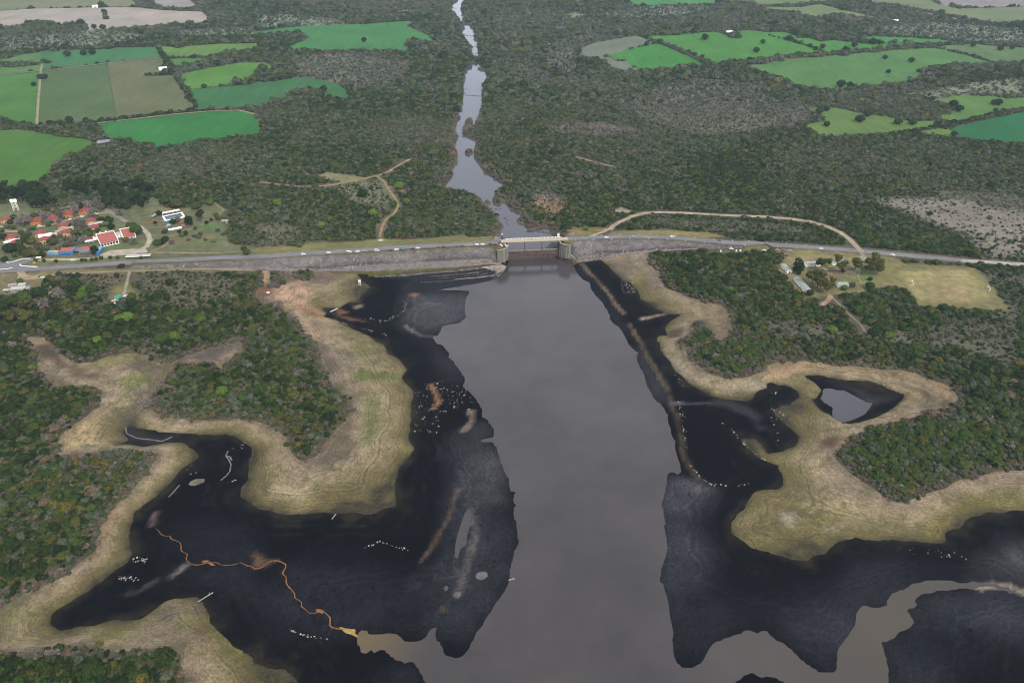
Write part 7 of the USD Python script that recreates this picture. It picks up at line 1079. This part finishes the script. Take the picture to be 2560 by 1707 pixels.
for px, k, s, lb in (('580,950', 'round_dark', 1.4, 'dark tree left of the middle cottages'), ('700,1000', 'olive', 1.3, 'olive tree just below the dark one by the middle cottages'), ('470,810', 'olive', .9, 'olive tree at the bend of the lane'), ('1180,1010', 'olive', 1.5, 'big olive tree right of the middle front cottage'), ('640,1260', 'olive', 1.7, 'broad olive tree left of the pylon'), ('780,1260', 'olive', 1.4, 'olive tree beside the pylon'), ('200,1170', 'round_dark', 1.6, 'dark tree below the leftmost cottages'), ('330,1150', 'round_dark', 1.3, 'dark tree in front of the half hidden cottage'), ('100,1420', 'round_dark', .9, 'round dark bush left of the white kerb'), ('1700,960', 'bright', .8, 'bright tree between cottages and lodge annex'), ('1990,840', 'round_green', 1.3, 'green tree behind the lodge annex'), ('1600,650', 'round_dark', .6, 'small dark bush by the grey linked cottages'), ('950,1330', 'round_dark', .8, 'dark bush between pylon and blue annex'), ('60,910', 'round_dark', 1.0, 'dark tree left of the leftmost cottage'), ('220,580', 'round_dark', .9, 'dark bush beside the left edge cottage'), ('1040,290', 'olive', 1.1, 'olive tree above the second orange cottage'), ('1830,230', 'tall_dark', .6, 'dark tree above the fourth cottage'), ('330,1330', 'round_green', .8, 'green bush left of the broad olive tree'), ('490,1280', 'round_dark', .8, 'dark bush below the broad olive tree'), ('1320,1160', 'bare', 1.0, 'bare tree behind the blue hall'), ('2130,1230', 'round_dark', 1.1, 'dark tree over the patio of the pale blue hall')): tree(f'Z0/490: {px}', k, lb, s)
EXTRA = [('300,700', 'olive', .8), ('520,650', 'bush', 1.2), ('1090,640', 'olive', .7), ('660,740', 'bush', 1.3), ('760,720', 'round_green', .6), ('1500,960', 'olive', .8), ('1560,760', 'bush', 1.2), ('1680,820', 'olive', 1.0), ('1780,740', 'bush', 1.4), ('1760,870', 'round_dark', .9), ('1350,900', 'bush', 1.3), ('1200,900', 'olive', .7), ('560,880', 'olive', .9), ('640,850', 'bush', 1.5), ('420,1040', 'olive', 1.1), ('460,1180', 'round_dark', 1.2), ('880,1120', 'olive', 1.1), ('1050,1170', 'bush', 1.6), ('1480,1110', 'round_green', .8), ('1250,1220', 'bush', 1.2), ('900,1230', 'round_dark', .9), ('760,430', 'olive', 1.0), ('890,390', 'bush', 1.3), ('1270,330', 'olive', 1.1), ('2180,480', 'olive', .9), ('2250,660', 'bush', 1.4), ('2200,760', 'olive', .8), ('300,480', 'round_green', .8), ('150,700', 'bush', 1.3), ('30,760', 'olive', .9), ('2300,520', 'round_dark', .9), ('1420,480', 'bush', 1.2), ('1870,560', 'bush', 1.4)]
for px, k, s in EXTRA: tree(f'Z0/490: {px}', k, 'garden tree or shrub among the red roofed cottages', s, 'garden trees among the cottages')
for k, px in enumerate(('Z0/490: 985,1450', 'Z0/490: 1265,1460', 'Z0/490: 1850,1440', 'Z0/490: 1935,1440', 'Z0/490: 2070,1430', 'Z0/490: 2170,1415', 'Z0/490: 2280,1395', 'Z160/500: 830,1300', 'Z160/500: 1040,1290', 'Z160/500: 1210,1290', 'Z160/500: 620,1340', 'Z160/500: 1740,1300', 'Z0/490: 800,1440')): tree(px, 'small', 'small clipped street tree between the gravel drive and the road', 1.15, 'small trees along the gravel drive')
# the tall dark grove behind the cottages
grove = Polygon(W2('01: -40,200 60,160 250,150 420,200 560,210 570,310 480,340 290,340 260,270 60,275 -40,300')).buffer(0); grove2 = Polygon(W2('01: 930,290 1080,250 1340,250 1370,310 1250,345 950,345')).buffer(0); grove3 = Polygon(W2('01: 560,150 900,110 1350,130 1400,230 950,250 600,210')).buffer(0)
for gp_, n, lb in ((grove, 34, 'tall dark tree in the grove behind the orange cottages'), (grove2, 14, 'tall dark tree in the grove above the cobbled lane'), (grove3, 26, 'tall dark tree in the belt between the groves')):
    x0, y0, x1, y1 = gp_.bounds; got = []
    for _ in range(4000):
        p = rng.uniform((x0, y0), (x1, y1))
        if gp_.contains(Point(p)) and all(np.hypot(*(p - q)) > 6.5 for q in got): got.append(p)
        if len(got) >= n: break
    for p in got: tree(None, 'tall_dark' if rng.random() < .75 else 'conifer', lb, rng.uniform(.75, 1.1), lb.replace('tall dark tree', 'tall dark trees'), at=p)
# right bank sheds
for px, k, s, lb in (('530,370', 'conifer', 1.15, 'tall dark tree left of the white walled shed'), ('1030,320', 'tall_dark', .95, 'tall dark tree at the right end of the white walled shed'), ('1190,290', 'eucalyptus', .8, 'slim olive tree between the two upper sheds'), ('1420,215', 'eucalyptus', .8, 'olive tree behind the half hidden shed'), ('1490,390', 'eucalyptus', 1.05, 'spreading tree in front of the half hidden shed'), ('860,610', 'eucalyptus', 1.4, 'largest eucalyptus in the middle of the shed yard'), ('980,680', 'eucalyptus', 1.2, 'eucalyptus just right of the largest one'), ('1030,790', 'eucalyptus', 1.0, 'eucalyptus below the yard group'), ('1190,840', 'eucalyptus', 1.0, 'eucalyptus left of the small shed'), ('1830,320', 'eucalyptus', 1.1, 'brownish tree beside the dirt drive'), ('2280,290', 'eucalyptus', 1.4, 'tallest eucalyptus right of the dirt drive'), ('2230,430', 'eucalyptus', 1.2, 'eucalyptus below the tallest one right of the drive'), ('2330,420', 'eucalyptus', 1.1, 'eucalyptus at the edge of the football field'), ('2120,845', 'round_dark', 1.2, 'round dark tree inside the bend of the track'), ('2060,430', 'bush', 1.3, 'grey bush right of the dirt drive'), ('2130,695', 'round_dark', .6, 'small dark bush right of the track'), ('2100,280', 'round_dark', .9, 'dark hedge clump by the road right of the drive'), ('1510,505', 'round_dark', .7, 'dark bush below the spreading tree'), ('520,560', 'round_dark', .6, 'dark bush below the tall dark tree'), ('1290,720', 'eucalyptus', .6, 'slim tree behind the small shed'), ('1560,890', 'bright', .9, 'bright bush in front of the small shed'), ('1740,820', 'bare', 1.0, 'grey tree right of the small shed'), ('780,1000', 'round_dark', .9, 'dark bush at the lower end of the longest shed'), ('300,840', 'round_green', .7, 'green bush left of the longest shed')): tree(f'Z1940/620: {px}', k, lb, s)
for px, k, s, lb in (('1230,470', 'conifer', .9, 'dark pine below the yard, left of three'), ('1590,560', 'conifer', 1.0, 'dark pine below the yard, middle of three'), ('1700,450', 'conifer', 1.1, 'dark pine below the yard, right of three'), ('590,870', 'eucalyptus', 1.2, 'large yellow green tree in the lower left pine group'), ('540,740', 'round_green', 1.7, 'green tree behind the large yellow green one'), ('300,840', 'round_green', 1.5, 'green tree at the left of the pine group'), ('1890,560', 'bright', 1.4, 'bright green tree right of the pines, upper'), ('1840,680', 'bright', 1.3, 'bright green tree right of the pines, lower'), ('2100,560', 'round_green', 1.4, 'green tree farthest right of the pine group'), ('1300,640', 'bare', 1.6, 'pinkish grey bare tree between the pines'), ('980,880', 'bare', 1.5, 'bare grey tree left of the pine group'), ('450,370', 'bright', .9, 'bright bush above the yard roofs'), ('850,620', 'round_dark', 1.4, 'dark tree right of the yard'), ('120,900', 'tall_dark', .9, 'tall dark tree at the left edge below the yard'), ('200,1150', 'eucalyptus', 1.1, 'olive tall tree at the left edge'), ('560,1150', 'eucalyptus', 1.1, 'olive tall tree below the large yellow green one'), ('40,1100', 'tall_dark', 1.0, 'dark tree at the very left edge')): tree(f'Z0/660: {px}', k, lb, s)
for px, k, s, lb in (('21: 672,505', 'bright', 1.0, 'lone bright tree on the grass right of the bridge'), ('11: 395,662', 'bright', .9, 'bright bush at the left end of the grass behind the dam'), ('11: 205,1200', 'bare', 1.2, 'bare grey tree at the edge of the red earth'), ('11: 1065,365', 'bright', 1.5, 'bright domed tree in the woods beside the sandy track'), ('11: 970,190', 'round_dark', 1.6, 'dark domed tree inside the bend of the sandy track'), ('11: 1250,292', 'round_green', 1.2, 'green tree on the outer bend of the sandy track'), ('11: 190,270', 'bright', 1.5, 'bright tree far left in the woods behind the dam'), ('11: 1300,120', 'bright', 1.7, 'bright tree right of the sandy track fork'), ('11: 1370,260', 'bright', 1.3, 'bright tree between the track and the river'), ('11: 590,475', 'bright', 1.4, 'bright tree among grey scrub behind the dam'), ('01: 1540,1000', 'round_dark', 1.0, 'dark round bush right of the rutted track'), ('01: 1450,1120', 'round_dark', 1.7, 'broad dark bush clump right of the green roofed house'), ('01: 1200,1135', 'round_green', 1.0, 'green bush right of the white van'), ('01: 1160,1310', 'bright', 1.5, 'broad bright tree below the green roofed house'), ('01: 1080,1330', 'bright', 1.1, 'bright tree left of the broad bright one'), ('01: 1825,1330', 'bright', 1.2, 'bright domed tree in the lower left scrub'), ('01: 2165,1200', 'olive', 1.4, 'olive domed tree in the left scrub'), ('01: 1590,1490', 'bright', 1.4, 'bright domed tree near the inlet'), ('01: 1470,1520', 'round_green', 1.4, 'green tree left of the bright one near the inlet'), ('01: 880,1520', 'bright', 1.0, 'bright round bush left near the inlet'), ('21: 1995,1060', 'bright', .9, 'bright round bush in the right bank wood'), ('31: 590,1430', 'bright', 1.2, 'bright tree below the rubble track'), ('31: 1100,1480', 'bright', 1.1, 'bright tree right of the narrow track'), ('31: 960,1460', 'round_dark', 1.2, 'dark tree at the end of the narrow track'), ('02: 2020,420', 'bright', 1.3, 'bright domed tree in the left peninsula wood'), ('02: 290,205', 'bright', 1.0, 'bright bush beside the dark inlet'), ('02: 1330,540', 'bare', 1.2, 'bare grey tree at the tip beside the stream')): tree(px, k, lb, s)
# hedges between the fields
HEDGE = [('00: 340,1142 900,1108 1200,1078', 'thick hedge below the brown green fields, left part'), ('00: 1200,1078 1500,1036 1790,1010 2334,990', 'hedge along the farm track above the bright field'), ('00: 1430,430 1480,510 1530,600', 'hedge at the right end of the upper green field'), ('00: 1610,690 1680,830 1790,985', 'hedge down the right side of the brown field'), ('00: 1310,696 1450,682 1600,655', 'wooded tongue reaching into the brown field'), ('00: 1560,532 1900,520', 'thin hedge above the small wedge field'), ('00: 940,88 970,178', 'short hedge across the stubble field'), ('20: 1170,335 1380,395 1600,485 1740,545 1830,582', 'diagonal hedge between the two brightest fields'), ('20: 1950,566 2334,550; 30: 0,552 250,518 500,490', 'long hedge above the large pale field, left half'), ('30: 500,490 900,463 1300,433 1650,408 1900,385', 'long hedge above the large pale field, right half'), ('30: 0,325 200,375 430,445 510,480', 'row of round bushes crossing the upper right meadow'), ('20: 2130,605 2230,650 2334,692', 'dark hedge at the left end of the large pale field'), ('30: 1530,432 1800,500 2065,580', 'thin straight hedge right of the large pale field'), ('30: 1300,1207 1500,1167 1650,1142', 'hedge below the light green field, left half'), ('30: 1650,1142 1850,1100 2050,1055 2334,1000 2450,980', 'thick hedge above the deep green field'), ('00: -40,585 150,590 370,578', 'wooded strip between the left green strips'), ('00: 390,577 490,574', 'short wooded strip right of the farm track')]
for s, lb in HEDGE:
    q = W2(s); ln_ = LineString(q); n = max(6, int(ln_.length / 4.0)); u_ = rng.random(n); thick = 6.0 if 'thick' in lb or 'wooded' in lb else (1.2 if 'thin' in lb else 3.0)
    pp_ = np.array([ln_.interpolate(x, normalized=True).coords[0] for x in u_]) + rng.normal(0, thick * .6, (n, 2)); w = wood('', pp_, 'far', '', 1.15 if 'thin' not in lb else .7, (2.5, .8, .3, .6, .2, .2, .05)); q_, z_, r_, s_, k_ = w
    instancer('hedge', np.c_[q_, z_], r_, s_, k_, 'far', lb)
# the bushes that show largest, one by one
KADJ = {'dark': 'dark green', 'green': 'mid green', 'olive': 'olive', 'grey': 'grey green', 'bare': 'bare grey twiggy', 'brown': 'brownish', 'yellow': 'yellowish'}
BP = {}
for (q, z, r, s, k, where) in LARGE:
    kk, v = k
    if (kk, v) not in BP:
        t = UsdGeom.Xform.Define(stage, f'/World/Looks/{kk}_bush_{"ab"[v]}'); obj('trunk', trunk_mesh(1.6, .12, 3, 40 + v), M_wood, t); obj('crown', CROWN[kk, v, 'near'], LEAF[kk], t); t.GetPrim().SetSpecifier(Sdf.SpecifierClass); BP[kk, v] = t.GetPrim()
    t = thing('scrub_bush', f'{KADJ[kk]} scrub bush in the dense wood {where}', 'bush', (q[0], q[1], z), r, f'{KADJ[kk]} bushes in the wood {where}', s); t.GetReferences().AddInternalReference(BP[kk, v].GetPath()); t.SetInstanceable(True)
# ---------------------------------------------------------------- the air
hz = trimesh.creation.box((36000, 30000, 560)); hz.apply_translation((0, 5000, 230))
M_haze = usdkit.material(stage, '/World/Looks/haze', {'v': ('principled_volume', {'color': (0.66, 0.83, 1.0), 'density': 0.000032, 'anisotropy': 0.3})}, [], volume='v.volume')
tag(obj('haze', hz, M_haze), 'thin pale haze over the whole land', kind='stuff')
